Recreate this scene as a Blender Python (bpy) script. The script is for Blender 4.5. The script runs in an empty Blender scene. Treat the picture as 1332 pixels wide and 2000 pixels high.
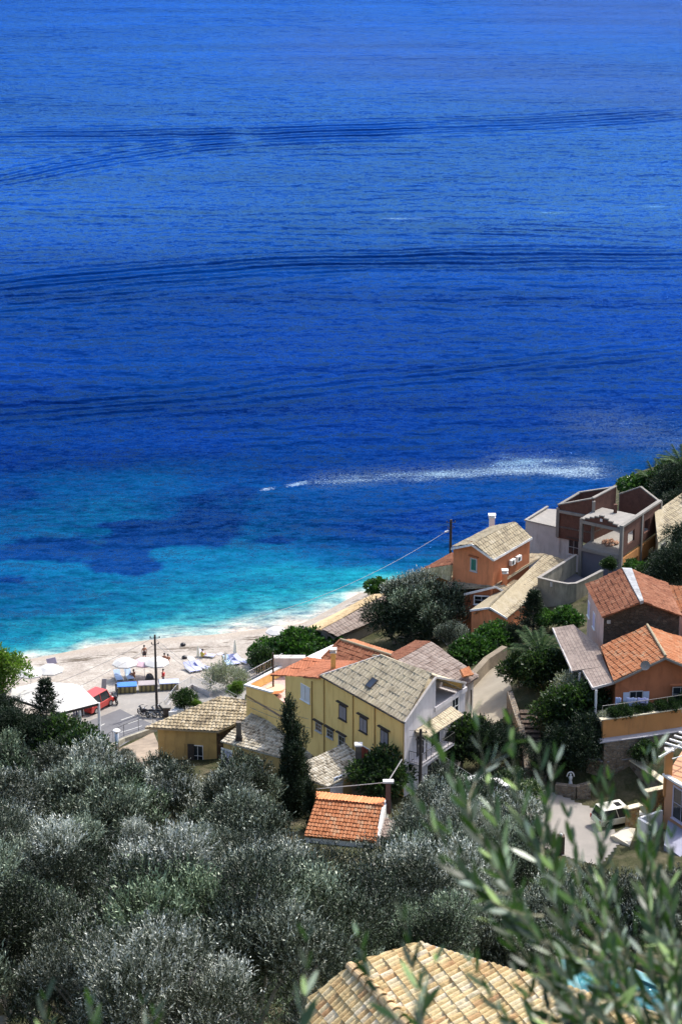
import bpy, bmesh, math, random
import numpy as np
from mathutils import Vector, Matrix
R_ = math.radians
rnd = random.Random(7)
scene = bpy.context.scene
COL = scene.collection
# ---------------------------------------------------------------- camera, sky, sun, exposure
F, PITCH, CAMZ = 4500.0, 19.0, 96.0
cam_d = bpy.data.cameras.new("camera"); cam = bpy.data.objects.new("camera", cam_d); COL.objects.link(cam)
cam.location = (0, 0, CAMZ); cam.rotation_euler = (R_(90 - PITCH), 0, 0)
cam_d.sensor_fit = 'VERTICAL'; cam_d.sensor_height = 36; cam_d.sensor_width = 24; cam_d.lens = 36 * F / 2000
cam_d.clip_start = .1; cam_d.clip_end = 20000
cam_d.dof.use_dof = True; cam_d.dof.focus_distance = 205; cam_d.dof.aperture_fstop = 9.0
scene.camera = cam
SUN_AZ, SUN_EL = 46.0, 55.0
world = bpy.data.worlds.new("World"); scene.world = world; world.use_nodes = True
wn = world.node_tree; sky = wn.nodes.new('ShaderNodeTexSky'); sky.sky_type = 'NISHITA'; sky.sun_disc = False
sky.sun_elevation = R_(SUN_EL); sky.sun_rotation = R_(SUN_AZ); sky.altitude = 50; sky.dust_density = 3.5; sky.ozone_density = 1.0
wn.links.new(sky.outputs[0], wn.nodes['Background'].inputs[0]); wn.nodes['Background'].inputs[1].default_value = 0.15
sd = bpy.data.lights.new("sun", 'SUN'); sd.energy = 2.4; sd.angle = R_(.5); sd.color = (1, .965, .9)
sun = bpy.data.objects.new("sun", sd); COL.objects.link(sun)
S = Vector((math.sin(R_(SUN_AZ)) * math.cos(R_(SUN_EL)), math.cos(R_(SUN_AZ)) * math.cos(R_(SUN_EL)), math.sin(R_(SUN_EL))))
sun.rotation_euler = S.to_track_quat('Z', 'Y').to_euler()
vs = scene.view_settings; vs.view_transform = 'Standard'; vs.look = 'None'; vs.gamma = 1; vs.exposure = 0.97
scene.cycles.max_bounces = 6; scene.cycles.transparent_max_bounces = 6

# ---------------------------------------------------------------- geometry helpers
cp, sp = math.cos(R_(PITCH)), math.sin(R_(PITCH))
V = Vector
O = V((0, 0, CAMZ))
def ray(px, py):
    a, b = (px - 666) / F, (1000 - py) / F
    return V((a, cp + b * sp, -sp + b * cp))
def P(px, py, z):
    d = ray(px, py); return O + d * ((z - CAMZ) / d.z)
def PD(px, py, dist):
    return O + ray(px, py).normalized() * dist
def proj(p):
    d = V(p) - O; y = d.y * cp - d.z * sp; u = d.y * sp + d.z * cp
    return 666 + F * d.x / y, 1000 - F * u / y
def hit(px, py, pl):
    d = ray(px, py); o, n = pl; return O + d * ((o - O).dot(n) / d.dot(n))
def plane3(a, b, c): return (a, (b - a).cross(c - a).normalized())
def vplane(a, b):
    d = b - a; n = V((d.y, -d.x, 0)).normalized()
    if n.y > 0 or (abs(n.y) < 1e-6 and n.x > 0): n = -n
    return (a, n)
def RP(pts):
    w = [P(*p) for p in pts[:3]]; pl = plane3(*w)
    return w + [hit(p[0], p[1], pl) for p in pts[3:]]
UP = V((0, 0, 1))

BASE = {}
def link(o, parent=None):
    COL.objects.link(o)
    if parent is not None: o.parent = parent
    return o
def tag(o, label=None, cat=None, group=None, kind=None):
    if label: o['label'] = label
    if cat: o['category'] = cat
    if group: o['group'] = group
    if kind: o['kind'] = kind
    return o
def thing(name, label, cat, loc=(0, 0, 0), group=None):
    o = bpy.data.objects.new(name, None); COL.objects.link(o); o.location = loc
    o.empty_display_size = .3; BASE[o.name] = V(loc)
    return tag(o, label, cat, group)
def base_of(o):
    while o is not None:
        if o.name in BASE: return BASE[o.name]
        o = o.parent
    return V((0, 0, 0))
def copy_tree(o, parent=None):
    c = o.copy(); COL.objects.link(c); c.parent = parent
    if o.name in BASE: BASE[c.name] = BASE[o.name]
    for ch in list(o.children): copy_tree(ch, c)
    return c
class MB:
    def __init__(s): s.v = []; s.f = []; s.uv = None
    def add(s, vs, fs):
        b = len(s.v); s.v += [tuple(v) for v in vs]; s.f += [tuple(b + i for i in f) for f in fs]; return s
    def poly(s, pts): return s.add(pts, [tuple(range(len(pts)))])
    def box(s, c, u, v, w):
        c, u, v, w = V(c), V(u), V(v), V(w)
        pts = [c + a * u + b * v + d * w for d in (-1, 1) for b in (-1, 1) for a in (-1, 1)]
        return s.add(pts, [(0, 2, 3, 1), (4, 5, 7, 6), (0, 1, 5, 4), (2, 6, 7, 3), (0, 4, 6, 2), (1, 3, 7, 5)])
    def ab(s, x0, x1, y0, y1, z0, z1):
        return s.box(((x0 + x1) / 2, (y0 + y1) / 2, (z0 + z1) / 2), ((x1 - x0) / 2, 0, 0), (0, (y1 - y0) / 2, 0), (0, 0, (z1 - z0) / 2))
    def prism(s, pts, down):
        n = len(pts); a = [V(p) for p in pts]; b = [p + V(down) for p in a]
        return s.add(a + b, [tuple(range(n)), tuple(range(2 * n - 1, n - 1, -1))] + [(i, n + i, n + (i + 1) % n, (i + 1) % n) for i in range(n)])
    def tube(s, pts, r, k=6, caps=True):
        pts = [V(p) for p in pts]; rs = r if isinstance(r, (list, tuple)) else [r] * len(pts)
        b = len(s.v); prev = None
        for i, p in enumerate(pts):
            d = (pts[min(i + 1, len(pts) - 1)] - pts[max(i - 1, 0)])
            d = d.normalized() if d.length > 1e-9 else UP
            a = d.orthogonal().normalized() if prev is None else (prev - d * prev.dot(d)).normalized()
            prev = a; c = d.cross(a)
            for j in range(k):
                t = 2 * math.pi * j / k; s.v.append(tuple(p + (a * math.cos(t) + c * math.sin(t)) * rs[i]))
        for i in range(len(pts) - 1):
            for j in range(k):
                s.f.append((b + i * k + j, b + i * k + (j + 1) % k, b + (i + 1) * k + (j + 1) % k, b + (i + 1) * k + j))
        if caps:
            s.f.append(tuple(b + j for j in reversed(range(k)))); e = b + (len(pts) - 1) * k; s.f.append(tuple(e + j for j in range(k)))
        return s
    def lathe(s, c, prof, k=12):
        b = len(s.v); c = V(c)
        for r, z in prof:
            for j in range(k):
                t = 2 * math.pi * j / k; s.v.append((c.x + r * math.cos(t), c.y + r * math.sin(t), c.z + z))
        for i in range(len(prof) - 1):
            for j in range(k):
                s.f.append((b + i * k + j, b + i * k + (j + 1) % k, b + (i + 1) * k + (j + 1) % k, b + (i + 1) * k + j))
        s.f.append(tuple(b + j for j in reversed(range(k)))); e = b + (len(prof) - 1) * k; s.f.append(tuple(e + j for j in range(k)))
        return s
    def disc(s, c, ax, r, th, k=14):
        c, ax = V(c), V(ax).normalized(); return s.tube([c - ax * th / 2, c + ax * th / 2], r, k)
    def build(s, name, m, parent=None, smooth=False):
        me = bpy.data.meshes.new(name); off = base_of(parent) if parent is not None else V((0, 0, 0))
        me.from_pydata([(x - off.x, y - off.y, z - off.z) for x, y, z in s.v], [], s.f)
        me.materials.append(m); me.update()
        if smooth:
            for p in me.polygons: p.use_smooth = True
        return link(bpy.data.objects.new(name, me), parent)

# ---------------------------------------------------------------- materials
def newmat(name):
    m = bpy.data.materials.new(name); m.use_nodes = True; nt = m.node_tree
    return m, nt, nt.nodes['Principled BSDF']
def N(nt, t, **k):
    n = nt.nodes.new('ShaderNode' + t)
    for a, b in k.items(): setattr(n, a, b)
    return n
def L(nt, a, b): nt.links.new(a, b)
def ramp(nt, fac, stops, interp='LINEAR'):
    r = N(nt, 'ValToRGB'); r.color_ramp.interpolation = interp; e = r.color_ramp.elements
    while len(e) > 1: e.remove(e[0])
    e[0].position = stops[0][0]; e[0].color = (*stops[0][1], 1)
    for p, c in stops[1:]:
        q = e.new(p); q.color = (*c, 1)
    L(nt, fac, r.inputs[0]); return r.outputs[0]
def math_(nt, op, a, b=None, c=None):
    n = N(nt, 'Math', operation=op)
    for i, x in enumerate((a, b, c)):
        if x is None: continue
        if isinstance(x, (int, float)): n.inputs[i].default_value = x
        else: L(nt, x, n.inputs[i])
    return n.outputs[0]
def mixc(nt, fac, a, b, mode='MIX'):
    n = N(nt, 'Mix', data_type='RGBA', blend_type=mode)
    for i, x in ((0, fac), (6, a), (7, b)):
        if isinstance(x, (int, float)): n.inputs[i].default_value = x
        elif isinstance(x, tuple): n.inputs[i].default_value = (*x, 1)
        else: L(nt, x, n.inputs[i])
    return n.outputs[2]
def noise(nt, vec, scale, detail=4, rough=.55):
    n = N(nt, 'TexNoise'); n.inputs['Scale'].default_value = scale; n.inputs['Detail'].default_value = detail; n.inputs['Roughness'].default_value = rough
    if vec is not None: L(nt, vec, n.inputs['Vector'])
    return n.outputs[0]
def geo(nt): return N(nt, 'NewGeometry').outputs['Position']
def scl(nt, vec, s):
    n = N(nt, 'Mapping'); n.inputs['Scale'].default_value = s; L(nt, vec, n.inputs[0]); return n.outputs[0]
MATS = {}
def plain(name, c, rough=.7, var=.12, sc=3.0, bump=.0, metal=0, dirt=None, spec=.4, streak=False):
    """painted / plastered / metal surface with uneven tone, optional dirt patches and rain streaks"""
    if name in MATS: return MATS[name]
    m, nt, b = newmat(name); g = geo(nt)
    n1 = noise(nt, g, sc, 5); n2 = noise(nt, g, sc * .23, 3)
    k = math_(nt, 'ADD', math_(nt, 'MULTIPLY', n1, .5), math_(nt, 'MULTIPLY', n2, .5))
    lo = tuple(x * (1 - 1.6 * var) for x in c); hi = tuple(min(1, x * (1 + 1.2 * var)) for x in c)
    col = ramp(nt, k, [(.32, lo), (.68, hi)])
    if dirt:
        v = scl(nt, g, (1, 1, .18)) if streak else g
        n3 = noise(nt, v, 1.7, 6, .65)
        f = ramp(nt, n3, [(.5, (0, 0, 0)), (.72, (1, 1, 1))])
        col = mixc(nt, math_(nt, 'MULTIPLY', f, .7), col, dirt)
    L(nt, col, b.inputs['Base Color']); b.inputs['Roughness'].default_value = rough; b.inputs['Metallic'].default_value = metal
    b.inputs['Specular IOR Level'].default_value = spec
    if bump:
        bn = N(nt, 'Bump'); bn.inputs['Distance'].default_value = bump; L(nt, noise(nt, g, sc * 4, 5), bn.inputs['Height']); L(nt, bn.outputs[0], b.inputs['Normal'])
    MATS[name] = m; return m
def tile_mat(name, cols, p, c, var=.6):
    """clay tiles: one random colour per tile from UVs in metres, weathered by noise"""
    m, nt, b = newmat(name); uv = N(nt, 'UVMap').outputs[0]; g = geo(nt)
    fl = N(nt, 'VectorMath', operation='FLOOR'); L(nt, scl(nt, uv, (1 / p, 1 / c, 1)), fl.inputs[0])
    wnz = N(nt, 'TexWhiteNoise', noise_dimensions='2D'); L(nt, fl.outputs[0], wnz.inputs[0])
    n = noise(nt, g, .9, 5, .6)
    k = math_(nt, 'ADD', math_(nt, 'MULTIPLY', wnz.outputs[0], var), math_(nt, 'MULTIPLY', math_(nt, 'SUBTRACT', n, .5), 1.6 * (1 - var * .5)))
    k = math_(nt, 'ADD', k, (1 - var) / 2)
    col = ramp(nt, k, [(i / (len(cols) - 1), x) for i, x in enumerate(cols)])
    li = ramp(nt, noise(nt, g, 6, 6, .7), [(.35, (.72, .72, .72)), (.6, (1, 1, 1))])
    col = mixc(nt, 1.0, col, li, 'MULTIPLY')
    L(nt, col, b.inputs['Base Color']); b.inputs['Roughness'].default_value = .85; b.inputs['Specular IOR Level'].default_value = .25
    bn = N(nt, 'Bump'); bn.inputs['Distance'].default_value = .02; L(nt, noise(nt, g, 14, 4), bn.inputs['Height']); L(nt, bn.outputs[0], b.inputs['Normal'])
    return m
def stone_mat(name, cols, scale=3.0, mortar=(.25, .23, .2)):
    m, nt, b = newmat(name); g = geo(nt)
    gv = scl(nt, g, (1, 1, 1.4))
    v1 = N(nt, 'TexVoronoi', feature='F1'); v1.inputs['Scale'].default_value = scale; L(nt, gv, v1.inputs['Vector'])
    v2 = N(nt, 'TexVoronoi', feature='DISTANCE_TO_EDGE'); v2.inputs['Scale'].default_value = scale; L(nt, gv, v2.inputs['Vector'])
    sep = N(nt, 'SeparateColor'); L(nt, v1.outputs['Color'], sep.inputs[0])
    col = ramp(nt, sep.outputs[0], [(i / (len(cols) - 1), x) for i, x in enumerate(cols)])
    edge = ramp(nt, v2.outputs[0], [(.02, (0, 0, 0)), (.09, (1, 1, 1))])
    col = mixc(nt, edge, mortar, col); col = mixc(nt, .35, col, ramp(nt, noise(nt, g, 8, 5), [(.3, (.3, .3, .3)), (.7, (1, 1, 1))]), 'MULTIPLY')
    L(nt, col, b.inputs['Base Color']); b.inputs['Roughness'].default_value = .9; b.inputs['Specular IOR Level'].default_value = .2
    bn = N(nt, 'Bump'); bn.inputs['Distance'].default_value = .06; L(nt, edge, bn.inputs['Height']); L(nt, bn.outputs[0], b.inputs['Normal'])
    return m
def leaf_mat(name, cols, trans=.35, rough=.5, spec=.5):
    m, nt, b = newmat(name)
    isl = N(nt, 'NewGeometry').outputs['Random Per Island']
    col = ramp(nt, isl, [(i / (len(cols) - 1), x) for i, x in enumerate(cols)])
    oi = N(nt, 'ObjectInfo').outputs['Random']
    col = mixc(nt, 1.0, col, ramp(nt, oi, [(0, (.8, .85, .8)), (1, (1.15, 1.1, 1.05))]), 'MULTIPLY')
    L(nt, col, b.inputs['Base Color']); b.inputs['Roughness'].default_value = rough; b.inputs['Specular IOR Level'].default_value = spec
    t = N(nt, 'BsdfTranslucent'); L(nt, mixc(nt, 1.0, col, (1.1, 1.25, .6), 'MULTIPLY'), t.inputs[0])
    mx = N(nt, 'MixShader'); mx.inputs[0].default_value = trans
    L(nt, b.outputs[0], mx.inputs[1]); L(nt, t.outputs[0], mx.inputs[2]); L(nt, mx.outputs[0], nt.nodes['Material Output'].inputs[0])
    return m
def glass(name='dark_glass', c=(.02, .025, .03)):
    if name in MATS: return MATS[name]
    m, nt, b = newmat(name); b.inputs['Base Color'].default_value = (*c, 1); b.inputs['Roughness'].default_value = .12
    L(nt, ramp(nt, noise(nt, geo(nt), .8, 2), [(.3, tuple(x * .6 for x in c)), (.7, tuple(x * 1.6 for x in c))]), b.inputs['Base Color'])
    MATS[name] = m; return m

T_PALE = tile_mat('pale_barrel_tile', [(.139, .121, .095), (.304, .253, .171), (.380, .323, .216), (.444, .392, .297)], .36, .5)
T_STONE = tile_mat('weathered_stone_tile', [(.128, .104, .072), (.320, .256, .160), (.432, .360, .240), (.512, .440, .320)], .4, .45, .75)
T_GREYR = tile_mat('grey_barrel_tile', [(.153, .128, .093), (.391, .340, .255), (.527, .476, .374), (.646, .603, .510)], .26, .34, .8)
T_YEL = tile_mat('cream_barrel_tile', [(.24, .20, .13), (.46, .39, .27), (.56, .48, .34), (.60, .51, .32)], .34, .55, .55)
T_TERR = tile_mat('terracotta_tile', [(.102, .038, .018), (.216, .079, .041), (.267, .108, .057), (.318, .158, .096)], .3, .42, .6)
T_TERR2 = tile_mat('bright_terracotta_tile', [(.237, .090, .037), (.370, .137, .058), (.411, .175, .084), (.380, .253, .158)], .27, .42, .6)
T_BROWN = tile_mat('grey_brown_tile', [(.136, .102, .085), (.230, .178, .153), (.281, .230, .200), (.323, .264, .230)], .42, .5, .5)
T_FLAT = tile_mat('pinkish_shingle', [(.195, .153, .133), (.265, .209, .181), (.307, .251, .216)], .3, .3, .7)
T_RED = tile_mat('red_sheet_tile', [(.357, .119, .060), (.468, .170, .085), (.527, .212, .119)], .25, 1.2, .25)
T_FORE = tile_mat('ochre_barrel_tile', [(.496, .279, .135), (.631, .451, .217), (.704, .541, .279), (.722, .604, .378), (.739, .649, .505)], .19, .34, .8)
M_YEL = plain('yellow_render', (1.0, .67, .24), .85, .03, .8, .004, dirt=(.74, .44, .13), streak=True)
M_YEL2 = plain('ochre_render', (.50, .34, .13), .9, .14, 1.2, .01, dirt=(.28, .19, .08), streak=True)
M_GREYW = plain('pale_grey_render', (.60, .57, .58), .9, .11, .7, .004, dirt=(.34, .32, .32), streak=True)
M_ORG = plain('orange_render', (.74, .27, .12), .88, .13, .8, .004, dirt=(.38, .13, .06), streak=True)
M_ORG_SHADE = plain('shaded_orange_render', (.42, .15, .065), .88, .15, .8, .004, dirt=(.26, .09, .04), streak=True)  # darker copy of the orange render, shade of the walls in its colour
M_OCH = plain('orange_ochre_render', (.55, .26, .09), .88, .1, .8, .004, dirt=(.3, .14, .06), streak=True)
M_PINK = plain('pink_render', (.52, .37, .33), .88, .08, .8, dirt=(.34, .25, .22), streak=True)
M_WHT = plain('white_render', (.78, .77, .75), .8, .06, 1.0, dirt=(.5, .48, .45), streak=True)
M_DWHT = plain('dirty_white_render', (.50, .47, .45), .9, .12, 1.0, dirt=(.22, .2, .18), streak=True)
M_CONC = plain('raw_concrete', (.24, .225, .205), .92, .14, 1.5, .01, dirt=(.16, .15, .13), streak=True)
M_CONCD = plain('stained_concrete', (.30, .28, .22), .92, .18, 1.2, .01, dirt=(.07, .07, .055), streak=True)
M_BRICK = plain('rough_clay_block', (.11, .052, .038), .95, .22, 5.0, .02, dirt=(.14, .07, .05))
M_WOOD = plain('grey_wood', (.16, .13, .10), .85, .2, 6)
M_DWOOD = plain('dark_wood', (.055, .045, .04), .85, .2, 6)
M_METAL = plain('galvanised_metal', (.5, .5, .5), .4, .1, 4, metal=.7)
M_DMET = plain('dark_iron', (.06, .06, .06), .5, .1, 4, metal=.3)
M_WIRE = plain('grey_cable', (.22, .22, .22), .6, .05, 2)
M_SHUT = plain('white_shutter', (.75, .72, .70), .6, .04, 2)
M_SHUTG = plain('grey_brown_shutter', (.30, .27, .28), .6, .1, 9)
M_SHUTB = plain('pale_blue_shutter', (.50, .56, .68), .6, .05, 2)
M_SHUTR = plain('red_brown_shutter', (.26, .05, .025), .6, .08, 2)
M_SHUTT = plain('green_shutter', (.03, .20, .15), .6, .08, 2)
M_CANV = plain('white_canvas', (.62, .605, .575), .8, .06, 1.5)
M_CREAM = plain('cream_canvas', (.80, .76, .60), .8, .03, 1.5)
M_STONE = stone_mat('dry_stone', [(.128, .096, .072), (.224, .176, .128), (.288, .240, .184), (.176, .136, .096)], 2.6)
M_STONEY = stone_mat('yellow_stone', [(.30, .15, .05), (.50, .33, .13), (.42, .22, .08), (.55, .42, .24)], 3.2, (.35, .28, .18))
M_DSTONE = stone_mat('dark_stone', [(.075, .053, .041), (.128, .090, .068), (.105, .075, .060), (.165, .128, .098)], 2.8, (.10, .085, .07))
M_TARM = plain('grey_tarmac', (.13, .13, .14), .9, .08, 1.2, .005)
M_CONCL = plain('pale_concrete_paving', (.26, .245, .225), .9, .08, .6, .004, dirt=(.36, .33, .29))
M_PATH = plain('sandy_concrete', (.32, .28, .215), .9, .12, .8, .01, dirt=(.27, .23, .18))
M_LINE = plain('road_paint', (.45, .45, .43), .8, .08, 3)
M_BARK = plain('grey_bark', (.22, .19, .16), .95, .25, 5, .03)
M_BLK = plain('black_plastic', (.02, .02, .022), .4, .1, 4)
M_RUB = plain('rubber', (.02, .02, .02), .85, .1, 4)
M_CAPST = plain('cream_capstone', (.72, .64, .46), .8, .08, 2)
GL = glass()
M_DARKIN = plain('dark_interior', (.03, .028, .026), .9, .1, 2)

# ---------------------------------------------------------------- terrain height field (thin surface through surveyed points)
ctrl = [(-500, 1300, -4), (-200, 1330, -1), (-200, 1370, 1.5), (-300, 1500, 6), (-300, 1700, 20), (-300, 2000, 42),
 (0, 1240, -3), (200, 1200, -3), (400, 1180, -3), (600, 1150, -3), (700, 1110, -3), (850, 1060, -2), (1050, 960, -2), (1250, 900, -2), (1450, 820, -3),
 (0, 1050, -8), (666, 950, -8), (1332, 750, -8), (-400, 1100, -8), (1700, 700, -4),
 (-60, 1315, -.1), (60, 1289, 0), (200, 1261, 0), (350, 1245, 0), (500, 1231, 0), (590, 1221, 0), (650, 1196, .2), (720, 1155, .2), (800, 1125, 0), (860, 1100, -1), (930, 1060, -1.5), (1040, 1005, -1), (1150, 970, -.5), (1230, 945, 1), (1332, 915, 5), (1450, 900, 7),
 (60, 1330, 1.2), (140, 1350, 1.5), (270, 1335, 1.3), (420, 1310, 1.2), (520, 1265, 1.0), (480, 1325, 1.6),
 (120, 1400, 2), (200, 1380, 1.9), (300, 1370, 1.9), (340, 1360, 1.8), (230, 1430, 2), (330, 1395, 2.0), (430, 1360, 2.2), (160, 1470, 3.5), (60, 1480, 5),
 (280, 1455, 3.2), (300, 1490, 5), (240, 1515, 6.2), (390, 1500, 5.2), (190, 1560, 9), (60, 1560, 9),
 (470, 1400, 4), (530, 1500, 7.5), (590, 1560, 10.2), (640, 1560, 10.6), (620, 1300, 3), (700, 1250, 3), (600, 1250, 2),
 (760, 1240, 3.5), (820, 1260, 5), (880, 1200, 5), (900, 1290, 7), (1000, 1230, 8), (1100, 1190, 9), (900, 1150, 4), (1000, 1140, 5.5), (1040, 1060, 3), (1100, 1080, 7), (1250, 1100, 10), (1330, 1040, 10), (1330, 1120, 13),
 (930, 1330, 10.2), (960, 1300, 10.4), (940, 1400, 11), (1010, 1320, 12), (1060, 1300, 13), (1120, 1300, 14.5), (1250, 1250, 15.5), (1180, 1390, 15.6), (1330, 1370, 15.8),
 (790, 1556, 12), (860, 1550, 11.6), (730, 1570, 11.5), (830, 1450, 11), (1000, 1545, 11), (1100, 1560, 10.6), (1040, 1500, 11), (1100, 1530, 11),
 (1060, 1620, 10.6), (1150, 1660, 10.9), (1210, 1610, 10.6), (1250, 1560, 10.6), (1180, 1550, 10.4), (1330, 1700, 13), (1150, 1690, 11.5), (1240, 1680, 12),
 (700, 1650, 13), (850, 1650, 13), (980, 1640, 11.4), (1000, 1720, 15), (500, 1620, 12.5), (380, 1600, 12),
 (0, 1650, 17), (200, 1680, 19), (400, 1700, 20), (600, 1740, 21), (800, 1760, 21), (1100, 1780, 19), (1332, 1820, 22),
 (0, 1850, 31), (300, 1870, 33), (600, 1880, 34), (900, 1880, 33), (1200, 1880, 34), (1500, 1900, 34), (1600, 1700, 20), (1600, 1500, 16), (1600, 1300, 16), (1600, 1100, 13),
 (0, 2050, 44), (300, 2050, 46), (600, 2050, 47), (900, 2050, 47), (1332, 2050, 46)]
cw = [P(*c) for c in ctrl] + [V(t) for t in ((-20, 60, 55), (0, 60, 56), (30, 60, 55), (-15, 38, 68), (2, 38, 69.5), (20, 38, 68), (0, 15, 84), (-20, 15, 82), (20, 15, 82), (0, -5, 94), (-30, -5, 90), (30, -5, 90),
   (-60, 100, 36), (90, 100, 36), (-90, 150, 18), (120, 180, 18))]
CX = np.array([[v.x, v.y] for v in cw]); CZ = np.array([v.z for v in cw])
def _phi(d): return np.sqrt(d * d + 4.0)
def _solve():
    n = len(CX); D = np.linalg.norm(CX[:, None] - CX[None], axis=2); A = np.zeros((n + 3, n + 3)); A[:n, :n] = _phi(D) - np.eye(n) * .6
    A[:n, n] = 1; A[:n, n + 1:] = CX; A[n, :n] = 1; A[n + 1:, :n] = CX.T
    return np.linalg.solve(A, np.concatenate([CZ, [0, 0, 0]]))
WT = _solve()
def tz_arr(X):
    X = np.asarray(X, float); out = np.empty(len(X))
    for i in range(0, len(X), 20000):
        x = X[i:i + 20000]; D = np.linalg.norm(x[:, None] - CX[None], axis=2)
        out[i:i + 20000] = _phi(D) @ WT[:len(CX)] + WT[len(CX)] + x @ WT[len(CX) + 1:]
    return out
def tz(x, y): return float(tz_arr([[x, y]])[0])
def ground(px, py):
    d = ray(px, py); ts = np.linspace(60, 330, 541); X = np.stack([d.x * ts, d.y * ts], 1); g = tz_arr(X); z = CAMZ + d.z * ts
    k = np.where(z < g)[0]
    if len(k) == 0: return P(px, py, 0)
    i = k[0]; a = (z[i - 1] - g[i - 1]) / max(1e-6, (z[i - 1] - g[i - 1]) - (z[i] - g[i])); t = ts[i - 1] + a * (ts[i] - ts[i - 1])
    p = O + d * t; p.z = tz(p.x, p.y); return p

def terrain_mat():
    m, nt, b = newmat('dry_hillside_earth'); g = geo(nt)
    col = ramp(nt, noise(nt, g, .35, 6, .65), [(.3, (.03, .042, .015)), (.5, (.07, .072, .035)), (.7, (.17, .145, .095))])
    col = mixc(nt, .5, col, ramp(nt, noise(nt, g, 5, 5, .7), [(.3, (.25, .25, .22)), (.7, (1, 1, 1))]), 'MULTIPLY')
    L(nt, col, b.inputs['Base Color']); b.inputs['Roughness'].default_value = .95; b.inputs['Specular IOR Level'].default_value = .1
    bn = N(nt, 'Bump'); bn.inputs['Distance'].default_value = .15; L(nt, noise(nt, g, 3, 6, .7), bn.inputs['Height']); L(nt, bn.outputs[0], b.inputs['Normal'])
    return m
def grid_mesh(name, xs, ys, zf, mat, kind='structure'):
    X, Y = np.meshgrid(xs, ys); pts = np.stack([X.ravel(), Y.ravel()], 1); Z = zf(pts)
    me = bpy.data.meshes.new(name); nx, ny = len(xs), len(ys)
    i = np.arange(nx * ny).reshape(ny, nx); f = np.stack([i[:-1, :-1], i[:-1, 1:], i[1:, 1:], i[1:, :-1]], -1).reshape(-1, 4)
    me.from_pydata(np.column_stack([pts, Z]).tolist(), [], f.tolist()); me.materials.append(mat)
    for p in me.polygons: p.use_smooth = True
    o = link(bpy.data.objects.new(name, me)); o['kind'] = kind; return o, pts
nz = np.random.RandomState(3)
grid_mesh('hillside', list(range(-700, -90, 30)) + list(np.arange(-90, 121, 1.25)) + list(range(150, 700, 30)), list(range(-60, -10, 10)) + list(np.arange(-10, 300, 1.25)) + [310, 330, 360], lambda p: np.maximum(tz_arr(p), -12), terrain_mat())
def drape(name, px, mat, off, step=1.0, kind='structure', parent=None, world=None):
    pts = world or [ground(*q) for q in px]
    xs = [p.x for p in pts]; ys = [p.y for p in pts]
    bm = bmesh.new(); gx = np.arange(min(xs), max(xs) + step, step); gy = np.arange(min(ys), max(ys) + step, step)
    X, Y = np.meshgrid(gx, gy); Z = tz_arr(np.stack([X.ravel(), Y.ravel()], 1)) + off
    vv = [bm.verts.new((x, y, z)) for x, y, z in zip(X.ravel(), Y.ravel(), Z)]; nx = len(gx)
    for j in range(len(gy) - 1):
        for i in range(nx - 1): bm.faces.new((vv[j * nx + i], vv[j * nx + i + 1], vv[(j + 1) * nx + i + 1], vv[(j + 1) * nx + i]))
    area = sum(xs[i] * ys[(i + 1) % len(xs)] - xs[(i + 1) % len(xs)] * ys[i] for i in range(len(xs)))
    for i in range(len(pts)):
        a, b = pts[i], pts[(i + 1) % len(pts)]; d = b - a; n = V((d.y, -d.x, 0)) * (1 if area > 0 else -1)
        bmesh.ops.bisect_plane(bm, geom=bm.verts[:] + bm.edges[:] + bm.faces[:], plane_co=(a.x, a.y, 0), plane_no=n.normalized(), clear_outer=True)
    me = bpy.data.meshes.new(name); bm.to_mesh(me); bm.free(); me.materials.append(mat)
    for p in me.polygons: p.use_smooth = True
    o = link(bpy.data.objects.new(name, me), parent)
    if kind: o['kind'] = kind
    return o
def sand_mat():
    m, nt, b = newmat('white_pebble_sand'); g = geo(nt)
    col = ramp(nt, noise(nt, g, .5, 5, .6), [(.3, (.33, .29, .25)), (.7, (.46, .42, .37))])
    v = N(nt, 'TexVoronoi'); v.inputs['Scale'].default_value = 5; L(nt, g, v.inputs['Vector'])
    col = mixc(nt, .35, col, ramp(nt, v.outputs['Color'], [(.2, (.35, .33, .3)), (.8, (1, 1, 1))]), 'MULTIPLY')
    z = N(nt, 'SeparateXYZ'); L(nt, g, z.inputs[0])
    wet = ramp(nt, math_(nt, 'ADD', z.outputs[2], math_(nt, 'MULTIPLY', noise(nt, g, .6, 3), .3)), [(.28, (1, 1, 1)), (.52, (0, 0, 0))])
    col = mixc(nt, math_(nt, 'MULTIPLY', wet, .55), col, (.34, .28, .22))
    # dried seaweed left in broken lines by the last tides
    sea = ramp(nt, noise(nt, scl(nt, g, (.35, 1.1, 1)), 1.1, 6, .7), [(.49, (0, 0, 0)), (.57, (1, 1, 1))])
    band = ramp(nt, math_(nt, 'ADD', z.outputs[2], math_(nt, 'MULTIPLY', math_(nt, 'SUBTRACT', noise(nt, g, .25, 3), .5), .5)), [(.40, (0, 0, 0)), (.48, (1, 1, 1)), (.60, (1, 1, 1)), (.70, (0, 0, 0))])
    col = mixc(nt, math_(nt, 'MULTIPLY', math_(nt, 'MULTIPLY', sea, band), .9), col, (.08, .06, .04))
    L(nt, col, b.inputs['Base Color']); b.inputs['Roughness'].default_value = .9; b.inputs['Specular IOR Level'].default_value = .2
    bn = N(nt, 'Bump'); bn.inputs['Distance'].default_value = .08; L(nt, noise(nt, g, 3.5, 6, .7), bn.inputs['Height']); L(nt, bn.outputs[0], b.inputs['Normal'])
    return m
bx = [P(-260, 1320, -.5), P(60, 1270, -.6), P(350, 1225, -.6), P(590, 1195, -.6), P(690, 1150, -.5), P(730, 1170, .5), ground(640, 1290), ground(520, 1340), ground(330, 1372), ground(120, 1395), P(-260, 1420, 2)]
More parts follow.
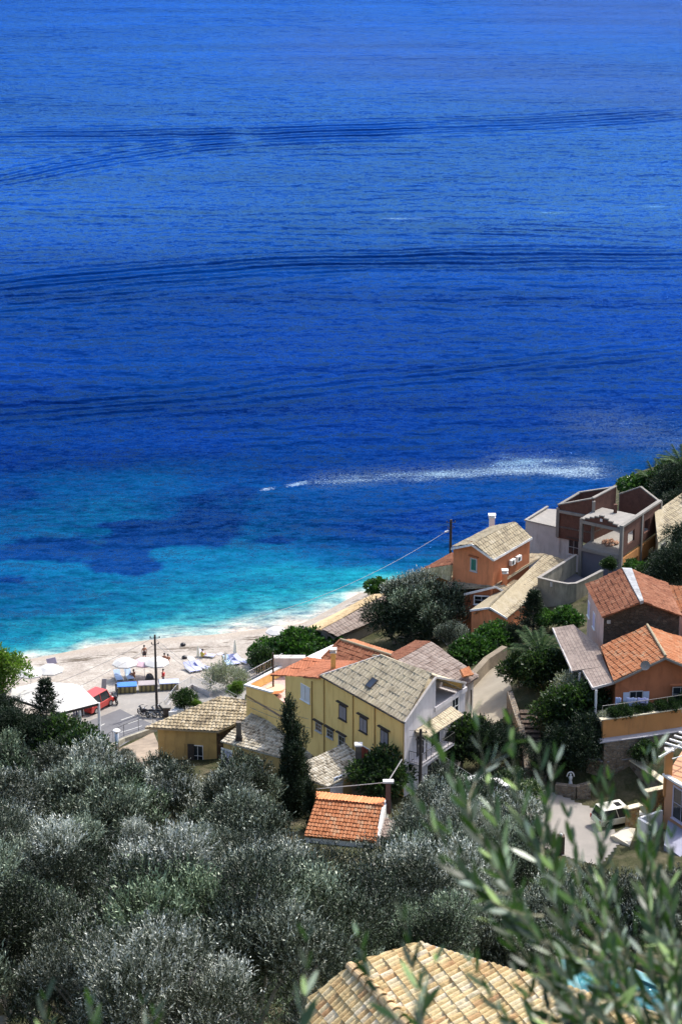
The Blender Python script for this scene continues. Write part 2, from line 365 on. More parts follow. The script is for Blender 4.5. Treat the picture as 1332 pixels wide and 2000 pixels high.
BEACH1 = [V((p.x, p.y, 0)) for p in bx]
def drape_np(name, poly, mat, off, step=.8):
    """non-convex footprint: cells whose centre lies inside the outline"""
    xs = [p.x for p in poly]; ys = [p.y for p in poly]
    def inside(x, y):
        c = False; j = len(poly) - 1
        for i in range(len(poly)):
            if (ys[i] > y) != (ys[j] > y) and x < (xs[j] - xs[i]) * (y - ys[i]) / (ys[j] - ys[i]) + xs[i]: c = not c
            j = i
        return c
    gx = np.arange(min(xs), max(xs) + step, step); gy = np.arange(min(ys), max(ys) + step, step)
    X, Y = np.meshgrid(gx, gy); Z = tz_arr(np.stack([X.ravel(), Y.ravel()], 1)) + off; nx = len(gx)
    f = [(j * nx + i, j * nx + i + 1, (j + 1) * nx + i + 1, (j + 1) * nx + i) for j in range(len(gy) - 1) for i in range(nx - 1) if inside(gx[i] + step / 2, gy[j] + step / 2)]
    me = bpy.data.meshes.new(name); me.from_pydata(np.column_stack([X.ravel(), Y.ravel(), Z]).tolist(), [], f); me.materials.append(mat)
    bm = bmesh.new(); bm.from_mesh(me); bmesh.ops.delete(bm, geom=[v for v in bm.verts if not v.link_faces], context='VERTS'); bm.to_mesh(me); bm.free()
    for p in me.polygons: p.use_smooth = True
    o = link(bpy.data.objects.new(name, me)); o['kind'] = 'structure'; return o
drape_np('beach', BEACH1, sand_mat(), .05, .4)

# ---------------------------------------------------------------- sea
def polyfit_px(pts, deg=2):
    w = [P(a, b, 0) for a, b in pts]; return np.polyfit([p.x for p in w], [p.y for p in w], deg)
def sea():
    m, nt, b = newmat('sea_water'); g = geo(nt); sx = N(nt, 'SeparateXYZ'); L(nt, g, sx.inputs[0]); X, Y = sx.outputs[0], sx.outputs[1]
    at = N(nt, 'Attribute', attribute_name='depth'); sc = N(nt, 'SeparateColor'); L(nt, at.outputs['Color'], sc.inputs[0])
    n0 = noise(nt, scl(nt, g, (.6, 1, 1)), .12, 5, .6)
    sh = math_(nt, 'ADD', sc.outputs[0], math_(nt, 'MULTIPLY', math_(nt, 'SUBTRACT', n0, .5), math_(nt, 'MULTIPLY', sc.outputs[0], .35)))
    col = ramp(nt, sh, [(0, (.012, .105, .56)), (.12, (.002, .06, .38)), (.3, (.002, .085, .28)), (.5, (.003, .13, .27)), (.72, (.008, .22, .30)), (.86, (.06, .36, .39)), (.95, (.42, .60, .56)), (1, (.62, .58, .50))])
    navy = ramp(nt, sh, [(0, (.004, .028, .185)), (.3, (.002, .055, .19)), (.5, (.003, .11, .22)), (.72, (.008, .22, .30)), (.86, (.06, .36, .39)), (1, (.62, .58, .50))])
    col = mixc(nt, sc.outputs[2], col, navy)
    wd = math_(nt, 'ADD', sc.outputs[1], math_(nt, 'MULTIPLY', math_(nt, 'SUBTRACT', noise(nt, g, .18, 6, .65), .5), 1.3))
    wd = ramp(nt, math_(nt, 'MULTIPLY', wd, math_(nt, 'GREATER_THAN', sc.outputs[1], .02)), [(.38, (0, 0, 0)), (.6, (1, 1, 1))])
    col = mixc(nt, math_(nt, 'MULTIPLY', wd, .92), col, (.002, .028, .15))
    # streaky tone: light and dark of tilted ripples, painted into the colour
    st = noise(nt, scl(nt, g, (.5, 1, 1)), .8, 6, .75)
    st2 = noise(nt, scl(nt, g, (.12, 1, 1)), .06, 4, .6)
    # wakes
    h = None
    def wake(px, lam, w, A, ph=0.0):
        nonlocal h
        wx = [P(a_, b_, 0) for a_, b_ in px]; x0, x1 = min(q.x for q in wx) - 6, max(q.x for q in wx) + 6
        fade = math_(nt, 'MULTIPLY', math_(nt, 'MINIMUM', math_(nt, 'MAXIMUM', math_(nt, 'DIVIDE', math_(nt, 'SUBTRACT', X, x0 - 10), 25), 0), 1), math_(nt, 'MINIMUM', math_(nt, 'MAXIMUM', math_(nt, 'DIVIDE', math_(nt, 'SUBTRACT', x1 + 10, X), 25), 0), 1))
        c = polyfit_px(px)
        pl = math_(nt, 'ADD', math_(nt, 'MULTIPLY', math_(nt, 'ADD', math_(nt, 'MULTIPLY', X, float(c[0])), float(c[1])), X), float(c[2]))
        d = math_(nt, 'SUBTRACT', Y, pl)
        e = math_(nt, 'EXPONENT', math_(nt, 'MULTIPLY', math_(nt, 'POWER', math_(nt, 'DIVIDE', math_(nt, 'ABSOLUTE', d), w), 2), -1))
        dd = math_(nt, 'ADD', d, math_(nt, 'MULTIPLY', noise(nt, g, .02, 3), 13))
        wv = math_(nt, 'MULTIPLY', math_(nt, 'MULTIPLY', math_(nt, 'SINE', math_(nt, 'ADD', math_(nt, 'MULTIPLY', dd, 2 * math.pi / lam), ph)), e), math_(nt, 'MULTIPLY', fade, A * 2.8))
        md = noise(nt, scl(nt, g, (1, 1, 1)), .03, 2)
        wv = math_(nt, 'MULTIPLY', wv, math_(nt, 'ADD', math_(nt, 'MULTIPLY', md, 1.4), .3))
        h = wv if h is None else math_(nt, 'ADD', h, wv)
    wake([(0, 266), (400, 262), (800, 250), (1332, 222)], 7.5, 14, .26)
    wake([(0, 350), (250, 300), (500, 275), (800, 262)], 8.0, 16, .20, 1)
    wake([(0, 556), (300, 531), (600, 512), (1000, 503), (1332, 500)], 6.2, 10, .30, 2)
    wake([(0, 600), (300, 575), (600, 545)], 5.0, 12, .10, .4)
    wake([(0, 812), (400, 775), (800, 735), (1332, 682)], 4.6, 8, .16, 1.3)
    wake([(700, 452), (1000, 455), (1332, 470)], 5.5, 8, .08, .3)
    at2 = N(nt, 'Attribute', attribute_name='chop'); s2 = N(nt, 'SeparateColor'); L(nt, at2.outputs['Color'], s2.inputs[0])
    sy, sx_ = h, None
    for sc3, fq, am, rt in (((.25, 1, 1), .25, .35, -7), ((.35, 1, 1), .7, .75, 9), ((.6, 1, 1), 1.7, 1.2, 0), ((.9, 1, 1), 4.5, 1.3, 0)):
        mp_ = N(nt, 'Mapping'); mp_.inputs['Rotation'].default_value = (0, 0, R_(rt)); mp_.inputs['Scale'].default_value = sc3; L(nt, g, mp_.inputs[0])
        n_ = N(nt, 'TexNoise'); n_.inputs['Scale'].default_value = fq; n_.inputs['Detail'].default_value = 2; L(nt, mp_.outputs[0], n_.inputs['Vector']); c_ = N(nt, 'SeparateColor'); L(nt, n_.outputs['Color'], c_.inputs[0])
        am_ = am if fq < 4 else math_(nt, 'ADD', math_(nt, 'MULTIPLY', s2.outputs[0], 3.0), am)
        sy = math_(nt, 'ADD', sy, math_(nt, 'MULTIPLY', math_(nt, 'SUBTRACT', c_.outputs[1], .5), am_)); q_ = math_(nt, 'MULTIPLY', math_(nt, 'SUBTRACT', c_.outputs[0], .5), math_(nt, 'MULTIPLY', am_, .7)); sx_ = q_ if sx_ is None else math_(nt, 'ADD', sx_, q_)
    for ang, lam, amp_, msc in ((8, 5.2, .11, .035), (-14, 3.6, .10, .05), (22, 4.4, .07, .04), (-4, 7.5, .10, .02)):
        ca_, sa_ = math.sin(R_(ang)), math.cos(R_(ang))
        ph_ = math_(nt, 'ADD', math_(nt, 'ADD', math_(nt, 'MULTIPLY', X, ca_), math_(nt, 'MULTIPLY', Y, sa_)), math_(nt, 'MULTIPLY', noise(nt, g, .035 + .01 * lam, 3), 9))
        md_ = math_(nt, 'MAXIMUM', math_(nt, 'MULTIPLY', math_(nt, 'SUBTRACT', noise(nt, scl(nt, g, (.6, 1, 1)), msc, 3), .44), 8), 0)
        sy = math_(nt, 'ADD', sy, math_(nt, 'MULTIPLY', math_(nt, 'MULTIPLY', math_(nt, 'SINE', math_(nt, 'MULTIPLY', ph_, 6.2832 / lam)), md_), amp_))
    cx = N(nt, 'CombineXYZ'); L(nt, sx_, cx.inputs[0]); L(nt, sy, cx.inputs[1]); cx.inputs[2].default_value = 1
    bn = N(nt, 'VectorMath', operation='NORMALIZE'); L(nt, cx.outputs[0], bn.inputs[0])
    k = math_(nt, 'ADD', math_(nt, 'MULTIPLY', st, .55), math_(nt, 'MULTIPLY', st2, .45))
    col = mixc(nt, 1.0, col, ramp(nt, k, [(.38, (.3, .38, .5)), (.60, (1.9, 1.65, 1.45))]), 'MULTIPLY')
    # thin broken foam line, and sun glitter painted into the colour as white flecks
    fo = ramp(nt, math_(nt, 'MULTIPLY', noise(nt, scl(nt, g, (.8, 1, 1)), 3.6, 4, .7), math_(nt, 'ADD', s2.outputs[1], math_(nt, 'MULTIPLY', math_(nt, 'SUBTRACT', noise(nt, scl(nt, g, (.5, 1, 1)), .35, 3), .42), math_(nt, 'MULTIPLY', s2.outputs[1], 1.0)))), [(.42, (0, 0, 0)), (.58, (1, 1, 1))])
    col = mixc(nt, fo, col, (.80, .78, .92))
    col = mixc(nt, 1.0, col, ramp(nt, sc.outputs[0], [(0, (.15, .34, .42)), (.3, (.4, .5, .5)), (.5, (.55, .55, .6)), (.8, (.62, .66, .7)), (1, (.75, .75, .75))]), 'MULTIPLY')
    df = N(nt, 'BsdfDiffuse'); L(nt, col, df.inputs[0]); L(nt, bn.outputs[0], df.inputs['Normal'])
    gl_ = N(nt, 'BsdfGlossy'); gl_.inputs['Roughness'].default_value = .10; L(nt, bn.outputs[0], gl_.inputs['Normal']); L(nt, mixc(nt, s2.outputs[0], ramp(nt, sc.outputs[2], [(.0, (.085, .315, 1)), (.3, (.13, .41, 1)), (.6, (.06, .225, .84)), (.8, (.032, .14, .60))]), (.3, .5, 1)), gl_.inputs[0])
    fr = N(nt, 'Fresnel'); fr.inputs[0].default_value = 1.33; L(nt, bn.outputs[0], fr.inputs['Normal']); mx = N(nt, 'MixShader'); L(nt, math_(nt, 'MULTIPLY', math_(nt, 'MINIMUM', math_(nt, 'MULTIPLY', math_(nt, 'POWER', fr.outputs[0], 1.5), 2.0), .97), math_(nt, 'SUBTRACT', 1, math_(nt, 'MULTIPLY', sc.outputs[0], .7))), mx.inputs[0])
    L(nt, df.outputs[0], mx.inputs[1]); L(nt, gl_.outputs[0], mx.inputs[2]); L(nt, mx.outputs[0], nt.nodes['Material Output'].inputs[0])
    xs = [-6000, -2500, -1200, -600, -350, -200, -130] + list(np.arange(-90, 121, 2.0)) + [150, 220, 350, 600, 1200, 2500, 6000]
    ys = list(np.arange(150, 420, 2.0)) + list(np.arange(420, 700, 6)) + [700, 720, 760, 800, 850, 920, 1000, 1200, 1600, 2500, 4500, 9000]
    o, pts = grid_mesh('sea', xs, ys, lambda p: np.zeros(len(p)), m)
    sc_ = [(0, 1297, 1), (60, 1287, 1), (200, 1260, 1), (350, 1243, 1), (500, 1230, 1), (590, 1220, 1), (650, 1194, 1), (700, 1162, 1), (740, 1135, .95), (-100, 1310, 1), (-200, 1330, 1),
      (0, 1270, .78), (100, 1255, .84), (200, 1240, .86), (350, 1225, .88), (500, 1210, .88), (600, 1195, .9), (660, 1170, .88), (60, 1240, .66),
      (0, 1240, .60), (150, 1215, .62), (300, 1195, .72), (450, 1180, .72), (560, 1165, .74), (640, 1145, .74), (700, 1125, .7),
      (0, 1190, .46), (100, 1180, .46), (250, 1165, .56), (400, 1145, .6), (550, 1120, .62), (680, 1090, .36), (760, 1080, .2), (800, 1100, .4),
      (0, 1140, .36), (120, 1130, .42), (250, 1120, .48), (400, 1100, .5), (520, 1080, .46), (620, 1060, .30), (700, 1040, .16), (850, 1020, .06), (950, 1000, .14),
      (0, 1030, .38), (100, 1020, .42), (200, 1000, .46), (300, 1050, .46), (400, 1000, .3), (500, 980, .28), (600, 980, .24), (700, 960, .2), (800, 945, .16), (950, 945, .18), (1050, 940, .2), (1150, 930, .2), (1230, 900, .24), (1050, 980, .15),
      (0, 960, .22), (150, 950, .30), (300, 940, .32), (450, 930, .2), (600, 920, .1), (800, 900, .05), (1000, 880, .03), (1200, 860, .1), (1332, 850, .15),
      (0, 890, .05), (200, 880, .06), (400, 860, .03), (700, 830, 0), (1000, 800, 0), (1332, 780, 0), (0, 750, 0), (666, 700, 0), (1332, 650, 0), (0, 400, 0), (1332, 400, 0), (666, 100, 0), (-400, 1200, .4), (-400, 1000, .1), (1600, 800, .2)]
    C = np.array([proj((P(a, b, 0))) for a, b, c in sc_]); C = np.array([[a, b] for a, b, c in sc_], float); W = np.array([c for a, b, c in sc_])
    def topx(p):
        y = p[:, 1] * cp + CAMZ * sp; u = p[:, 1] * sp - CAMZ * cp; return np.stack([666 + F * p[:, 0] / y, 1000 - F * u / y], 1)
    px = np.clip(topx(pts), -4000, 5000); q = px * np.array([.35, 1]); Cq = C * np.array([.35, 1])
    D = np.linalg.norm(q[:, None] - Cq[None], axis=2) + 1e-3; w = 1 / D ** 3.5; dep = (w @ W) / w.sum(1)
    weed = np.zeros(len(px))
    for a, b_, rx, ry, am in [(90, 1075, 110, 20, 1), (230, 1080, 60, 26, 1), (250, 1105, 60, 18, 1), (330, 1045, 130, 24, 1), (240, 1028, 50, 10, .9), (30, 965, 60, 14, .8), (420, 1010, 70, 50, .7), (540, 1055, 40, 10, .8), (470, 960, 60, 30, .5), (20, 1130, 40, 12, .6)]:
        weed = np.maximum(weed, 1.15 * am * np.exp(-(((px[:, 0] - a) / rx) ** 2 + ((px[:, 1] - b_) / ry) ** 2) * .7))
    y = px[:, 1]; navy = np.clip(np.interp(y, [-100, 0, 60, 250, 420, 480, 560, 700, 900, 960, 1300], [0, .02, .08, .25, .3, .42, .6, .7, .8, .7, .45]) , 0, 1)  # brightness bands of the sea's reflection, put into the colour
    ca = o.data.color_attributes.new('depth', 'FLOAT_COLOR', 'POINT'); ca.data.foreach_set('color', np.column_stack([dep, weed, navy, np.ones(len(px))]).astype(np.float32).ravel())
    def streak(pts_, wdt):
        a = np.array(pts_, float); d = np.full(len(px), 1e9)
        for i in range(len(a) - 1):
            p0, p1 = a[i], a[i + 1]; v = p1 - p0; t = np.clip(((px - p0) @ v) / (v @ v), 0, 1); e = (px - p0 - t[:, None] * v); d = np.minimum(d, np.hypot(e[:, 0] * .4, e[:, 1]))
        return np.exp(-(d / wdt) ** 2)
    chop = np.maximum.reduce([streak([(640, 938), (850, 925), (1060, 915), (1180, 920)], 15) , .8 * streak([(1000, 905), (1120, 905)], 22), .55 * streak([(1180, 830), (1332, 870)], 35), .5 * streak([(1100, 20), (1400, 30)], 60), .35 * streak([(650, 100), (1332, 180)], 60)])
    foam_glitter = 1.12 * np.maximum.reduce([1.0 * streak([(510, 957), (600, 943)], 5), .82 * streak([(620, 938), (850, 928), (1040, 920), (1170, 930)], 17), .8 * streak([(980, 900), (1150, 908)], 26), .9 * streak([(820, 932), (1000, 915), (1150, 918)], 16), .8 * streak([(700, 430), (1000, 420), (1332, 400)], 5), .66 * streak([(60, 450), (240, 440)], 4), .66 * streak([(1160, 830), (1300, 820)], 10), .62 * streak([(1230, 880), (1332, 870)], 14)])
    cb = o.data.color_attributes.new('chop', 'FLOAT_COLOR', 'POINT'); cb.data.foreach_set('color', np.column_stack([chop, foam_glitter, np.zeros(len(px)), np.ones(len(px))]).astype(np.float32).ravel())
sea()

# ---------------------------------------------------------------- building helpers
def roof(parent, pts, mat, p=.34, c=.5, amp=.05, step=.04, thick=.12, name='roof'):
    """a tiled roof face with real barrel rows and overlapping courses, cut to the outline pts (world points, convex)"""
    n = (pts[1] - pts[0]).cross(pts[2] - pts[0]).normalized()
    if n.z < 0: n = -n
    u = UP.cross(n)
    u = V((1, 0, 0)) if u.length < 1e-4 else u.normalized()
    v = n.cross(u)
    o = pts[0]; q = [((a - o).dot(u), (a - o).dot(v)) for a in pts]
    u0, u1 = min(a for a, _ in q) - p, max(a for a, _ in q) + p; v0, v1 = min(b for _, b in q) - c, max(b for _, b in q) + c
    u0 = math.floor(u0 / p) * p; v0 = math.floor(v0 / c) * c
    if amp > 0: us = [u0 + (k + f) * p for k in range(int((u1 - u0) / p) + 1) for f in (.02, .2, .36, .5, .64, .8, .98)]
    else: us = [u0 + k * p for k in range(int((u1 - u0) / p) + 2)]
    vv_ = [(v0 + k * c + e, hh) for k in range(int((v1 - v0) / c) + 1) for e, hh in ((0.0, step), (c - .012, 0.0))]
    bm = bmesh.new(); uvl = bm.loops.layers.uv.new('UVMap'); rg = random.Random(int(abs(o.x * 100 + o.y)))
    rows = []; jit = {}
    for b, hh in vv_:
        row = []
        for a in us:
            f = (a / p) % 1.0; h = amp * max(0.0, math.sin(math.pi * f)) ** .8 if amp > 0 else 0
            key = (math.floor(a / p + 1e-6), math.floor(b / c + 1e-6)); j = jit.setdefault(key, rg.uniform(-1, 1))
            row.append((bm.verts.new(o + u * (a + j * p * .06) + v * b + n * (h + hh + j * (.018 if amp > 0 else 0) + .035 * math.sin(a * .8 + o.x) * math.sin(b * 1.1 + o.y))), a, b))
        rows.append(row)
    for i in range(len(rows) - 1):
        for j in range(len(us) - 1):
            qd = (rows[i][j], rows[i][j + 1], rows[i + 1][j + 1], rows[i + 1][j]); f = bm.faces.new([t[0] for t in qd])
            for lp, t in zip(f.loops, qd): lp[uvl].uv = (min(max(t[1], us[j] + .001), us[j + 1] - .001), t[2] + (.002 if t is qd[0] or t is qd[1] else -.002))
    cen = sum((V(a) for a in pts), V()) / len(pts)
    for i in range(len(pts)):
        a, b = pts[i], pts[(i + 1) % len(pts)]; e = (b - a).cross(n).normalized()
        if (cen - a).dot(e) > 0: e = -e
        bmesh.ops.bisect_plane(bm, geom=bm.verts[:] + bm.edges[:] + bm.faces[:], plane_co=a, plane_no=e, clear_outer=True)
    # board below
    a = [bm.verts.new(t - n * .01) for t in pts]; b = [bm.verts.new(t - n * thick) for t in pts]
    bm.faces.new(a); bm.faces.new(list(reversed(b)))
    for i in range(len(pts)): bm.faces.new((a[i], b[i], b[(i + 1) % len(pts)], a[(i + 1) % len(pts)]))
    off = base_of(parent); me = bpy.data.meshes.new(name)
    bmesh.ops.translate(bm, verts=bm.verts, vec=-off); bm.to_mesh(me); bm.free(); me.materials.append(mat)
    return link(bpy.data.objects.new(name, me), parent)
def walls(parent, tops, z0, mat, inset=.18, drop=.1, name='wall', closed=True):
    """vertical walls under the given top points; returns one plane per side"""
    cen = sum((V(t) for t in tops), V()) / len(tops); t2 = []
    for t in tops:
        d = V((cen.x - t.x, cen.y - t.y, 0)); t2.append(t + (d.normalized() * inset if d.length > .01 else V()) - UP * drop)
    mb = MB(); pl = []; n = len(t2)
    for i in range(n if closed else n - 1):
        a, b = t2[i], t2[(i + 1) % n]; mb.poly([V((a.x, a.y, z0)), V((b.x, b.y, z0)), b, a]); pl.append(vplane(a, b))
    mb.build(name, mat, parent); return pl
def basis(pl):
    n = V((pl[1].x, pl[1].y, 0)).normalized(); u = V((-n.y, n.x, 0)); 
    if u.x < 0: u = -u
    return u, n
def window(parent, pl, px, py, w, h, kind='shutter', sh=None, frame=M_WHT, lintel=None, name='window', fw=.07, c=None, part=True):
    """frame standing 4 cm proud of the wall with a dark pane, closed or open shutters, sill"""
    u, n = basis(pl); c = c or hit(px, py, pl)
    f = MB()
    for s in (-1, 1):
        f.box(c + u * s * (w / 2 + fw / 2) + n * .02, u * fw / 2, n * .04, UP * (h / 2 + fw)); f.box(c + UP * s * (h / 2 + fw / 2) + n * .02, u * w / 2, n * .04, UP * fw / 2)
    if name == 'window': f.box(c - UP * (h / 2 + fw + .03) + n * .06, u * (w / 2 + fw + .06), n * .08, UP * .03)
    o = f.build(name, frame, parent)
    if kind in ('pane', 'open'):
        MB().box(c + n * .012, u * w / 2, n * .006, UP * h / 2).build('pane', GL, o)
        mb = MB(); mb.box(c + n * .03, u * .02, n * .012, UP * h / 2); mb.box(c + n * .03, u * w / 2, n * .011, UP * .02); mb.build('glazing_bar', frame, o)
    if kind == 'shutter':
        for s in (-1, 1):
            mb = MB(); mb.box(c + u * s * (w / 4 + .01) + n * .035, u * (w / 4 - .015), n * .018, UP * (h / 2 - .01))
            k = int(h / .14)
            for i in range(k): mb.box(c + u * s * (w / 4 + .01) + n * .058 + UP * (-h / 2 + (i + .5) * h / k), u * (w / 4 - .05), n * .006, UP * .02)
            mb.build('shutter', sh, o)
    if kind == 'open':
        for s in (-1, 1): MB().box(c + u * s * (w / 2 + fw + w / 4 + .01) + n * .06, u * w / 4, n * .02, UP * h / 2).build('shutter', sh, o)
    if lintel: MB().box(c + UP * (h / 2 + fw + .22) + n * .10, u * (w / 2 + .3), n * .12, UP * .05).build('lintel', lintel, o)
    return o
def chimney(parent, base, h, w=.5, mat=M_ORG, cap=M_WHT, pot=False, name='chimney'):
    mb = MB(); mb.ab(base.x - w / 2, base.x + w / 2, base.y - w / 2, base.y + w / 2, base.z - .6, base.z + h); o = mb.build(name, mat, parent)
    mc = MB(); mc.ab(base.x - w / 2 - .07, base.x + w / 2 + .07, base.y - w / 2 - .07, base.y + w / 2 + .07, base.z + h, base.z + h + .08)
    for a in (-1, 1):
        for b in (-1, 1): mc.ab(base.x + a * w * .4 - .05, base.x + a * w * .4 + .05, base.y + b * w * .4 - .05, base.y + b * w * .4 + .05, base.z + h + .08, base.z + h + .3)
    mc.ab(base.x - w / 2 - .1, base.x + w / 2 + .1, base.y - w / 2 - .1, base.y + w / 2 + .1, base.z + h + .3, base.z + h + .38)
    if cap: mc.build('cap', cap, o)
    return o
def railing(parent, pts, h=1.0, mat=M_DMET, step=.14, name='railing', r=.018, bars=True):
    mb = MB()
    for a, b in zip(pts[:-1], pts[1:]):
        mb.tube([a + UP * h, b + UP * h], r * 1.5, 4); mb.tube([a + UP * .1, b + UP * .1], r, 4); d = (b - a).length; k = max(1, int(d / step))
        if bars:
            for i in range(k + 1): p = a.lerp(b, i / k); mb.tube([p, p + UP * h], r * (1.6 if i % 10 == 0 else .7), 4, False)
        else:
            for i in range(int(d / 1.4) + 1): p = a.lerp(b, i / max(1, int(d / 1.4))); mb.tube([p, p + UP * h], r * 1.5, 4, False)
    return mb.build(name, mat, parent)
def rim(parent, pts, w, h, mat, name='coping', closed=False):
    mb = MB(); seg = list(zip(pts[:-1], pts[1:])) + ([(pts[-1], pts[0])] if closed else [])
    for i, (a, b) in enumerate(seg):
        d = (b - a).normalized(); n = V((-d.y, d.x, 0)).normalized(); e = .0015 * i; mb.box((a + b) / 2 + UP * (h / 2 + e), (b - a) / 2 + d * (w / 2 - .004 * i), n * w / 2, UP * h / 2)
    return mb.build(name, mat, parent)
def aircon(parent, pl, px, py):
    u, n = basis(pl); c = hit(px, py, pl) + n * .2; mb = MB(); mb.box(c, u * .42, n * .16, UP * .3); o = mb.build('air_conditioner', M_WHT, parent)
    f = MB(); f.disc(c + n * .165 - u * .1, n, .22, .02, 12); f.build('fan_grille', M_DMET, o); return o
def z_at(px, py, pl): return hit(px, py, pl)
def wallbox(name_thing, label, cat, tops, z0, th, mat, cap=None, group=None, capname='coping'):
    """free-standing wall following the given top points, with its own thickness"""
    t = thing(name_thing, label, cat, (tops[0].x, tops[0].y, z0), group); mb = MB()
    for i, (a, b) in enumerate(zip(tops[:-1], tops[1:])):
        d = (b - a); d.z = 0; n = V((-d.y, d.x, 0)).normalized() * (th / 2 + .003 * (i % 2)); lo = min(z0, a.z - .4, b.z - .4)
        mb.add([V((a.x, a.y, lo)) - n, V((b.x, b.y, lo)) - n, V((b.x, b.y, lo)) + n, V((a.x, a.y, lo)) + n, a - n, b - n, b + n, a + n], [(0, 1, 2, 3), (4, 5, 6, 7), (0, 1, 5, 4), (1, 2, 6, 5), (2, 3, 7, 6), (3, 0, 4, 7)])
    mb.build('wall', mat, t)
    if cap: rim(t, [V(a) + UP * .004 for a in tops], th + .12, .09, cap, capname)
    return t

# ================================================================ big yellow house
E = 18.6
h = thing('house', 'large yellow house with grey-green tiled roof and shuttered windows, overhead wires before its long side', 'house', P(740, 1540, 12))
C_, L_, Rr, D_ = P(790, 1412, E), P(626, 1320, E), P(909, 1334, E), P(727, 1279, E)
M1, M2 = P(851, 1323, E + 2.4), P(743, 1281, E + 2.4)
roof(h, [C_, L_, M2, M1], T_YEL, .38, .6, .11, .025)
roof(h, [M1, M2, D_, Rr], T_YEL, .36, .6, .06)
mb = MB(); mb.tube([M1 + UP * .06, M2 + UP * .06], .13, 8); mb.build('ridge_cap', T_YEL, h)
for a, b in ((C_, M1), (M1, Rr), (L_, M2)):
    mb = MB(); d = (b - a).normalized(); mb.box((a + b) / 2 + UP * .02, (b - a) / 2, d.cross(UP).normalized() * .09, UP * .09); mb.build('verge', M_DWHT, h)
front = vplane(C_, L_); gab = vplane(C_, Rr)
iu, ig = basis(front)[1], basis(gab)[1]
def inn(p, dz=0): return p - iu * .22 - ig * .22 + UP * dz
c_, l_ = inn(C_), V(inn(L_))
mb = MB(); mb.poly([V((l_.x, l_.y, 2)), V((c_.x, c_.y, 2)), c_ - UP * .1, l_ - UP * .1]); mb.build('wall', M_YEL, h)
front = vplane(c_, l_)
g2 = inn(Rr); gab = vplane(c_, g2); gu = (g2 - c_); gu.z = 0; gu.normalize()
m1 = hit(851, 1330, gab); LF = hit(851, 1388, gab).z
def gp(px, z): q = hit(px, 1380, gab); return V((q.x, q.y, z))
mb = MB(); mb.poly([gp(790, 2), V((m1.x, m1.y, 2)), V((m1.x, m1.y, M1.z - .14)), c_ - UP * .1]).poly([V((m1.x, m1.y, 2)), V((g2.x, g2.y, 2)), V((g2.x, g2.y, LF)), V((m1.x, m1.y, LF))]); mb.build('wall', M_GREYW, h)
# recessed loggia under the right half of the gable
o = MB(); bk = -ig * 2.2
o.poly([V((m1.x, m1.y, LF)), V((g2.x, g2.y, LF)), V((g2.x, g2.y, LF)) + bk, V((m1.x, m1.y, LF)) + bk])
o.poly([V((m1.x, m1.y, LF)) + bk, V((g2.x, g2.y, LF)) + bk, V((g2.x, g2.y, E - .15)) + bk, V((m1.x, m1.y, M1.z - .14)) + bk])
o.poly([V((m1.x, m1.y, LF)), V((m1.x, m1.y, LF)) + bk, V((m1.x, m1.y, M1.z - .14)) + bk, V((m1.x, m1.y, M1.z - .14))]); lg = o.build('loggia', M_GREYW, h)
o = MB(); o.box(V((g2.x, g2.y, (LF + E) / 2 - .1)) - gu * .12 - ig * .1, gu * .12, ig * .1, UP * ((E - LF) / 2)); o.build('pillar', M_GREYW, h)
o = MB(); o.box((V((m1.x, m1.y, LF)) + V((g2.x, g2.y, LF))) / 2 + UP * .18 + ig * .02, gu * ((g2 - m1).length / 2), ig * .08, UP * .2); o.build('parapet', M_GREYW, h)
aircon(h, (V((m1.x, m1.y, LF)) + bk, gab[1]), 874, 1346)
# far walls
far = vplane(l_, inn(D_)); mb = MB(); dd = D_ + iu * .3 - ig * 0; mb.poly([V((l_.x, l_.y, 2)), V((D_.x, D_.y, 2)), D_ - UP * .1, M2 - UP * .14, l_ - UP * .1]).poly([V((D_.x, D_.y, 2)), V((g2.x, g2.y, 2)), g2 - UP * .12, D_ - UP * .12]); mb.build('wall', M_YEL, h)
for px, py in ((670, 1392), (710, 1416), (751, 1441)): window(h, front, px, py, .95, 1.15, 'shutter', M_SHUTG, M_DWOOD, M_DWOOD)
for px, py in ((623, 1421), (645, 1433)): window(h, front, px, py, .8, .6, 'pane', None, M_DWHT, M_DWOOD)
for px, py in ((668, 1448), (763, 1508)): window(h, front, px, py, .8, .9, 'pane', None, M_DWHT, M_DWOOD)
window(h, front, 714, 1476, 1.3, 1.5, 'shutter', M_SHUTR, M_WHT)
for px in (634, 690, 732, 788):
    a = hit(px, 1500, front); mb = MB(); fx = basis(front)[1]; a = V((a.x, a.y, 0)) + fx * .06; mb.tube([a + UP * 6, a + UP * (E - .25)], .05, 6); mb.build('downpipe', M_YEL2, h)
mb = MB(); mb.tube([L_ - UP * .02 + iu * .05, C_ - UP * .02 + iu * .05], .07, 6); mb.build('gutter', M_DWOOD, h)
sk = hit(727, 1336, plane3(C_, L_, M2)); nrm = plane3(C_, L_, M2)[1]; nrm = nrm if nrm.z > 0 else -nrm
su = UP.cross(nrm).normalized(); sv = nrm.cross(su)
o = MB().box(sk + nrm * .1, su * .4, sv * .5, nrm * .08).build('skylight', M_DWOOD, h); MB().box(sk + nrm * .185, su * .33, sv * .43, nrm * .006).build('pane', glass('sky_glass', (.03, .04, .06)), o)
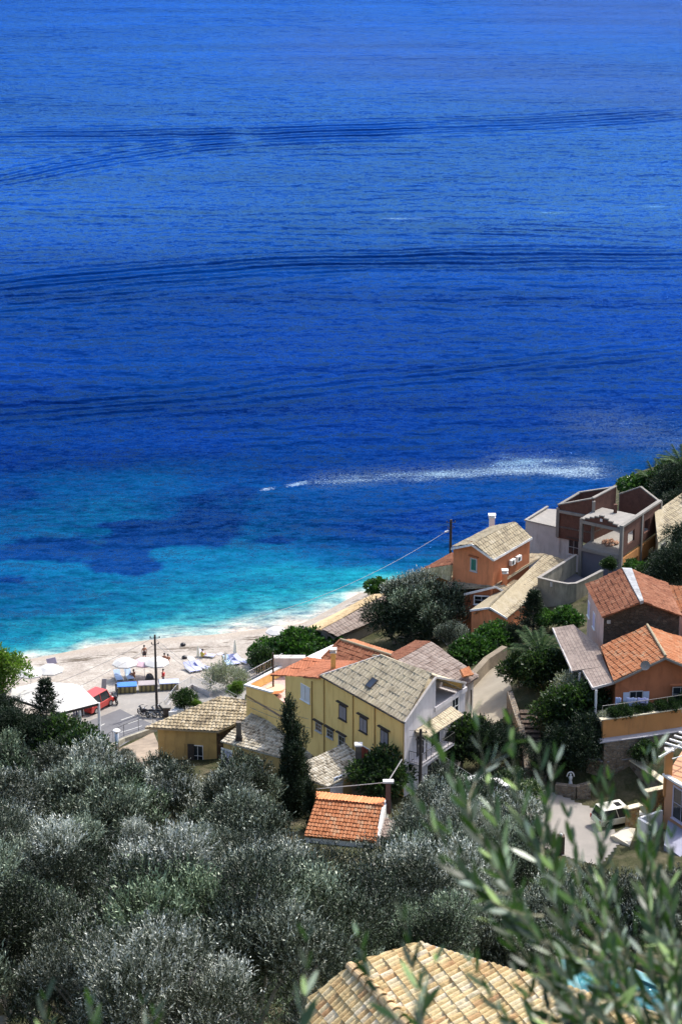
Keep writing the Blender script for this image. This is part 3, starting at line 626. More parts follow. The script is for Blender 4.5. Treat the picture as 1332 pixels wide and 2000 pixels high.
# small pent roof and balcony on the gable side
a, b = hit(808, 1426, gab), hit(880, 1382, gab); zz = (a.z + b.z) / 2; a.z = b.z = zz
cc, d2 = P(905, 1396, zz - .55), P(836, 1442, zz - .55)
roof(h, [a, b, cc, d2], T_YEL, .3, .5, .05, name='awning_roof')
for p in (cc, d2): MB().tube([p - UP * .1 - ig * .15, p - UP * 2.4 - ig * .15], .05, 6).build('post', M_DMET, h)
a, b = hit(799, 1483, gab), hit(862, 1450, gab); zz = (a.z + b.z) / 2; a.z = b.z = zz; q = ig * 1.25
bal = MB().prism([a, b, b + q, a + q], (0, 0, -.16)).build('balcony', M_GREYW, h); railing(bal, [a, a + q, b + q, b], 1.0)
window(h, gab, 820, 1458, .9, 2.0, 'pane', None, M_DWOOD, name='door'); window(h, gab, 850, 1437, 1.1, 2.0, 'pane', None, M_DWOOD, name='door'); window(h, gab, 845, 1512, 1.6, 2.1, 'pane', None, M_DWOOD, name='door'); window(h, gab, 888, 1380, 1.0, 1.5, 'pane', None, M_WHT)
# the lower wing with the red roof and its roof terrace
fx, fg = basis(front)[1], basis(front)[0]
wA = hit(557, 1318, front); wB = l_
wingtop = [V((wA.x, wA.y, wA.z)), hit(626, 1322, front)]
back = (D_ - L_); back.z = 0; back = back.normalized()
mb = MB(); mb.poly([V((wA.x, wA.y, 1)) , V((wB.x, wB.y, 1)), wingtop[1] - UP * .1, wA - UP * .1]).poly([V((wA.x, wA.y, 1)), wA - UP * .1, wA + back * 5 - UP * .1, V((wA.x, wA.y, 1)) + back * 5]); mb.build('wall', M_YEL, h)
p1 = RP([(528, 1318, wA.z - .05), (566, 1320, wA.z - .02), (640, 1289, wA.z + .7), (600, 1284)]); roof(h, p1, T_RED, .25, 1.2, .03)
p2 = [p1[1] + V((.02, 0, .0)), wingtop[1] + fx * .3, P(705, 1291, E - .4), p1[2]]
pl2 = plane3(p2[0], p2[1], p2[3]); p2[2] = hit(700, 1291, pl2); roof(h, p2, T_RED, .25, 1.2, .03)
window(h, front, 597, 1354, 1.25, 1.35, 'shutter', M_SHUT, M_WHT)
MB().tube([hit(610, 1330, front) + fx * .06, hit(610, 1440, front) + fx * .06], .05, 6).build('downpipe', M_YEL2, h)
chb = hit(651, 1306, pl2); chimney(h, chb, 1.5, .42, M_YEL2, M_DWHT)
tA, tB = hit(481, 1339, front), hit(531, 1353, front)
wa2 = V((wA.x, wA.y, tB.z - .3))
mb = MB(); mb.poly([V((tA.x, tA.y, 0)), V((wA.x, wA.y, 0)), wa2, tB, tA]); tw = mb.build('wall', M_YEL, h)
tC = P(549, 1303, tA.z); tfl = tA.z - .9
MB().prism([V((tA.x, tA.y, tfl)), V((wA.x, wA.y, tfl)), V((wA.x, wA.y, tfl)) + back * 8, V((tC.x, tC.y, tfl))], (0, 0, -.2)).build('terrace_floor', M_PINK, h)
MB().poly([V((tA.x, tA.y, 0)), tA, tC, V((tC.x, tC.y, 0))]).build('wall', M_YEL, h)
rim(h, [tA, tC], .3, .12, M_WHT); rim(h, [tA, tB], .3, .14, M_WHT)
railing(h, [P(484, 1330, tA.z + .3), P(552, 1294, tA.z + .3)], .9, M_METAL, .25)
MB().box(P(565, 1300, tA.z), (1.5, 0, 0), (0, .4, 0), (0, 0, .9)).build('parapet', M_DWHT, h)
for px, py in ((534, 1350),): 
    q = P(px, py, tfl + .3); MB().tube([q, V((q.x, q.y, wA.z - .1))], .09, 6).build('post', M_DWOOD, h)
# terrace furniture
tb = P(538, 1343, tfl + .75); t = thing('table', 'round terrace table with pale orange cloth under the red roof corner', 'table', (tb.x, tb.y, tfl))
MB().lathe((tb.x, tb.y, tfl), [(.3, 0), (.05, .05), (.05, .7)], 8).build('pedestal', M_DWOOD, t); MB().lathe((tb.x, tb.y, tfl), [(.85, .5), (.85, .74), (.84, .76)], 16).build('tablecloth', plain('peach_cloth', (.75, .45, .28), .9, .05), t)

# ================================================================ houses behind the yellow house
h = thing('house', 'low house whose terracotta gable roof shows just behind the red-roofed wing', 'house', P(690, 1300, 4))
Z = 13.6
ra, rb = P(665, 1250, Z + 1.2), P(764, 1281, Z + 1.2)
e1, e2 = P(628, 1287, Z), P(716, 1316, Z); f1, f2 = P(692, 1249, Z), P(786, 1279, Z)
roof(h, [e1, e2, rb, ra], T_TERR, .34, .5, .06); roof(h, [ra, rb, f2, f1], T_TERR2, .34, .5, .05)
MB().tube([ra + UP * .08, rb + UP * .08], .13, 8).build('ridge_cap', T_PALE, h)
MB().tube([ra + UP * .08, e1 + UP * .08], .1, 8).build('verge', T_TERR, h)
walls(h, [e1, e2, rb, f2, f1, ra], 2, M_WHT, .15, .14)
MB().prism(RP([(583, 1290, Z - .8), (640, 1292, Z - .8), (662, 1258, Z - .5), (650, 1259)]), (0, 0, -.3)).build('flat_roof', M_WHT, h)
h = thing('house', 'long house with big grey-brown tiled roof between the yellow house and the sandy path', 'house', P(850, 1330, 8))
Z = 14.2
ra, rb = P(842, 1254, Z + 1.5), P(776, 1290, Z + 1.5)
e1, e2 = P(935, 1322, Z - .2), P(868, 1366, Z - .2); f1 = P(757, 1280, Z)
roof(h, [ra, rb, e2, e1], T_BROWN, .42, .5, .05); roof(h, [ra, rb, f1, P(812, 1252, Z)], T_TERR, .34, .5, .05)
roof(h, [P(898, 1308, 15.6), P(905, 1322, 15.4), P(925, 1318, 14.6), P(912, 1305, 14.8)], T_TERR2, .3, .4, .06, name='roof_patch')
walls(h, [ra, rb, e2, e1], 3, M_DWHT, .5, .3)
q = P(920, 1347, 13.4); MB().tube([q, V((q.x, q.y, tz(q.x, q.y)))], .07, 6).build('post', M_DMET, h)
h = thing('house', 'long low house beside the beach with sand-coloured and grey roof slopes', 'house', P(690, 1240, 2))
Z = 4.2
ra, rb = P(628, 1230, Z + 1.3), P(755, 1160, Z + 1.3); e1, e2 = P(655, 1251, Z), P(795, 1186, Z); f1 = P(588, 1231, Z); f2 = P(728, 1161, Z)
roof(h, [ra, rb, e2, e1], T_BROWN, .5, .6, .05); roof(h, [ra, rb, f2, f1], tile_mat('sand_tile', [(.4, .28, .14), (.6, .44, .24), (.68, .52, .3)], .34, .5), .34, .5, .05)
walls(h, [e1, e2, rb, f2, f1, ra], 0, M_CONC, .2, .14)

# ================================================================ orange villa above the water
h = thing('house', 'upright orange house with green-shuttered gable window above the sea', 'house', P(940, 1130, 7))
Z = 14.0
g1, g3, g4 = P(881, 1071, Z), P(963, 1093, Z), P(1038, 1050, Z); ga = P(921, 1063, Z + 1.5); gb = P(1006, 1020, Z + 1.5); g2_ = g1 + (g4 - g3)
roof(h, [g3, g4, gb, ga], T_STONE if False else T_PALE, .42, .5, .06); roof(h, [ga, gb, g2_, g1], T_PALE, .42, .5, .06)
for a, b in ((g1, ga), (ga, g3), (g3, g4)):
    d = (b - a).normalized(); MB().box((a + b) / 2 - UP * .06, (b - a) / 2, d.cross(UP).normalized() * .08, UP * .12).build('verge', M_WHT, h)
cen = (g1 + g4) / 2
def ins(p, k=.22): d = cen - p; d.z = 0; return p + d.normalized() * k - UP * .15
pts_ = [ins(g1), ins(ga, .15), ins(g3), ins(g4), ins(gb, .15), ins(g2_)]
a, b = pts_[0], pts_[2]; gpl = vplane(a, b); apx = hit(921, 1066, gpl)
mb = MB(); mb.poly([V((a.x, a.y, -1)), V((b.x, b.y, -1)), b, V((apx.x, apx.y, ga.z - .15)), a]); mb.build('wall', M_ORG, h)
mb = MB(); c4 = pts_[3]; mb.poly([V((b.x, b.y, 5)), V((c4.x, c4.y, 5)), c4, b]); mb.build('wall', M_ORG_SHADE, h); spl = vplane(b, c4)
d5 = pts_[5]; mb = MB(); mb.poly([V((a.x, a.y, 5)), a, d5, V((d5.x, d5.y, 5))]).poly([V((c4.x, c4.y, 5)), c4, pts_[4], d5, V((d5.x, d5.y, 5))]); mb.build('wall', M_ORG_SHADE, h)
window(h, gpl, 925, 1103, .62, 1.2, 'shutter', M_SHUTT, M_DWHT, M_ORG_SHADE, fw=.13)
aircon(h, spl, 997, 1097); aircon(h, spl, 1009, 1090)
chimney(h, hit(960, 1028, plane3(ga, gb, g1)) , 1.0, .6, M_WHT, M_WHT)
k1 = P(820, 1113, 10.4); k2 = hit(883, 1130, gpl); k3 = hit(883, 1103, gpl); kk = P(884, 1079, 11.8)
roof(h, [k1, V((k2.x, k2.y, 10.4)) + gpl[1] * .4, k3], tile_mat('yellow_tile', [(.4, .32, .17), (.6, .5, .28), (.66, .56, .36)], .34, .5), .4, .5, .06, name='lean_to_roof'); roof(h, [k1, k3, kk], T_TERR, .34, .5, .05, name='lean_to_roof')
walls(h, [k1 + V((.3, .2, -.1)), V((k2.x, k2.y, 10.2)), V((kk.x, kk.y, 10.3))], 2, M_OCH, .2, .1)

h = thing('house', 'rambling orange single-storey house with pale stone-tiled roofs below the green-shuttered one', 'house', P(960, 1190, 7))
R1, R2 = P(956, 1186, 11.1), P(1064, 1082, 11.1)
ev1, ev2 = P(990, 1207, 9.9), P(1120, 1100, 9.9)
roof(h, [ev1, ev2, R2, R1], T_PALE, .42, .5, .06)
w1, w2 = P(918, 1191, 10.1), P(1000, 1134, 10.1)
roof(h, [R1, P(1010, 1134, 11.1), w2, w1], T_PALE, .42, .5, .06)
q1, q2 = P(871, 1151, 10.3), P(968, 1145, 11.0); q3 = P(1064, 1082, 11.15)
pz = plane3(q1, q2, q3); roof(h, [q1, q2, q3, hit(985, 1082, pz), hit(875, 1128, pz)], T_PALE, .42, .5, .06)
s1 = P(997, 1161, 10.3); roof(h, [q2 + UP * .01, s1, hit(1020, 1138, plane3(q2, s1, R2))], T_PALE, .42, .5, .06)
for a, b in ((w1, R1), (R1, ev1), (P(905, 1160, 10.1), q2), (q2, s1)):
    d = (b - a).normalized(); MB().box((a + b) / 2 - UP * .08, (b - a) / 2, d.cross(UP).normalized() * .08, UP * .1).build('verge', M_WHT, h)
i_ = V((0, .25, -.15)); mb = MB(); a, b, c = w1 + i_ + V((.15, 0, 0)), R1 + i_, ev1 + i_ - V((.15, 0, 0)); mb.poly([V((a.x, a.y, 2)), V((c.x, c.y, 2)), c, b, a]); mb.build('wall', M_ORG, h); wp = vplane(a, c)
ro = hit(957, 1202, wp); u, n = basis(wp); fr = MB().disc(ro + n * .03, n, .38, .08, 16).build('window', M_DWHT, h); MB().disc(ro + n * .08, n, .26, .03, 16).build('pane', GL, fr)
aa, cc2 = P(905, 1160, 10.1) + i_, s1 + i_; mb = MB(); mb.poly([V((aa.x, aa.y, 2)), V((cc2.x, cc2.y, 2)), cc2, q2 + i_, aa]).poly([V((a.x, a.y, 2)), a, w2 + i_, V((w2.x, w2.y + .2, 2))]).poly([V((c.x, c.y, 2)), c, ev2 + V((-.3, .1, -.15)), V((ev2.x - .3, ev2.y + .1, 2))]); mb.build('wall', M_ORG_SHADE, h)
wp = vplane(aa, cc2); window(h, wp, 940, 1172, 1.4, .8, 'pane', None, M_WHT, fw=.12)
chimney(h, P(985, 1142, 10.8), 1.3, .5, M_ORG, M_WHT)

# ================================================================ unfinished block house
h = thing('house', 'unfinished brick and concrete house with open storeys and no roof tiles', 'unfinished house', P(1170, 1080, 8))
u0 = P(1133, 1015, 15.2); u1 = P(1214, 1033, 15.2); u2 = P(1290, 982, 15.2)
ex = (u1 - u0).normalized(); ey = (u2 - u1).normalized(); W_, D2 = (u1 - u0).length, (u2 - u1).length
FL = 12.0
def q(a, b, z): p = u0 + ex * a + ey * b; return V((p.x, p.y, z))
nx_ = V((ex.y, -ex.x, 0)); ny_ = V((ey.y, -ey.x, 0))
def bar(parent_mb, a, b, w, hh): 
    d = (b - a).normalized(); s = d.cross(UP) if abs(d.z) < .9 else ex; s.normalize(); t = d.cross(s); parent_mb.box((a + b) / 2, (b - a) / 2, s * w / 2, t * hh / 2)
for a, b in ((0, 0), (W_ - .15, 0), (W_ - .15, D2 * .5), (W_ - .15, D2 - .1), (0, D2 - .1)): mb = MB(); mb.box(q(a + .08, b + .15, (FL + 15.3) / 2 - 2.1), ex * .17, ey * .17, UP * (15.3 - FL + 4.2) / 2); mb.build('column', M_CONC, h)
mb = MB(); bar(mb, q(.25, .12, 15.0), q(W_ - .25, .12, 15.0), .3, .34); mb.build('beam', M_CONC, h)
mb = MB(); bar(mb, q(.25, .14, FL - .1), q(W_ - .25, .14, FL - .1), .3, .34); mb.build('beam', M_CONC, h)
apx = q(W_ * .5, 0, 16.1); mb = MB(); mb.prism([q(.1, 0, 15.2), q(W_ - .1, 0, 15.2), apx], ey * .2)
st = mb.build('gable', M_BRICK, h)
k = 9; mb = MB()
for i in range(k):
    t = (i + .5) / k; hh = 15.22 + .9 * (1 - abs(2 * t - 1)); c = q(W_ * t, .1, hh); mb.box(c, ex * W_ / k / 2, ey * .14, UP * .07)
mb.build('coping', M_CONC, h); MB().box(apx - UP * .45 - ey * .01, ex * .14, ey * .02, UP * .16).build('vent', M_WHT, h)
dslab = D2 * .45; mb = MB(); mb.prism([q(0.02, .25, 15.35), q(W_ - .32, .25, 15.35), q(W_ - .32, dslab, 15.35), q(.02, dslab, 15.35)], (0, 0, -.25)); mb.build('roof_slab', M_CONCL, h)
mb = MB(); mb.prism([q(0.02, .3, FL + .02), q(W_ - .3, .3, FL + .02), q(W_ - .3, D2 - .3, FL + .02), q(.02, D2 - .3, FL + .02)], (0, 0, -.3)); mb.build('floor_slab', M_CONCL, h)
chimney(h, q(W_ * .47, dslab - .7, 15.4), .9, .35, M_BRICK, None, name='stub_column')
# right wall with two window holes (built round the openings), full height
def wall_holes(p0, p1, z0, z1, holes, th, mat, name='wall', nn=None):
    d = (p1 - p0); d.z = 0; Lw = d.length; d.normalize(); nn = nn or V((d.y, -d.x, 0)); mb = MB(); xs = sorted({0, Lw, *[a for a, _, _, _ in holes], *[b for _, b, _, _ in holes]})
    for xa, xb in zip(xs[:-1], xs[1:]):
        hs = [hh for hh in holes if hh[0] <= xa + 1e-6 and hh[1] >= xb - 1e-6]; segs = [(z0, z1)] if not hs else [(z0, hs[0][2]), (hs[0][3], z1)]
        for a, b in segs: mb.box(V((p0.x, p0.y, (a + b) / 2)) + d * (xa + xb) / 2 - nn * th / 2, d * (xb - xa) / 2, nn * th / 2, UP * (b - a) / 2)
    return mb.build(name, mat, h)
wall_holes(q(W_, 0.33, 0), q(W_, D2 - .3, 0), FL + .05, 15.3, [(D2 * .13, D2 * .3, 12.9, 14.2), (D2 * .55, D2 * .7, 12.9, 14.3)], .22, M_BRICK, nn=ny_)
mb = MB(); mb.box(q(W_ - .1, D2 / 2, 15.42), ey * D2 / 2, ny_ * .22, UP * .11); mb.build('coping', M_CONC, h)
mb = MB(); mb.prism([q(.1, D2, 15.2), q(W_, D2, 15.2), q(W_ * .5, D2, 16.5)], -ey * .2); mb.prism([q(0, D2, FL), q(W_, D2, FL), q(W_, D2, 15.2), q(0.05, D2, 15.2)], -ey * .22); mb.build('wall', M_BRICK, h)
for a, b in ((q(-.05, D2 - .1, 15.25), q(W_ * .5, D2 - .1, 16.58)), (q(W_ * .5, D2 - .1, 16.58), q(W_ + .05, D2 - .1, 15.25))): mb = MB(); bar(mb, a, b, .3, .12); mb.build('coping', M_CONC, h)
mb = MB(); mb.prism([q(0.0, .3, FL), q(W_ * .2, .3, FL), q(W_ * .2, .3, 11.9), q(0, .3, 11.9)], ey * .1); mb.build('sill', M_CONC, h)
# rubble and a slab lying on the open floor
t = thing('rubble_heap', 'heap of broken bricks on the open floor of the unfinished house', 'rubble', q(W_ * .5, D2 * .25, FL)); mb = MB()
for i in range(60):
    r_ = rnd.random() ** .5 * .9; an = rnd.random() * 6.28; c = q(W_ * .45, D2 * .3, FL + .1 + max(0, .6 * (1 - r_)) * rnd.random()) + V((math.cos(an) * r_, math.sin(an) * r_, 0)); a = V((rnd.uniform(-1, 1), rnd.uniform(-1, 1), rnd.uniform(-.4, .4))).normalized(); b = a.orthogonal().normalized(); mb.box(c, a * .14, b * .07, a.cross(b) * .05)
mb.build('bricks', plain('pale_brick', (.5, .3, .2), .9, .2, 6), t)
# lower storey
wall_holes(q(W_, 0, 0), q(W_, D2, 0), 6, FL - .3, [(D2 * .35, D2 * .45, 9.6, 10.8), (D2 * .72, D2 * .9, 8, 10.6)], .25, M_OCH, nn=ny_)
mb = MB(); mb.poly([q(0, .2, 5), q(W_, .2, 5), q(W_, .2, FL - .3), q(0, .2, FL - .3)]).poly([q(0, .2, 5), q(0, .2, FL - .3), q(0, D2, FL - .3), q(0, D2, 5)]); mb.build('wall', plain('shadowed_blue_render', (.13, .13, .16), .9, .1, 1), h)  # the wall's shade is put into its dark blue colour
# higher left block, open at the top
b0, b1, b2 = P(1089, 987, 15.3), P(1159, 974, 16.8), P(1203, 951, 17.0); b3 = P(1131, 962, 16.0)
for a, b, m in ((b0, b1, M_BRICK), (b1, b2, M_BRICK), (b2, b3, M_BRICK), (b3, b0, M_BRICK)):
    d = (b - a); d.z = 0; n = V((-d.y, d.x, 0)).normalized() * .2; mb = MB(); mb.add([V((a.x, a.y, FL - .4)), V((b.x, b.y, FL - .4)), V((b.x, b.y, FL - .4)) + n, V((a.x, a.y, FL - .4)) + n, a, b, b + n, a + n], [(0, 1, 2, 3), (4, 5, 6, 7), (0, 1, 5, 4), (1, 2, 6, 5), (2, 3, 7, 6), (3, 0, 4, 7)]); mb.build('wall', m, h)
    mb = MB(); bar(mb, a + n / 2 + UP * .06, b + n / 2 + UP * .06, .34, .12); mb.build('coping', M_CONC, h)
for c in (b0, b1): mb = MB(); mb.box(V((c.x, c.y, (c.z + FL) / 2 - .25)) - V((0, .1, 0)), (.16, 0, 0), (0, .16, 0), UP * ((c.z - FL) / 2)); mb.build('column', M_CONC, h)
dd = (b1 - b0); dd.z = 0; dd.normalize(); mb = MB(); mb.box((V((b0.x, b0.y, 14.7)) + V((b1.x, b1.y, 14.7))) / 2 - V((0, .12, 0)), dd * ((b1 - b0).length / 2 - .3), V((-dd.y, dd.x, 0)) * .12, UP * .14); mb.build('beam', M_CONC, h)
mb = MB(); mb.prism([V((b.x, b.y, 13.0)) for b in (b0, b1, b2, b3)], (0, 0, -.2)); mb.build('floor_slab', M_CONCL, h)
# whitish flat-roofed annex
h = thing('annex', 'flat-roofed dirty white annex beside the unfinished brick house', 'house', P(1060, 1070, 8))
a0, a1, a2, a3 = P(1026, 1017, 12.6), P(1088, 1031, 12.6), P(1095, 993, 12.6), P(1068, 991, 12.6); a1b = P(1133, 1041, 12.6)
mb = MB(); mb.poly([V((a0.x, a0.y, 4)), V((a1b.x, a1b.y, 4)), a1b, a0]).poly([V((a0.x, a0.y, 4)), a0, a3, V((a3.x, a3.y, 4))]); mb.build('wall', M_DWHT, h)
mb = MB(); mb.prism([a0 + V((.1, .1, -.12)), a1b + V((-.1, .2, -.12)), P(1150, 1005, 12.5), a2 - UP * .12, a3 + V((0, -.1, -.12))], (0, 0, -.2)); mb.build('flat_roof', M_CONCL, h); rim(h, [a3, a0, a1], .25, .14, M_CONCL)
apl = vplane(a0, a1b); window(h, apl, 1120, 1069, 1.2, 1.6, 'pane', None, M_DWHT, M_DWOOD)
MB().tube([hit(1092, 1035, apl) - UP * 0, hit(1092, 1080, apl)], .06, 6).build('downpipe', M_DWHT, h)
# concrete tank / walled yard
h = thing('concrete_tank', 'open stained concrete tank with pale rim and rounded corner below the unfinished house', 'tank', P(1090, 1170, 8))
rimp = [P(1123, 1085, 11.2), P(1052, 1129, 11.2), P(1085, 1137, 11.2), P(1108, 1141, 11.2), P(1124, 1140, 11.2), P(1140, 1133, 11.2), P(1175, 1115, 11.2)]
mb = MB()
for i, (a, b) in enumerate(zip(rimp[:-1], rimp[1:])):
    d = (b - a).normalized(); n = V((-d.y, d.x, 0)) * (.11 + .002 * i); e = d * .05; mb.prism([a - n - e, b - n + e, b + n + e, a + n - e], (0, 0, -3.9 + .01 * i))
mb.build('wall', M_CONCD, h); rim(h, rimp, .34, .1, M_CONCL)
MB().prism([V((p.x, p.y, 9.2)) for p in (rimp[0], rimp[1], rimp[3], rimp[4], rimp[6])], (0, 0, -.2)).build('floor', plain('dark_wet_concrete', (.10, .10, .12), .8, .2, 1), h)
MB().box(P(1076, 1141, 10.9), (.12, 0, 0), (0, .1, 0), (0, 0, .25)).build('spout', M_DWHT, h)
wallbox('stone_wall', 'dry stone footing wall right under the stained concrete tank', 'wall', [P(1060, 1172, 8.2), P(1100, 1182, 8.2), P(1150, 1174, 8.2)], 5, .6, M_STONE)
# cream house at the right edge behind
h = thing('house', 'cream house with pale tiled roof half hidden behind the unfinished house', 'house', P(1310, 1080, 10))
Z = 13.0; a, b = P(1284, 1060, Z), P(1350, 1018, Z); c, d = P(1335, 960, Z + 1.6), P(1278, 1000, Z + 1.6)
roof(h, [a, b, c, d], T_PALE, .4, .5, .06); w = walls(h, [a, b, c, d], 6, plain('cream_render', (.62, .58, .40), .88, .08, .8, dirt=(.4, .36, .24), streak=True), .25, .15)
window(h, w[0], 1293, 1078, .8, 1.9, 'pane', None, M_DWHT, name='door')

# ================================================================ stone gable house and its lower wing
h = thing('house', 'house with dark stone gable and twin terracotta roof slopes, laundry terrace below', 'house', P(1250, 1290, 15))
Z = 21.2; e0, e1, rg0, rg1 = P(1142, 1142, Z), P(1175, 1206, Z), P(1214, 1111, Z + 1.7), P(1249, 1177, Z + 1.7)
e3, e2 = P(1332, 1203, Z), P(1303, 1140, Z)
e0 = e1 + (e0 - e1)
roof(h, [e1, e0, rg0, rg1], T_TERR, .36, .45, .06); r0, r1 = P(1233, 1112, Z + 1.7), P(1256, 1175, Z + 1.7)
roof(h, [r1, r0, e2, e3], T_TERR, .36, .45, .06)
mb = MB(); mb.prism([rg0 + UP * .13, rg1 + UP * .13, r1 + UP * .13, r0 + UP * .13], (0, 0, -.3)); mb.build('ridge_cap', plain('weathered_lead', (.32, .33, .34), .8, .25, 3, dirt=(.1, .1, .1)), h)
ii = V((.2, .25, -.14)); ij = V((-.2, .3, -.14))
a, b, c = e1 + ii, V((rg1.x, rg1.y, rg1.z)) + V((.1, .3, -.14)), e3 + ij; f0 = e0 + V((.3, -.1, -.14))
mb = MB(); mb.poly([V((a.x, a.y, 13)), V((c.x, c.y, 13)), c, r1 + V((0, .3, -.14)), b, a]); mb.build('wall', M_DSTONE, h); sg = vplane(a, c)
mb = MB(); mb.poly([V((a.x, a.y, 13)), a, f0, V((f0.x, f0.y, 13))]); mb.build('wall', M_PINK, h); sl = vplane(a, f0)
mb = MB(); bk = e2 + V((-.3, -.1, -.14)); mb.poly([V((f0.x, f0.y, 13)), f0, rg0 - UP * .2, bk, V((bk.x, bk.y, 13))]).poly([V((c.x, c.y, 13)), c, bk, V((bk.x, bk.y, 13))]); mb.build('wall', M_PINK, h)
for px, py in ((1150, 1190), (1160, 1212)): window(h, sl, px, py, .9, 1.3, 'shutter', plain('lavender_shutter', (.5, .45, .62), .6, .06), M_WHT)
MB().box(hit(1188, 1214, sg) - V((0, .05, 0)), (.16, 0, 0), (0, .05, 0), (0, 0, .16)).build('vent', M_DWHT, h)
# blue-grey flashing where the lower roof meets the gable
fl = [hit(1174, 1263, sg), hit(1267, 1221, sg), hit(1327, 1254, sg)]; mb = MB()
for a_, b_ in zip(fl[:-1], fl[1:]): mb.box((a_ + b_) / 2 - V((0, .12, 0)), (b_ - a_) / 2, V((0, .12, 0)), (0, 0, .12))
mb.build('flashing', plain('lead_flashing', (.28, .30, .36), .6, .1), h)
lp = plane3(P(1175, 1288, 19.1), P(1198, 1331, 18.8), P(1299, 1283, 20.6))
low = [hit(1198, 1331, lp), hit(1299, 1283, lp), hit(1263, 1222, lp), hit(1172, 1262, lp)]
roof(h, low, T_TERR2, .36, .45, .06)
rp = plane3(low[1], low[2], P(1345, 1302, 19.7)); rt = [low[1], low[2], hit(1380, 1262, rp), hit(1380, 1318, rp)]; roof(h, rt, T_TERR2, .36, .45, .05)
mb = MB(); mb.tube([low[1] + UP * .1, low[2] + UP * .1], .12, 8); mb.build('ridge_cap', T_PALE, h)
vz = 18.7
vp = [P(1198, 1332, vz), P(1157, 1343, vz - .35), P(1138, 1309, vz - .35), P(1175, 1290, vz)]; vpl = plane3(vp[0], vp[1], vp[3])
roof(h, [hit(1198, 1332, vpl), hit(1157, 1343, vpl), hit(1138, 1309, vpl), hit(1183, 1300, vpl)], T_FLAT, .3, .3, 0, .02, name='veranda_roof')
roof(h, [hit(1183, 1300, vpl), hit(1117, 1311, vpl), hit(1079, 1226, vpl), hit(1119, 1220, vpl), hit(1166, 1258, vpl)], T_FLAT, .3, .3, 0, .02, name='veranda_roof')
for a_, b_ in (((1157, 1343), (1198, 1332)), ((1157, 1343), (1138, 1309)), ((1117, 1311), (1079, 1226))):
    p_, q_ = hit(*a_, vpl), hit(*b_, vpl); d = (q_ - p_).normalized(); MB().box((p_ + q_) / 2 - UP * .08, (q_ - p_) / 2, d.cross(UP).normalized() * .06, UP * .1).build('fascia', M_DWHT, h)
for px, py in ((1160, 1346), (1128, 1312), (1110, 1296)):
    p_ = hit(px, py, vpl) + V((.2, .3, -.2)); MB().tube([p_, V((p_.x, p_.y, 14.6))], .11, 8).build('post', M_WHT, h)
a = low[0] + V((.2, .4, -.15)); b = low[1] + V((0, .4, -.15)); c = rt[3] + V((0, .4, -.15)); mb = MB(); mb.poly([V((a.x, a.y, 13)), V((c.x, c.y, 13)), c, b, a]).poly([V((a.x, a.y, 13)), a, low[3] + V((.3, 0, -.15)), V((low[3].x + .3, low[3].y, 13))]); mb.build('wall', M_ORG_SHADE, h)
lw = vplane(a, c); d_ = (b - a).normalized()
for a_, b_ in ((low[0], low[1]), (low[1], rt[3])): MB().box((a_ + b_) / 2 - V((0, -.02, .13)), (b_ - a_) / 2, V((0, .1, 0)), (0, 0, .1)).build('verge', M_CONC, h)
window(h, lw, 1241, 1365, 1.05, 1.35, 'open', M_SHUTB, M_DWHT); window(h, lw, 1328, 1355, 1.3, 1.2, 'pane', None, M_DWHT, M_ORG_SHADE)
mb = MB(); dsh = hit(1258, 1300, lw) - V((0, .6, 0)); mb.tube([dsh - UP * .3 + V((0, .6, 0)), dsh + UP * .1 + V((0, .3, 0)), dsh], .03, 6); ar = mb.build('dish_arm', M_DMET, h)
nrm = V((-.3, -.8, .5)).normalized(); mb = MB(); u_ = nrm.orthogonal().normalized(); v_ = nrm.cross(u_); b0_ = dsh + UP * .25; ring = []
for r_, dz in ((0.02, 0), (.2, .02), (.36, .08), (.42, .13)):
    ring.append([b0_ + nrm * dz + (u_ * math.cos(t_) + v_ * math.sin(t_)) * r_ for t_ in [k_ * math.pi / 8 for k_ in range(16)]])
for i in range(3):
    for k_ in range(16): mb.poly([ring[i][k_], ring[i][(k_ + 1) % 16], ring[i + 1][(k_ + 1) % 16], ring[i + 1][k_]])
mb.build('satellite_dish', M_CONC, h)
TF = 15.9
pa = [P(1176, 1405, 16.5), P(1260, 1394, 16.5), P(1345, 1381, 16.5)]
mb = MB(); mb.prism([V((pa[0].x, pa[0].y, TF)), V((pa[2].x, pa[2].y, TF)), V((pa[2].x + 3, pa[2].y + 12, TF)), V((pa[0].x - 1, pa[0].y + 12, TF))], (0, 0, -.3)); mb.build('terrace_floor', M_PATH, h)
t = wallbox('terrace_wall', 'orange-ochre parapet wall with capstones in front of the laundry terrace', 'wall', pa, 14.6, .35, M_OCH, M_CAPST)
t2_ = wallbox('stone_wall', 'upper tier of the dark stone retaining wall right under the orange-ochre parapet', 'retaining wall', [p + V((0, -.5, -1.75)) for p in pa], 8, .8, M_STONE, plain('grey_ledge', (.3, .3, .33), .9, .1))
t3 = wallbox('stone_wall', 'lower tier of the dark stone retaining wall behind the white parked car', 'retaining wall', [P(1148, 1478, 12.9), P(1180, 1483, 12.9), P(1232, 1478, 12.9)], 8, .9, M_STONE, plain('grey_ledge', (.3, .3, .33), .9, .1))
wallbox('stone_wall', 'stone wall with cream capstones sloping down to the orange modern house', 'retaining wall', [P(1228, 1480, 12.8), P(1262, 1503, 12.6), P(1300, 1530, 12.4)], 8, .6, M_STONE, M_CAPST)
wallbox('stone_wall', 'low stone wall behind the small white garden statue', 'wall', [P(1085, 1530, 11.6), P(1125, 1535, 11.6), P(1152, 1528, 11.8)], 8, .5, M_STONE)
p_ = P(1208, 1362, TF + 1.45); 
t = thing('railing', 'thin metal terrace railing hung with laundry and climbing plants', 'railing', V((pa[0].x, pa[0].y, 16.6)))
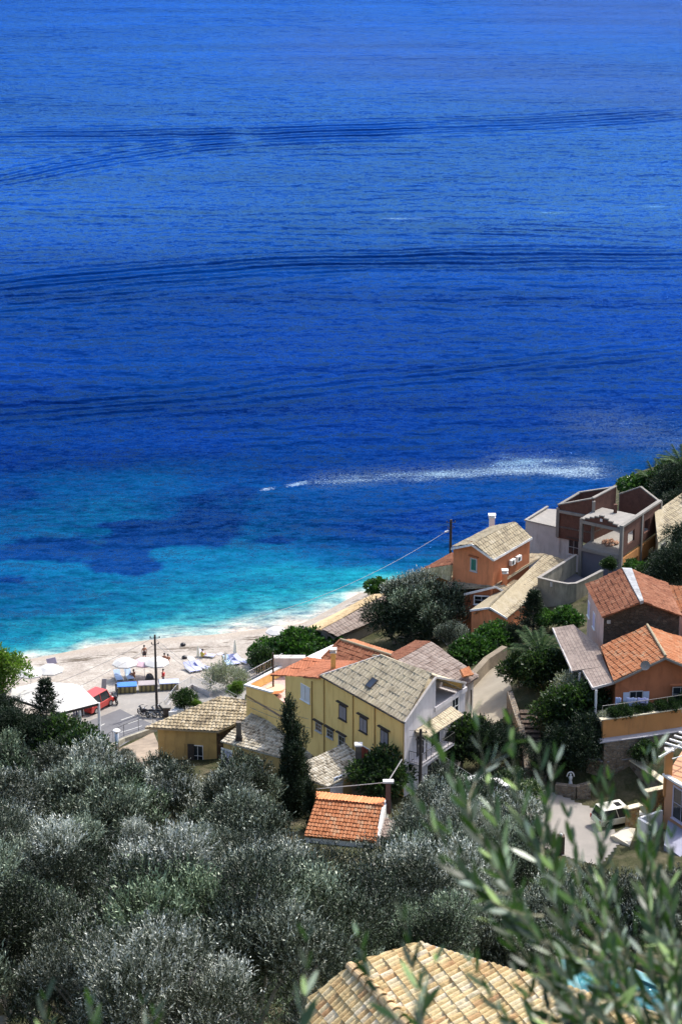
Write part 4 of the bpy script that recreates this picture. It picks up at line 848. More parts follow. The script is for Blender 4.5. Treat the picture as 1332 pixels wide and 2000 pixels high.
railing(t, [pa[0] + V((0, .3, .1)), pa[1] + V((0, .3, .1)), pa[2] + V((0, .3, .1))], 1.0, M_METAL, .8, name='rails', bars=False)
def cloth(x0, x1, y, col, lab, group=None, hgt=30):
    a_, b_ = P(x0, y, 17.9), P(x1, y - 1, 17.9); yy = pa[1].y + .45; a_.y = yy - (a_.x - pa[1].x) * .05; b_.y = yy - (b_.x - pa[1].x) * .05
    vs_, fs_ = [], []; nU = 12
    for j in range(6):
        for i in range(nU + 1):
            p = a_.lerp(b_, i / nU) + V((0, .05 * math.sin(i * 1.7 + j * .3) * (.3 + j * .15), -j * .2 + (0.03 * math.sin(i)))); p.z += (17.75 - a_.z); vs_.append(p)
    for j in range(5):
        for i in range(nU): fs_.append((j * (nU + 1) + i, j * (nU + 1) + i + 1, (j + 1) * (nU + 1) + i + 1, (j + 1) * (nU + 1) + i))
    o = MB().add(vs_, fs_).build('laundry', col, None, True); md = o.modifiers.new('s', 'SOLIDIFY'); md.thickness = .01; tag(o, lab, 'laundry', group)
cloth(1205, 1216, 1372, plain('pale_blue_cloth', (.50, .55, .78), .9, .05), 'narrow pale blue towel hanging left of the open window')
cloth(1227, 1247, 1375, plain('pale_blue_cloth', (.50, .55, .78), .9, .05), 'wide pale blue sheet hanging right below the open window')
cloth(1249, 1270, 1376, plain('lilac_cloth', (.52, .52, .80), .9, .05), 'lilac blue sheet hanging at the right end of the laundry')
h = thing('house', 'terracotta-roofed building at the right edge behind the stone gable', 'house', P(1340, 1220, 14))
roof(h, RP([(1303, 1143, 19.5), (1322, 1192, 19.5), (1400, 1215, 21.0), (1400, 1152)]), T_TERR2, .36, .45, .05); walls(h, RP([(1303, 1143, 19.5), (1330, 1195, 19.5), (1400, 1215, 21.0), (1400, 1152)]), 12, M_PINK, .4, .2)

# ================================================================ low ochre houses in front
h = thing('house', 'low ochre house with single weathered stone-tile roof slope nearest the car park', 'house', P(360, 1480, 5))
Z = 8.0; a, b = P(283, 1421, Z), P(428, 1429, Z); c, d = P(541, 1377, Z + 1.2), P(432, 1364, Z + 1.2)
roof(h, [a, b, c, d], T_STONE, .36, .42, .08, .06, .2)
a2_, b2_, c2_ = a.lerp(b, .17) + V((0, .5, -.25)), b + V((-.25, .3, -.25)), c + V((-.3, -.1, -.3)); d3 = d + V((.3, -.4, -.25))
mb = MB(); mb.poly([V((a2_.x, a2_.y, 2)), V((b2_.x, b2_.y, 2)), b2_, a2_]).poly([V((a2_.x, a2_.y, 2)), a2_, d3, V((d3.x, d3.y, 2))]).poly([V((c2_.x, c2_.y, 2)), c2_, d3, V((d3.x, d3.y, 2))]); mb.build('wall', M_YEL2, h)
mb = MB(); mb.poly([V((b2_.x, b2_.y, 2)), b2_, c2_, V((c2_.x, c2_.y, 2))]); mb.build('wall', M_DSTONE, h)
wp = vplane(a2_, b2_); window(h, wp, 387, 1476, .9, 2.0, 'pane', None, M_WHT, name='door'); 
u, n = basis(wp); cc = hit(376, 1472, wp); MB().box(cc + n * .1 - u * .1, u * .3, n * .03, UP * 1.0).build('shutter', M_DWOOD, h)
p0_ = hit(361, 1452, wp); MB().tube([p0_ + n * .05, p0_ + n * .05 - UP * 2], .03, 6).build('downpipe', M_YEL2, h)
h = thing('house', 'long ochre house with pale barrel-tile gable roof and terracotta ridge behind the cypress', 'house', P(520, 1500, 6))
Z = 10.2; a, b = P(431, 1448, Z), P(600, 1494, Z); r1, r2 = P(493, 1401, Z + .75), P(626, 1454, Z + .75); f1, f2 = P(545, 1388, Z + .55), P(668, 1447, Z + .55)
roof(h, [a, b, r2, r1], T_GREYR, .27, .36, .07, .05); roof(h, [r1, r2, f2, f1], T_PALE, .34, .5, .07)
MB().tube([r1 + UP * .1, r2 + UP * .1], .12, 8).build('ridge_cap', T_TERR2, h)
ws = walls(h, [a, b, r2, f2, f1, r1], 3, M_YEL2, .25, .18); wp = ws[0]
window(h, wp, 505, 1496, .9, 1.2, 'pane', None, M_WHT); window(h, wp, 444, 1485, .9, 1.9, 'shutter', plain('lavender_door', (.50, .50, .66), .6, .06), M_WHT, name='door', fw=.15)
MB().box(hit(505, 1508, wp) - V((0, .8, 0)), (1.4, 0, 0), (0, .8, 0), (0, 0, .06)).build('canopy', M_DWHT, h)
q_ = P(467, 1440, 10.7); mb = MB(); mb.ab(q_.x - .22, q_.x + .22, q_.y - .2, q_.y + .2, q_.z - 1, q_.z + 1.5); ck = mb.build('chimney', plain('sooty_render', (.14, .12, .10), .95, .25, 3), h)
MB().ab(q_.x - .3, q_.x + .3, q_.y - .28, q_.y + .28, q_.z - .3, q_.z + .1).build('chimney_base', M_DWOOD, ck)
h = thing('house', 'small cottage with grey ribbed tile roof and tall dark chimney beside the yellow house', 'house', P(660, 1540, 9))
Z = 13.4; a, b = P(640, 1537, Z), P(718, 1500, Z); c, d = P(672, 1451, Z + .9), P(594, 1489, Z + .9)
pl_ = plane3(a, b, d); roof(h, [a, b, hit(698, 1474, pl_), hit(674, 1452, pl_), d, hit(606, 1524, pl_)], T_GREYR, .27, .36, .07, .05)
t1, t2a, t3a = a + V((.2, .4, -.18)), b + V((-.2, .3, -.18)), hit(674, 1452, pl_) + V((0, -.3, -.2)); d4 = d + V((.3, 0, -.2))
mb = MB(); mb.poly([V((t1.x, t1.y, 7)), V((t2a.x, t2a.y, 7)), t2a, t1]); mb.build('wall', plain('stained_ochre_render', (.34, .24, .12), .92, .2, 1.5, dirt=(.12, .1, .08), streak=True), h)
wp = vplane(t1, t2a); mm = t1.lerp(t2a, .36); mb = MB(); mb.poly([V((t1.x, t1.y - .03, 7)), V((mm.x, mm.y - .03, 7)), mm + V((0, -.03, -.02)), t1 + V((0, -.03, -.02))]); mb.build('white_wall', M_GREYW, h)
mb = MB(); mb.poly([V((t1.x, t1.y, 7)), t1, d4, V((d4.x, d4.y, 7))]).poly([V((t2a.x, t2a.y, 7)), t2a, t3a, V((t3a.x, t3a.y, 7))]); mb.build('wall', M_YEL2, h)
window(h, wp, 656, 1524, .35, .45, 'pane', None, M_SHUTB); window(h, wp, 664, 1521, .35, .45, 'pane', None, M_SHUTB)
q_ = hit(700, 1508, wp) + V((0, -.35, 0)); mb = MB(); mb.add([q_ + V((x, y, z)) for z, s in ((-1.9, .75), (-.2, .75), (.9, .28), (2.5, .24), (2.6, .24)) for x, y in ((-s, -.3), (s, -.3), (s, .3), (-s, .3))], [(i * 4 + j, i * 4 + (j + 1) % 4, (i + 1) * 4 + (j + 1) % 4, (i + 1) * 4 + j) for i in range(4) for j in range(4)] + [(16, 17, 18, 19)]); ck = mb.build('chimney', plain('sooty_render', (.14, .12, .10), .95, .25, 3), h)
MB().ab(q_.x - .33, q_.x + .33, q_.y - .33, q_.y + .33, q_.z + 2.6, q_.z + 2.75).build('cap', M_WHT, ck)
roof(h, RP([(600, 1520, 12.4), (612, 1540, 12.4), (621, 1506, 12.9)]), T_TERR2, .3, .4, .06, name='porch_roof')
h = thing('shed', 'white-walled shed with bright terracotta roof among the olive trees', 'house', P(690, 1620, 12))
Z = 15.1; r1, r2 = P(616, 1565, Z), P(748, 1578, Z); e1, e2 = P(594, 1632, Z - 1.2), P(734, 1645, Z - 1.2); f1, f2 = P(617, 1550, Z - .35), P(752, 1563, Z - .35)
r1, r2 = P(616, 1563, Z), P(749, 1577, Z)
roof(h, [r1, r2, e2, e1], T_TERR2, .27, .42, .07, .06); roof(h, [r1 + UP * .12, r2 + UP * .12, f2 + UP * .1, f1 + UP * .1], tile_mat('lit_terracotta_tile', [(.62, .22, .09), (.75, .28, .12), (.8, .34, .17)], .27, 2), .27, 2, .06)  # far slope: brighter terracotta, sunlight from beyond put into its colour
walls(h, [e1, e2, r2, f2, f1, r1], 10, M_WHT, .15, .2)
wl = [P(755, 1562, Z - .2), P(748, 1580, Z + .15), P(738, 1632, Z - 1.0)]; mb = MB()
for a, b in zip(wl[:-1], wl[1:]): mb.prism([a + V((-.12, 0, 0)), b + V((-.12, 0, 0)), b + V((.12, 0, 0)), a + V((.12, 0, 0))], (0, 0, -3.2))
mb.build('parapet', M_WHT, h)
q_ = P(758, 1566, Z); mb = MB(); mb.ab(q_.x - .2, q_.x + .2, q_.y - .2, q_.y + .2, q_.z - 1, q_.z + 1.7); ck = mb.build('chimney', plain('reddish_flue', (.20, .11, .09), .9, .2, 3), h); MB().ab(q_.x - .42, q_.x + .42, q_.y - .25, q_.y + .25, q_.z + 1.7, q_.z + 1.85).build('cap', M_WHT, ck)
roof(h, RP([(752, 1597, Z - .7), (791, 1609, Z - 1.0), (777, 1651, Z - 1.7), (741, 1630)]), T_FLAT, .22, .3, .04, .03, name='lean_to_roof')
# ================================================================ foreground roof
h = thing('house', 'ochre barrel-tiled hip roof close to the camera at the bottom', 'house', (4, 38, 66))
A0 = P(820, 1842, 66.0)
dn = V((-.93, -.37, 0)).normalized(); rd = V((-dn.y, dn.x, 0))
mp = (A0, rd.cross(dn * math.cos(R_(22)) - UP * math.sin(R_(22))).normalized())
B0 = hit(1330, 1994, mp)
hp0, hp1 = hit(684, 1888, mp), hit(900, 2110, mp)
mainp = [A0, B0, hit(1330, 2110, mp), hp1, hp0]
roof(h, mainp, T_FORE, .19, .34, .065, .028, .1)
lft = plane3(hp0, hp1, P(603, 1953, hp0.z - .9))
roof(h, [hp0, hp1, hit(575, 2110, lft), hit(603, 1953, lft)], T_FORE, .19, .34, .065, .028, .1)
def caps(a, b, r, m, name='ridge_tile'):
    d = (b - a); n_ = int(d.length / .38); d.normalize(); s = d.cross(UP).normalized(); up = s.cross(d); mb = MB()
    for i in range(n_):
        p = a + d * .38 * i; k_ = 8; pts = []
        for (l, rr) in ((0, r * 1.12), (.44, r * .85)):
            for th in (0, .035):
                for j in range(k_ + 1): t_ = math.pi * j / k_; pts.append(p + d * l + s * math.cos(t_) * (rr - th) + up * math.sin(t_) * (rr - th) * .9 + up * (.05 - .04 * (l > 0)))
        K = k_ + 1; f = []
        for j in range(k_): f += [(j, j + 1, 2 * K + j + 1, 2 * K + j), (K + j, K + j + 1, 3 * K + j + 1, 3 * K + j), (j, j + 1, K + j + 1, K + j)]
        mb.add(pts, f)
    return mb.build(name, m, h)
M_RT = plain('ochre_ridge_tile', (.62, .44, .24), .85, .3, 4, .02)
caps(hp1, hp0 + (hp0 - hp1).normalized() * .25, .16, M_RT); 
for a, b in ((A0, B0), (hp0, A0)):
    d = (b - a).normalized(); MB().box((a + b) / 2 - UP * .05, (b - a) / 2, d.cross(UP).normalized() * .05, UP * .06).build('verge', M_DWHT, h)
walls(h, [A0, B0, hit(1330, 2110, mp), hp1, hit(603, 2010, lft), hp0], 50, M_OCH, 1.3, .45)
# ================================================================ right: orange modern house, pergola, pillars, steps
h = thing('house', 'modern orange house with large dark glazed opening at the right edge', 'house', P(1310, 1650, 12))
a, b = P(1299, 1516, 16.2), P(1345, 1545, 16.2); a0 = a + V((2.5, 6, 0)); c = b + V((2.5, 6, 0))
mb = MB(); mb.prism([a, b, c, a0], (0, 0, -6.5)); mb.build('wall', plain('apricot_render', (.52, .27, .15), .88, .08, .8), h); wp = vplane(a, b)
window(h, wp, 1330, 1575, 2.0, 2.6, 'pane', None, plain('lilac_frame', (.5, .46, .55), .7, .06), fw=.14); rim(h, [a, b], .4, .18, M_WHT)
mb = MB(); mb.prism([P(1296, 1650, 12.6), P(1350, 1690, 12.6), P(1360, 1600, 12.6), P(1310, 1560, 12.6)], (0, 0, -2)); mb.build('patio', plain('blue_grey_paving', (.26, .26, .33), .8, .08), h)
t = thing('pergola', 'white slatted pergola on orange pillar above the modern house', 'pergola', P(1305, 1520, 14))
q_ = P(1306, 1465, 18.4); mb = MB(); mb.ab(q_.x - .3, q_.x + .3, q_.y - .3, q_.y + .3, q_.z - 4, q_.z); mb.build('pillar', M_OCH, t); MB().ab(q_.x - .36, q_.x + .36, q_.y - .36, q_.y + .36, q_.z, q_.z + .1).build('capstone', M_DWHT, t)
for i in range(6): a_ = P(1301 + i * 9, 1452 - i * 7, 18.7); MB().box(a_ + V((1.5, -1.2, 0)), V((1.6, -1.3, 0)), V((.04, .05, 0)), UP * .07).build('slat', M_WHT, t)
MB().box(P(1310, 1462, 18.5) + V((1, .9, 0)), V((2.2, 2.6, 0)), V((-.05, .04, 0)), UP * .08).build('beam', M_WHT, t)
MB().tube([P(1312, 1482, 18), P(1340, 1474, 18)], .05, 6).build('rail', M_WHT, t)
wallbox('gate_pillar', 'yellow stone gate wall with pale cap right of the white car', 'pillar', [P(1266, 1545, 13.1), P(1298, 1538, 13.1)], 9.5, .5, M_STONEY, M_CAPST)
wallbox('gate_pillar', 'yellow stone gate pillar hiding the front wheel of the white car', 'pillar', [P(1225, 1579, 12.9), P(1245, 1574, 12.9)], 10, .5, M_STONEY, M_CAPST)
wallbox('white_wall', 'white lattice-topped wall by the gate in front of the modern house', 'wall', [P(1292, 1582, 13.2), P(1247, 1598, 13.2), P(1272, 1612, 13.2)], 10, .25, M_WHT)
t = thing('entrance_steps', 'pale stone entrance steps below the yellow stone gate pillar', 'steps', P(1220, 1640, 11))
for i in range(3): mb = MB(); mb.prism(RP([(1191 + i * 3, 1632, 11.1 + i * .17), (1229, 1657 - i * 3, 11.1 + i * .17), (1240, 1618, 11.1 + i * .17), (1222, 1615)]), (0, 0, -.5)); mb.build('step', plain('cream_paving', (.60, .54, .42), .9, .1, 1), t)

# ================================================================ ground surfaces
drape('car_park', [(140, 1420), (235, 1386), (300, 1415), (215, 1470), (190, 1478), (150, 1470)], M_TARM, .07, .8)
drape_np('promenade', [ground(*q) for q in [(80, 1420), (150, 1372), (225, 1345), (330, 1333), (400, 1325), (490, 1345), (470, 1375), (400, 1375), (310, 1425), (235, 1392), (150, 1425)]], M_CONCL, .06, .3)
for i, (a, b) in enumerate((((237, 1408), (262, 1399)), ((250, 1415), (277, 1406)), ((236, 1432), (278, 1419)), ((195, 1420), (205, 1415)))):
    p0_, p1_ = ground(*a), ground(*b); d = (p1_ - p0_).normalized(); n = V((-d.y, d.x, 0)) * .07; drape('parking_line', None, M_LINE, .085, .25, world=[p0_ - n, p1_ - n, p1_ + n, p0_ + n])
drape_np('footpath', [ground(*q) for q in [(918, 1370), (905, 1340), (940, 1300), (985, 1288), (1000, 1330), (985, 1400), (930, 1440), (905, 1400)]], M_PATH, .06, .3)
drape_np('road', [ground(*q) for q in [(850, 1560), (880, 1515), (1010, 1530), (1160, 1580), (1215, 1640), (1170, 1690), (1080, 1665), (960, 1590)]], plain('pale_road', (.26, .24, .215), .92, .08, .7, .006, dirt=(.3, .27, .24)), .06, .3)
drape('garden_ground', [(180, 1500), (240, 1460), (300, 1430), (330, 1500), (300, 1540), (220, 1540)], plain('garden_soil', (.30, .24, .18), .95, .2, 1.5, .02), .05)
# stone-walled stairway left of the lower terrace
t = thing('stairway', 'shaded stone stairway climbing between the two retaining walls', 'steps', ground(1045, 1500))
s0, s1 = P(1050, 1530, 11.0), P(1030, 1385, 13.6); dd = (s1 - s0)
for i in range(15): p = s0 + dd * (i / 15); MB().box(p, (.75, 0, 0), (0, abs(dd.y) / 30 + .05, 0), (0, 0, .25)).build('step', M_DSTONE, t)  # dark stone colour stands in for shade on the steps
wallbox('stone_wall', 'narrow light-topped stone wall on the left side of the stairway', 'wall', [P(995, 1350, 13.6), P(1018, 1420, 13.2), P(1030, 1500, 12.4)], 9, .5, M_STONE, None)
wallbox('stone_wall', 'curved earth-toned wall along the top of the sandy path below the palm', 'wall', [P(918, 1320, 11.6), P(950, 1285, 11.8), P(985, 1262, 12)], 8, .6, plain('earth_wall', (.22, .18, .13), .95, .2, 2, .03), None)

# ================================================================ vegetation
LM_OLIVE = leaf_mat('olive_leaf', [(.015, .022, .012), (.05, .065, .04), (.12, .14, .10), (.30, .33, .29), (.62, .66, .62)], .08, .42, .6)
LM_GREEN = leaf_mat('green_leaf', [(.007, .018, .006), (.018, .045, .013), (.034, .074, .022), (.075, .12, .045)], .35, .45, .5)
LM_FIG = leaf_mat('bright_green_leaf', [(.010, .033, .008), (.026, .078, .015), (.05, .13, .025), (.13, .22, .09)], .4, .4, .5)
LM_DARK = leaf_mat('conifer_leaf', [(.004, .010, .005), (.010, .022, .011), (.02, .04, .02), (.035, .055, .03)], .12, .6, .3)
LM_PALM = leaf_mat('palm_leaf', [(.008, .025, .008), (.018, .05, .016), (.03, .075, .022), (.07, .11, .04)], .2, .65, .15)
LM_YG = leaf_mat('yellow_green_leaf', [(.05, .11, .015), (.10, .19, .03), (.18, .26, .05)], .45, .4, .5)
LM_SILV = leaf_mat('silver_leaf', [(.16, .18, .14), (.3, .33, .27), (.5, .52, .46), (.08, .1, .06)], .2, .5, .5)
def olive_mat():
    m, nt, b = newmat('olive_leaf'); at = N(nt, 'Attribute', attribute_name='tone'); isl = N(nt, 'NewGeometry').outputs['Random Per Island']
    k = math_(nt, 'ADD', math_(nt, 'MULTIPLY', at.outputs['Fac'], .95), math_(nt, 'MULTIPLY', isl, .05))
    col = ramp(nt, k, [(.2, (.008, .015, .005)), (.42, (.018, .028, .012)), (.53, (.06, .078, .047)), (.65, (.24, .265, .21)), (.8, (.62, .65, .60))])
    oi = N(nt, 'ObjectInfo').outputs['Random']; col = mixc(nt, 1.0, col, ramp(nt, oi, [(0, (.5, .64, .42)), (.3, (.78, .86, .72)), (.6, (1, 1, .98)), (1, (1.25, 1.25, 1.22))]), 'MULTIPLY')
    L(nt, col, b.inputs['Base Color']); b.inputs['Roughness'].default_value = .5; b.inputs['Specular IOR Level'].default_value = .6
    t = N(nt, 'BsdfTranslucent'); L(nt, col, t.inputs[0]); mx = N(nt, 'MixShader'); mx.inputs[0].default_value = .06
    L(nt, b.outputs[0], mx.inputs[1]); L(nt, t.outputs[0], mx.inputs[2]); L(nt, mx.outputs[0], nt.nodes['Material Output'].inputs[0]); return m
LM_OLIVE = olive_mat()
def rs(seed): return np.random.RandomState(seed)
def unit(a): return a / np.maximum(1e-9, np.linalg.norm(a, axis=-1, keepdims=True))
def leaf_mesh(name, Pn, D, Ln, Wn, mat, r):
    """one diamond-shaped face per leaf"""
    n = len(Pn); S_ = unit(np.cross(D, unit(r.normal(size=(n, 3))))); Ln = np.broadcast_to(Ln, n)[:, None]; Wn = np.broadcast_to(Wn, n)[:, None]
    v = np.stack([Pn, Pn + D * Ln * .5 + S_ * Wn * .5, Pn + D * Ln, Pn + D * Ln * .5 - S_ * Wn * .5], 1).reshape(-1, 3)
    me = bpy.data.meshes.new(name); me.vertices.add(4 * n); me.vertices.foreach_set('co', v.astype(np.float32).ravel())
    me.loops.add(4 * n); me.loops.foreach_set('vertex_index', np.arange(4 * n, dtype=np.int32)); me.polygons.add(n); me.polygons.foreach_set('loop_start', np.arange(0, 4 * n, 4, dtype=np.int32)); me.polygons.foreach_set('loop_total', np.full(n, 4, np.int32))
    me.update(); me.materials.append(mat)
    if mat is LM_OLIVE and len(sprigs.tone) == n: a_ = me.attributes.new('tone', 'FLOAT', 'POINT'); a_.data.foreach_set('value', np.repeat(sprigs.tone, 4).astype(np.float32))
    return me
def sprigs(r, blobs, ns, k, slen, up):
    """leafy shoots growing out of the surface of overlapping lobes: returns leaf points and directions"""
    b = np.array(blobs); w = b[:, 3] ** 2; idx = r.choice(len(b), ns, p=w / w.sum()); d = unit(r.normal(size=(ns, 3)) + [0, 0, .35])
    base = b[idx, :3] + d * b[idx, 3:4] * (1 - .45 * r.rand(ns, 1) ** 2.0) * b[idx, 4:7]; ax = unit(d * .8 + np.array([0, 0, up]) + r.normal(size=(ns, 3)) * .4)
    t = (np.arange(k) + .5) / k; sl = slen * (.5 + r.rand(ns, 1, 1)); Pn = base[:, None] + ax[:, None] * t[None, :, None] * sl
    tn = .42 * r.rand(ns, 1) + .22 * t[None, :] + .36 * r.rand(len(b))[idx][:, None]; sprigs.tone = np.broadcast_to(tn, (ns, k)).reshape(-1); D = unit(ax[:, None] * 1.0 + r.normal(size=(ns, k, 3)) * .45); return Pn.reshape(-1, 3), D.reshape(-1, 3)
def lobes(r, n, R, H, z0, lr, flat=.8, sq=1.0):
    out = []
    for i in range(n):
        d = unit(r.normal(size=3)); d[2] = abs(d[2]) * 1.2 - .3; rr = R * (r.rand() ** .45)
        l = lr * (.55 + .8 * r.rand()); out.append([d[0] * rr, d[1] * rr * sq, z0 + (d[2] * .5 + .5) * H * (.5 + .5 * r.rand()), l, 1, 1, flat])
    return out
def branch_mesh(r, bl, h0, rad):
    mb = MB(); lean = V((r.normal() * .25, r.normal() * .25, 0)); fork = V((lean.x, lean.y, h0))
    mb.tube([(0, 0, -.6), (lean.x * .4, lean.y * .4, h0 * .5), fork], [rad * 1.5, rad, rad * .85], 8)
    for j in r.choice(len(bl), min(16, len(bl)), replace=False):
        b = bl[j]; t = V(b[:3]) * 1.0 + V((b[0], b[1], 0)) * .25; m = fork.lerp(t, .5) + V((r.normal() * .2, r.normal() * .2, .1)); mb.tube([fork - UP * .1, m, t], [rad * .6, rad * .35, rad * .12], 6)
    return mb
def tree_proto(seed, R, H, z0, nl, lr, ns, k, slen, up, L_, W_, mat, rad=.16, bark=None, flat=.8):
    r = rs(seed); bl = lobes(r, nl, R, H, z0, lr, flat); Pn, D = sprigs(r, bl, ns, k, slen, up)
    return leaf_mesh('crown', Pn, D, L_ * (.6 + .8 * r.rand(len(Pn))), W_ * (.7 + .6 * r.rand(len(Pn))), mat, r), branch_mesh(r, bl, z0 * .7 + .4, rad), bark or M_BARK
def plant(name, label, cat, proto, loc, s=1.0, rz=0.0, group=None, sz=None):
    t = thing(name, label, cat, (0, 0, 0), group); crown, br, bk = proto
    link(bpy.data.objects.new('crown', crown), t)
    if not hasattr(br, 'me'):
        o = br.build('trunk', bk, None); br.me = o.data; bpy.data.objects.remove(o)
    link(bpy.data.objects.new('trunk', br.me), t)
    t.location = loc; BASE[t.name] = V(loc); t.scale = (s, s, sz or s); t.rotation_euler = (0, 0, rz); return t
M_PBARK = plain('pale_olive_bark', (.42, .39, .35), .95, .2, 5, .03)
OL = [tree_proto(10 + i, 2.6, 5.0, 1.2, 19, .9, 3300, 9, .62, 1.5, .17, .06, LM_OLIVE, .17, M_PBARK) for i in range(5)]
GR = [tree_proto(30 + i, 1.7, 2.2, .9, 24, .8, 2600, 5, .35, .3, .22, .13, LM_GREEN, .09) for i in range(2)]
FG = [tree_proto(40 + i, 2.0, 1.8, .4, 22, .8, 1900, 5, .3, .3, .30, .22, LM_FIG, .09) for i in range(2)]
DK = [tree_proto(50 + i, 1.9, 3.6, 1.0, 30, .85, 3400, 6, .45, .4, .20, .07, LM_DARK, .15) for i in range(2)]
SV = [tree_proto(60, .9, 1.2, .5, 12, .45, 700, 6, .45, .7, .16, .05, LM_SILV, .04)]
YG = [tree_proto(70, 1.9, 4.2, 2.0, 22, .55, 1300, 6, .5, .4, .22, .12, LM_YG, .10)]
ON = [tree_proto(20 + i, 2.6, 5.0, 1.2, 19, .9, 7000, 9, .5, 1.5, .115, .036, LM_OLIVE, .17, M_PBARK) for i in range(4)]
# olive grove on the slope in front: one tree per spot
r = rs(5); spots = []
for gy in np.arange(68, 172, 7.0):
    for gx in np.arange(-54, 36, 6.6):
        x, y = gx + r.uniform(-2.2, 2.2), gy + r.uniform(-2.2, 2.2); z = tz(x, y); px, py = proj((x, y, z))
        if px < -90 or px > 1420 or py > 2330 or (py > 2060 and 560 < px < 1420) or (py > 1885 and px > 1085) or (py > 1945 and px > 900): continue
        lim = np.interp(px, [-100, 60, 200, 330, 520, 570, 620, 800, 860, 960, 1040, 1130, 1180, 1250, 1332], [1560, 1560, 1600, 1615, 1625, 1720, 1890, 1900, 1780, 1700, 1800, 4000, 4000, 4000, 4000])
        if py < lim: continue
        spots.append((x, y, z, px, py))
places_ = ['far left', 'left', 'centre left', 'middle', 'centre right', 'right', 'far right']
OT = []
for i, (x, y, z, px, py) in enumerate(spots):
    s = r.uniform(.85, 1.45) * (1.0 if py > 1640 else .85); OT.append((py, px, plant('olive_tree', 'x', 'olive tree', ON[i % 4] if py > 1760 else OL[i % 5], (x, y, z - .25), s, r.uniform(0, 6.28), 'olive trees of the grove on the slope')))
OT.sort(key=lambda t: t[0]); k_ = 0; ords = ['first', 'second', 'third', 'fourth', 'fifth', 'sixth', 'seventh', 'eighth', 'ninth', 'tenth', 'eleventh', 'twelfth', 'thirteenth', 'fourteenth', 'fifteenth', 'sixteenth', 'seventeenth', 'eighteenth', 'nineteenth', 'twentieth']
nrow = 8; per = math.ceil(len(OT) / nrow); rown = ['topmost grove row beside the houses', 'second grove row below the houses', 'third grove row below the houses', 'fourth grove row down the slope', 'fifth grove row down the slope', 'sixth grove row down the slope', 'last grove row but one', 'last grove row at the bottom']
for a in range(nrow):
    row = sorted(OT[a * per:(a + 1) * per], key=lambda t: t[1])
    for j, (_, _, t) in enumerate(row): t['label'] = 'olive tree, %s from left, %s' % (ords[min(j, 19)], rown[a])
def gl(px, py, dz=-.1): p = ground(px, py); p.z += dz; return p
def at_z(px, py, z): return P(px, py, z)
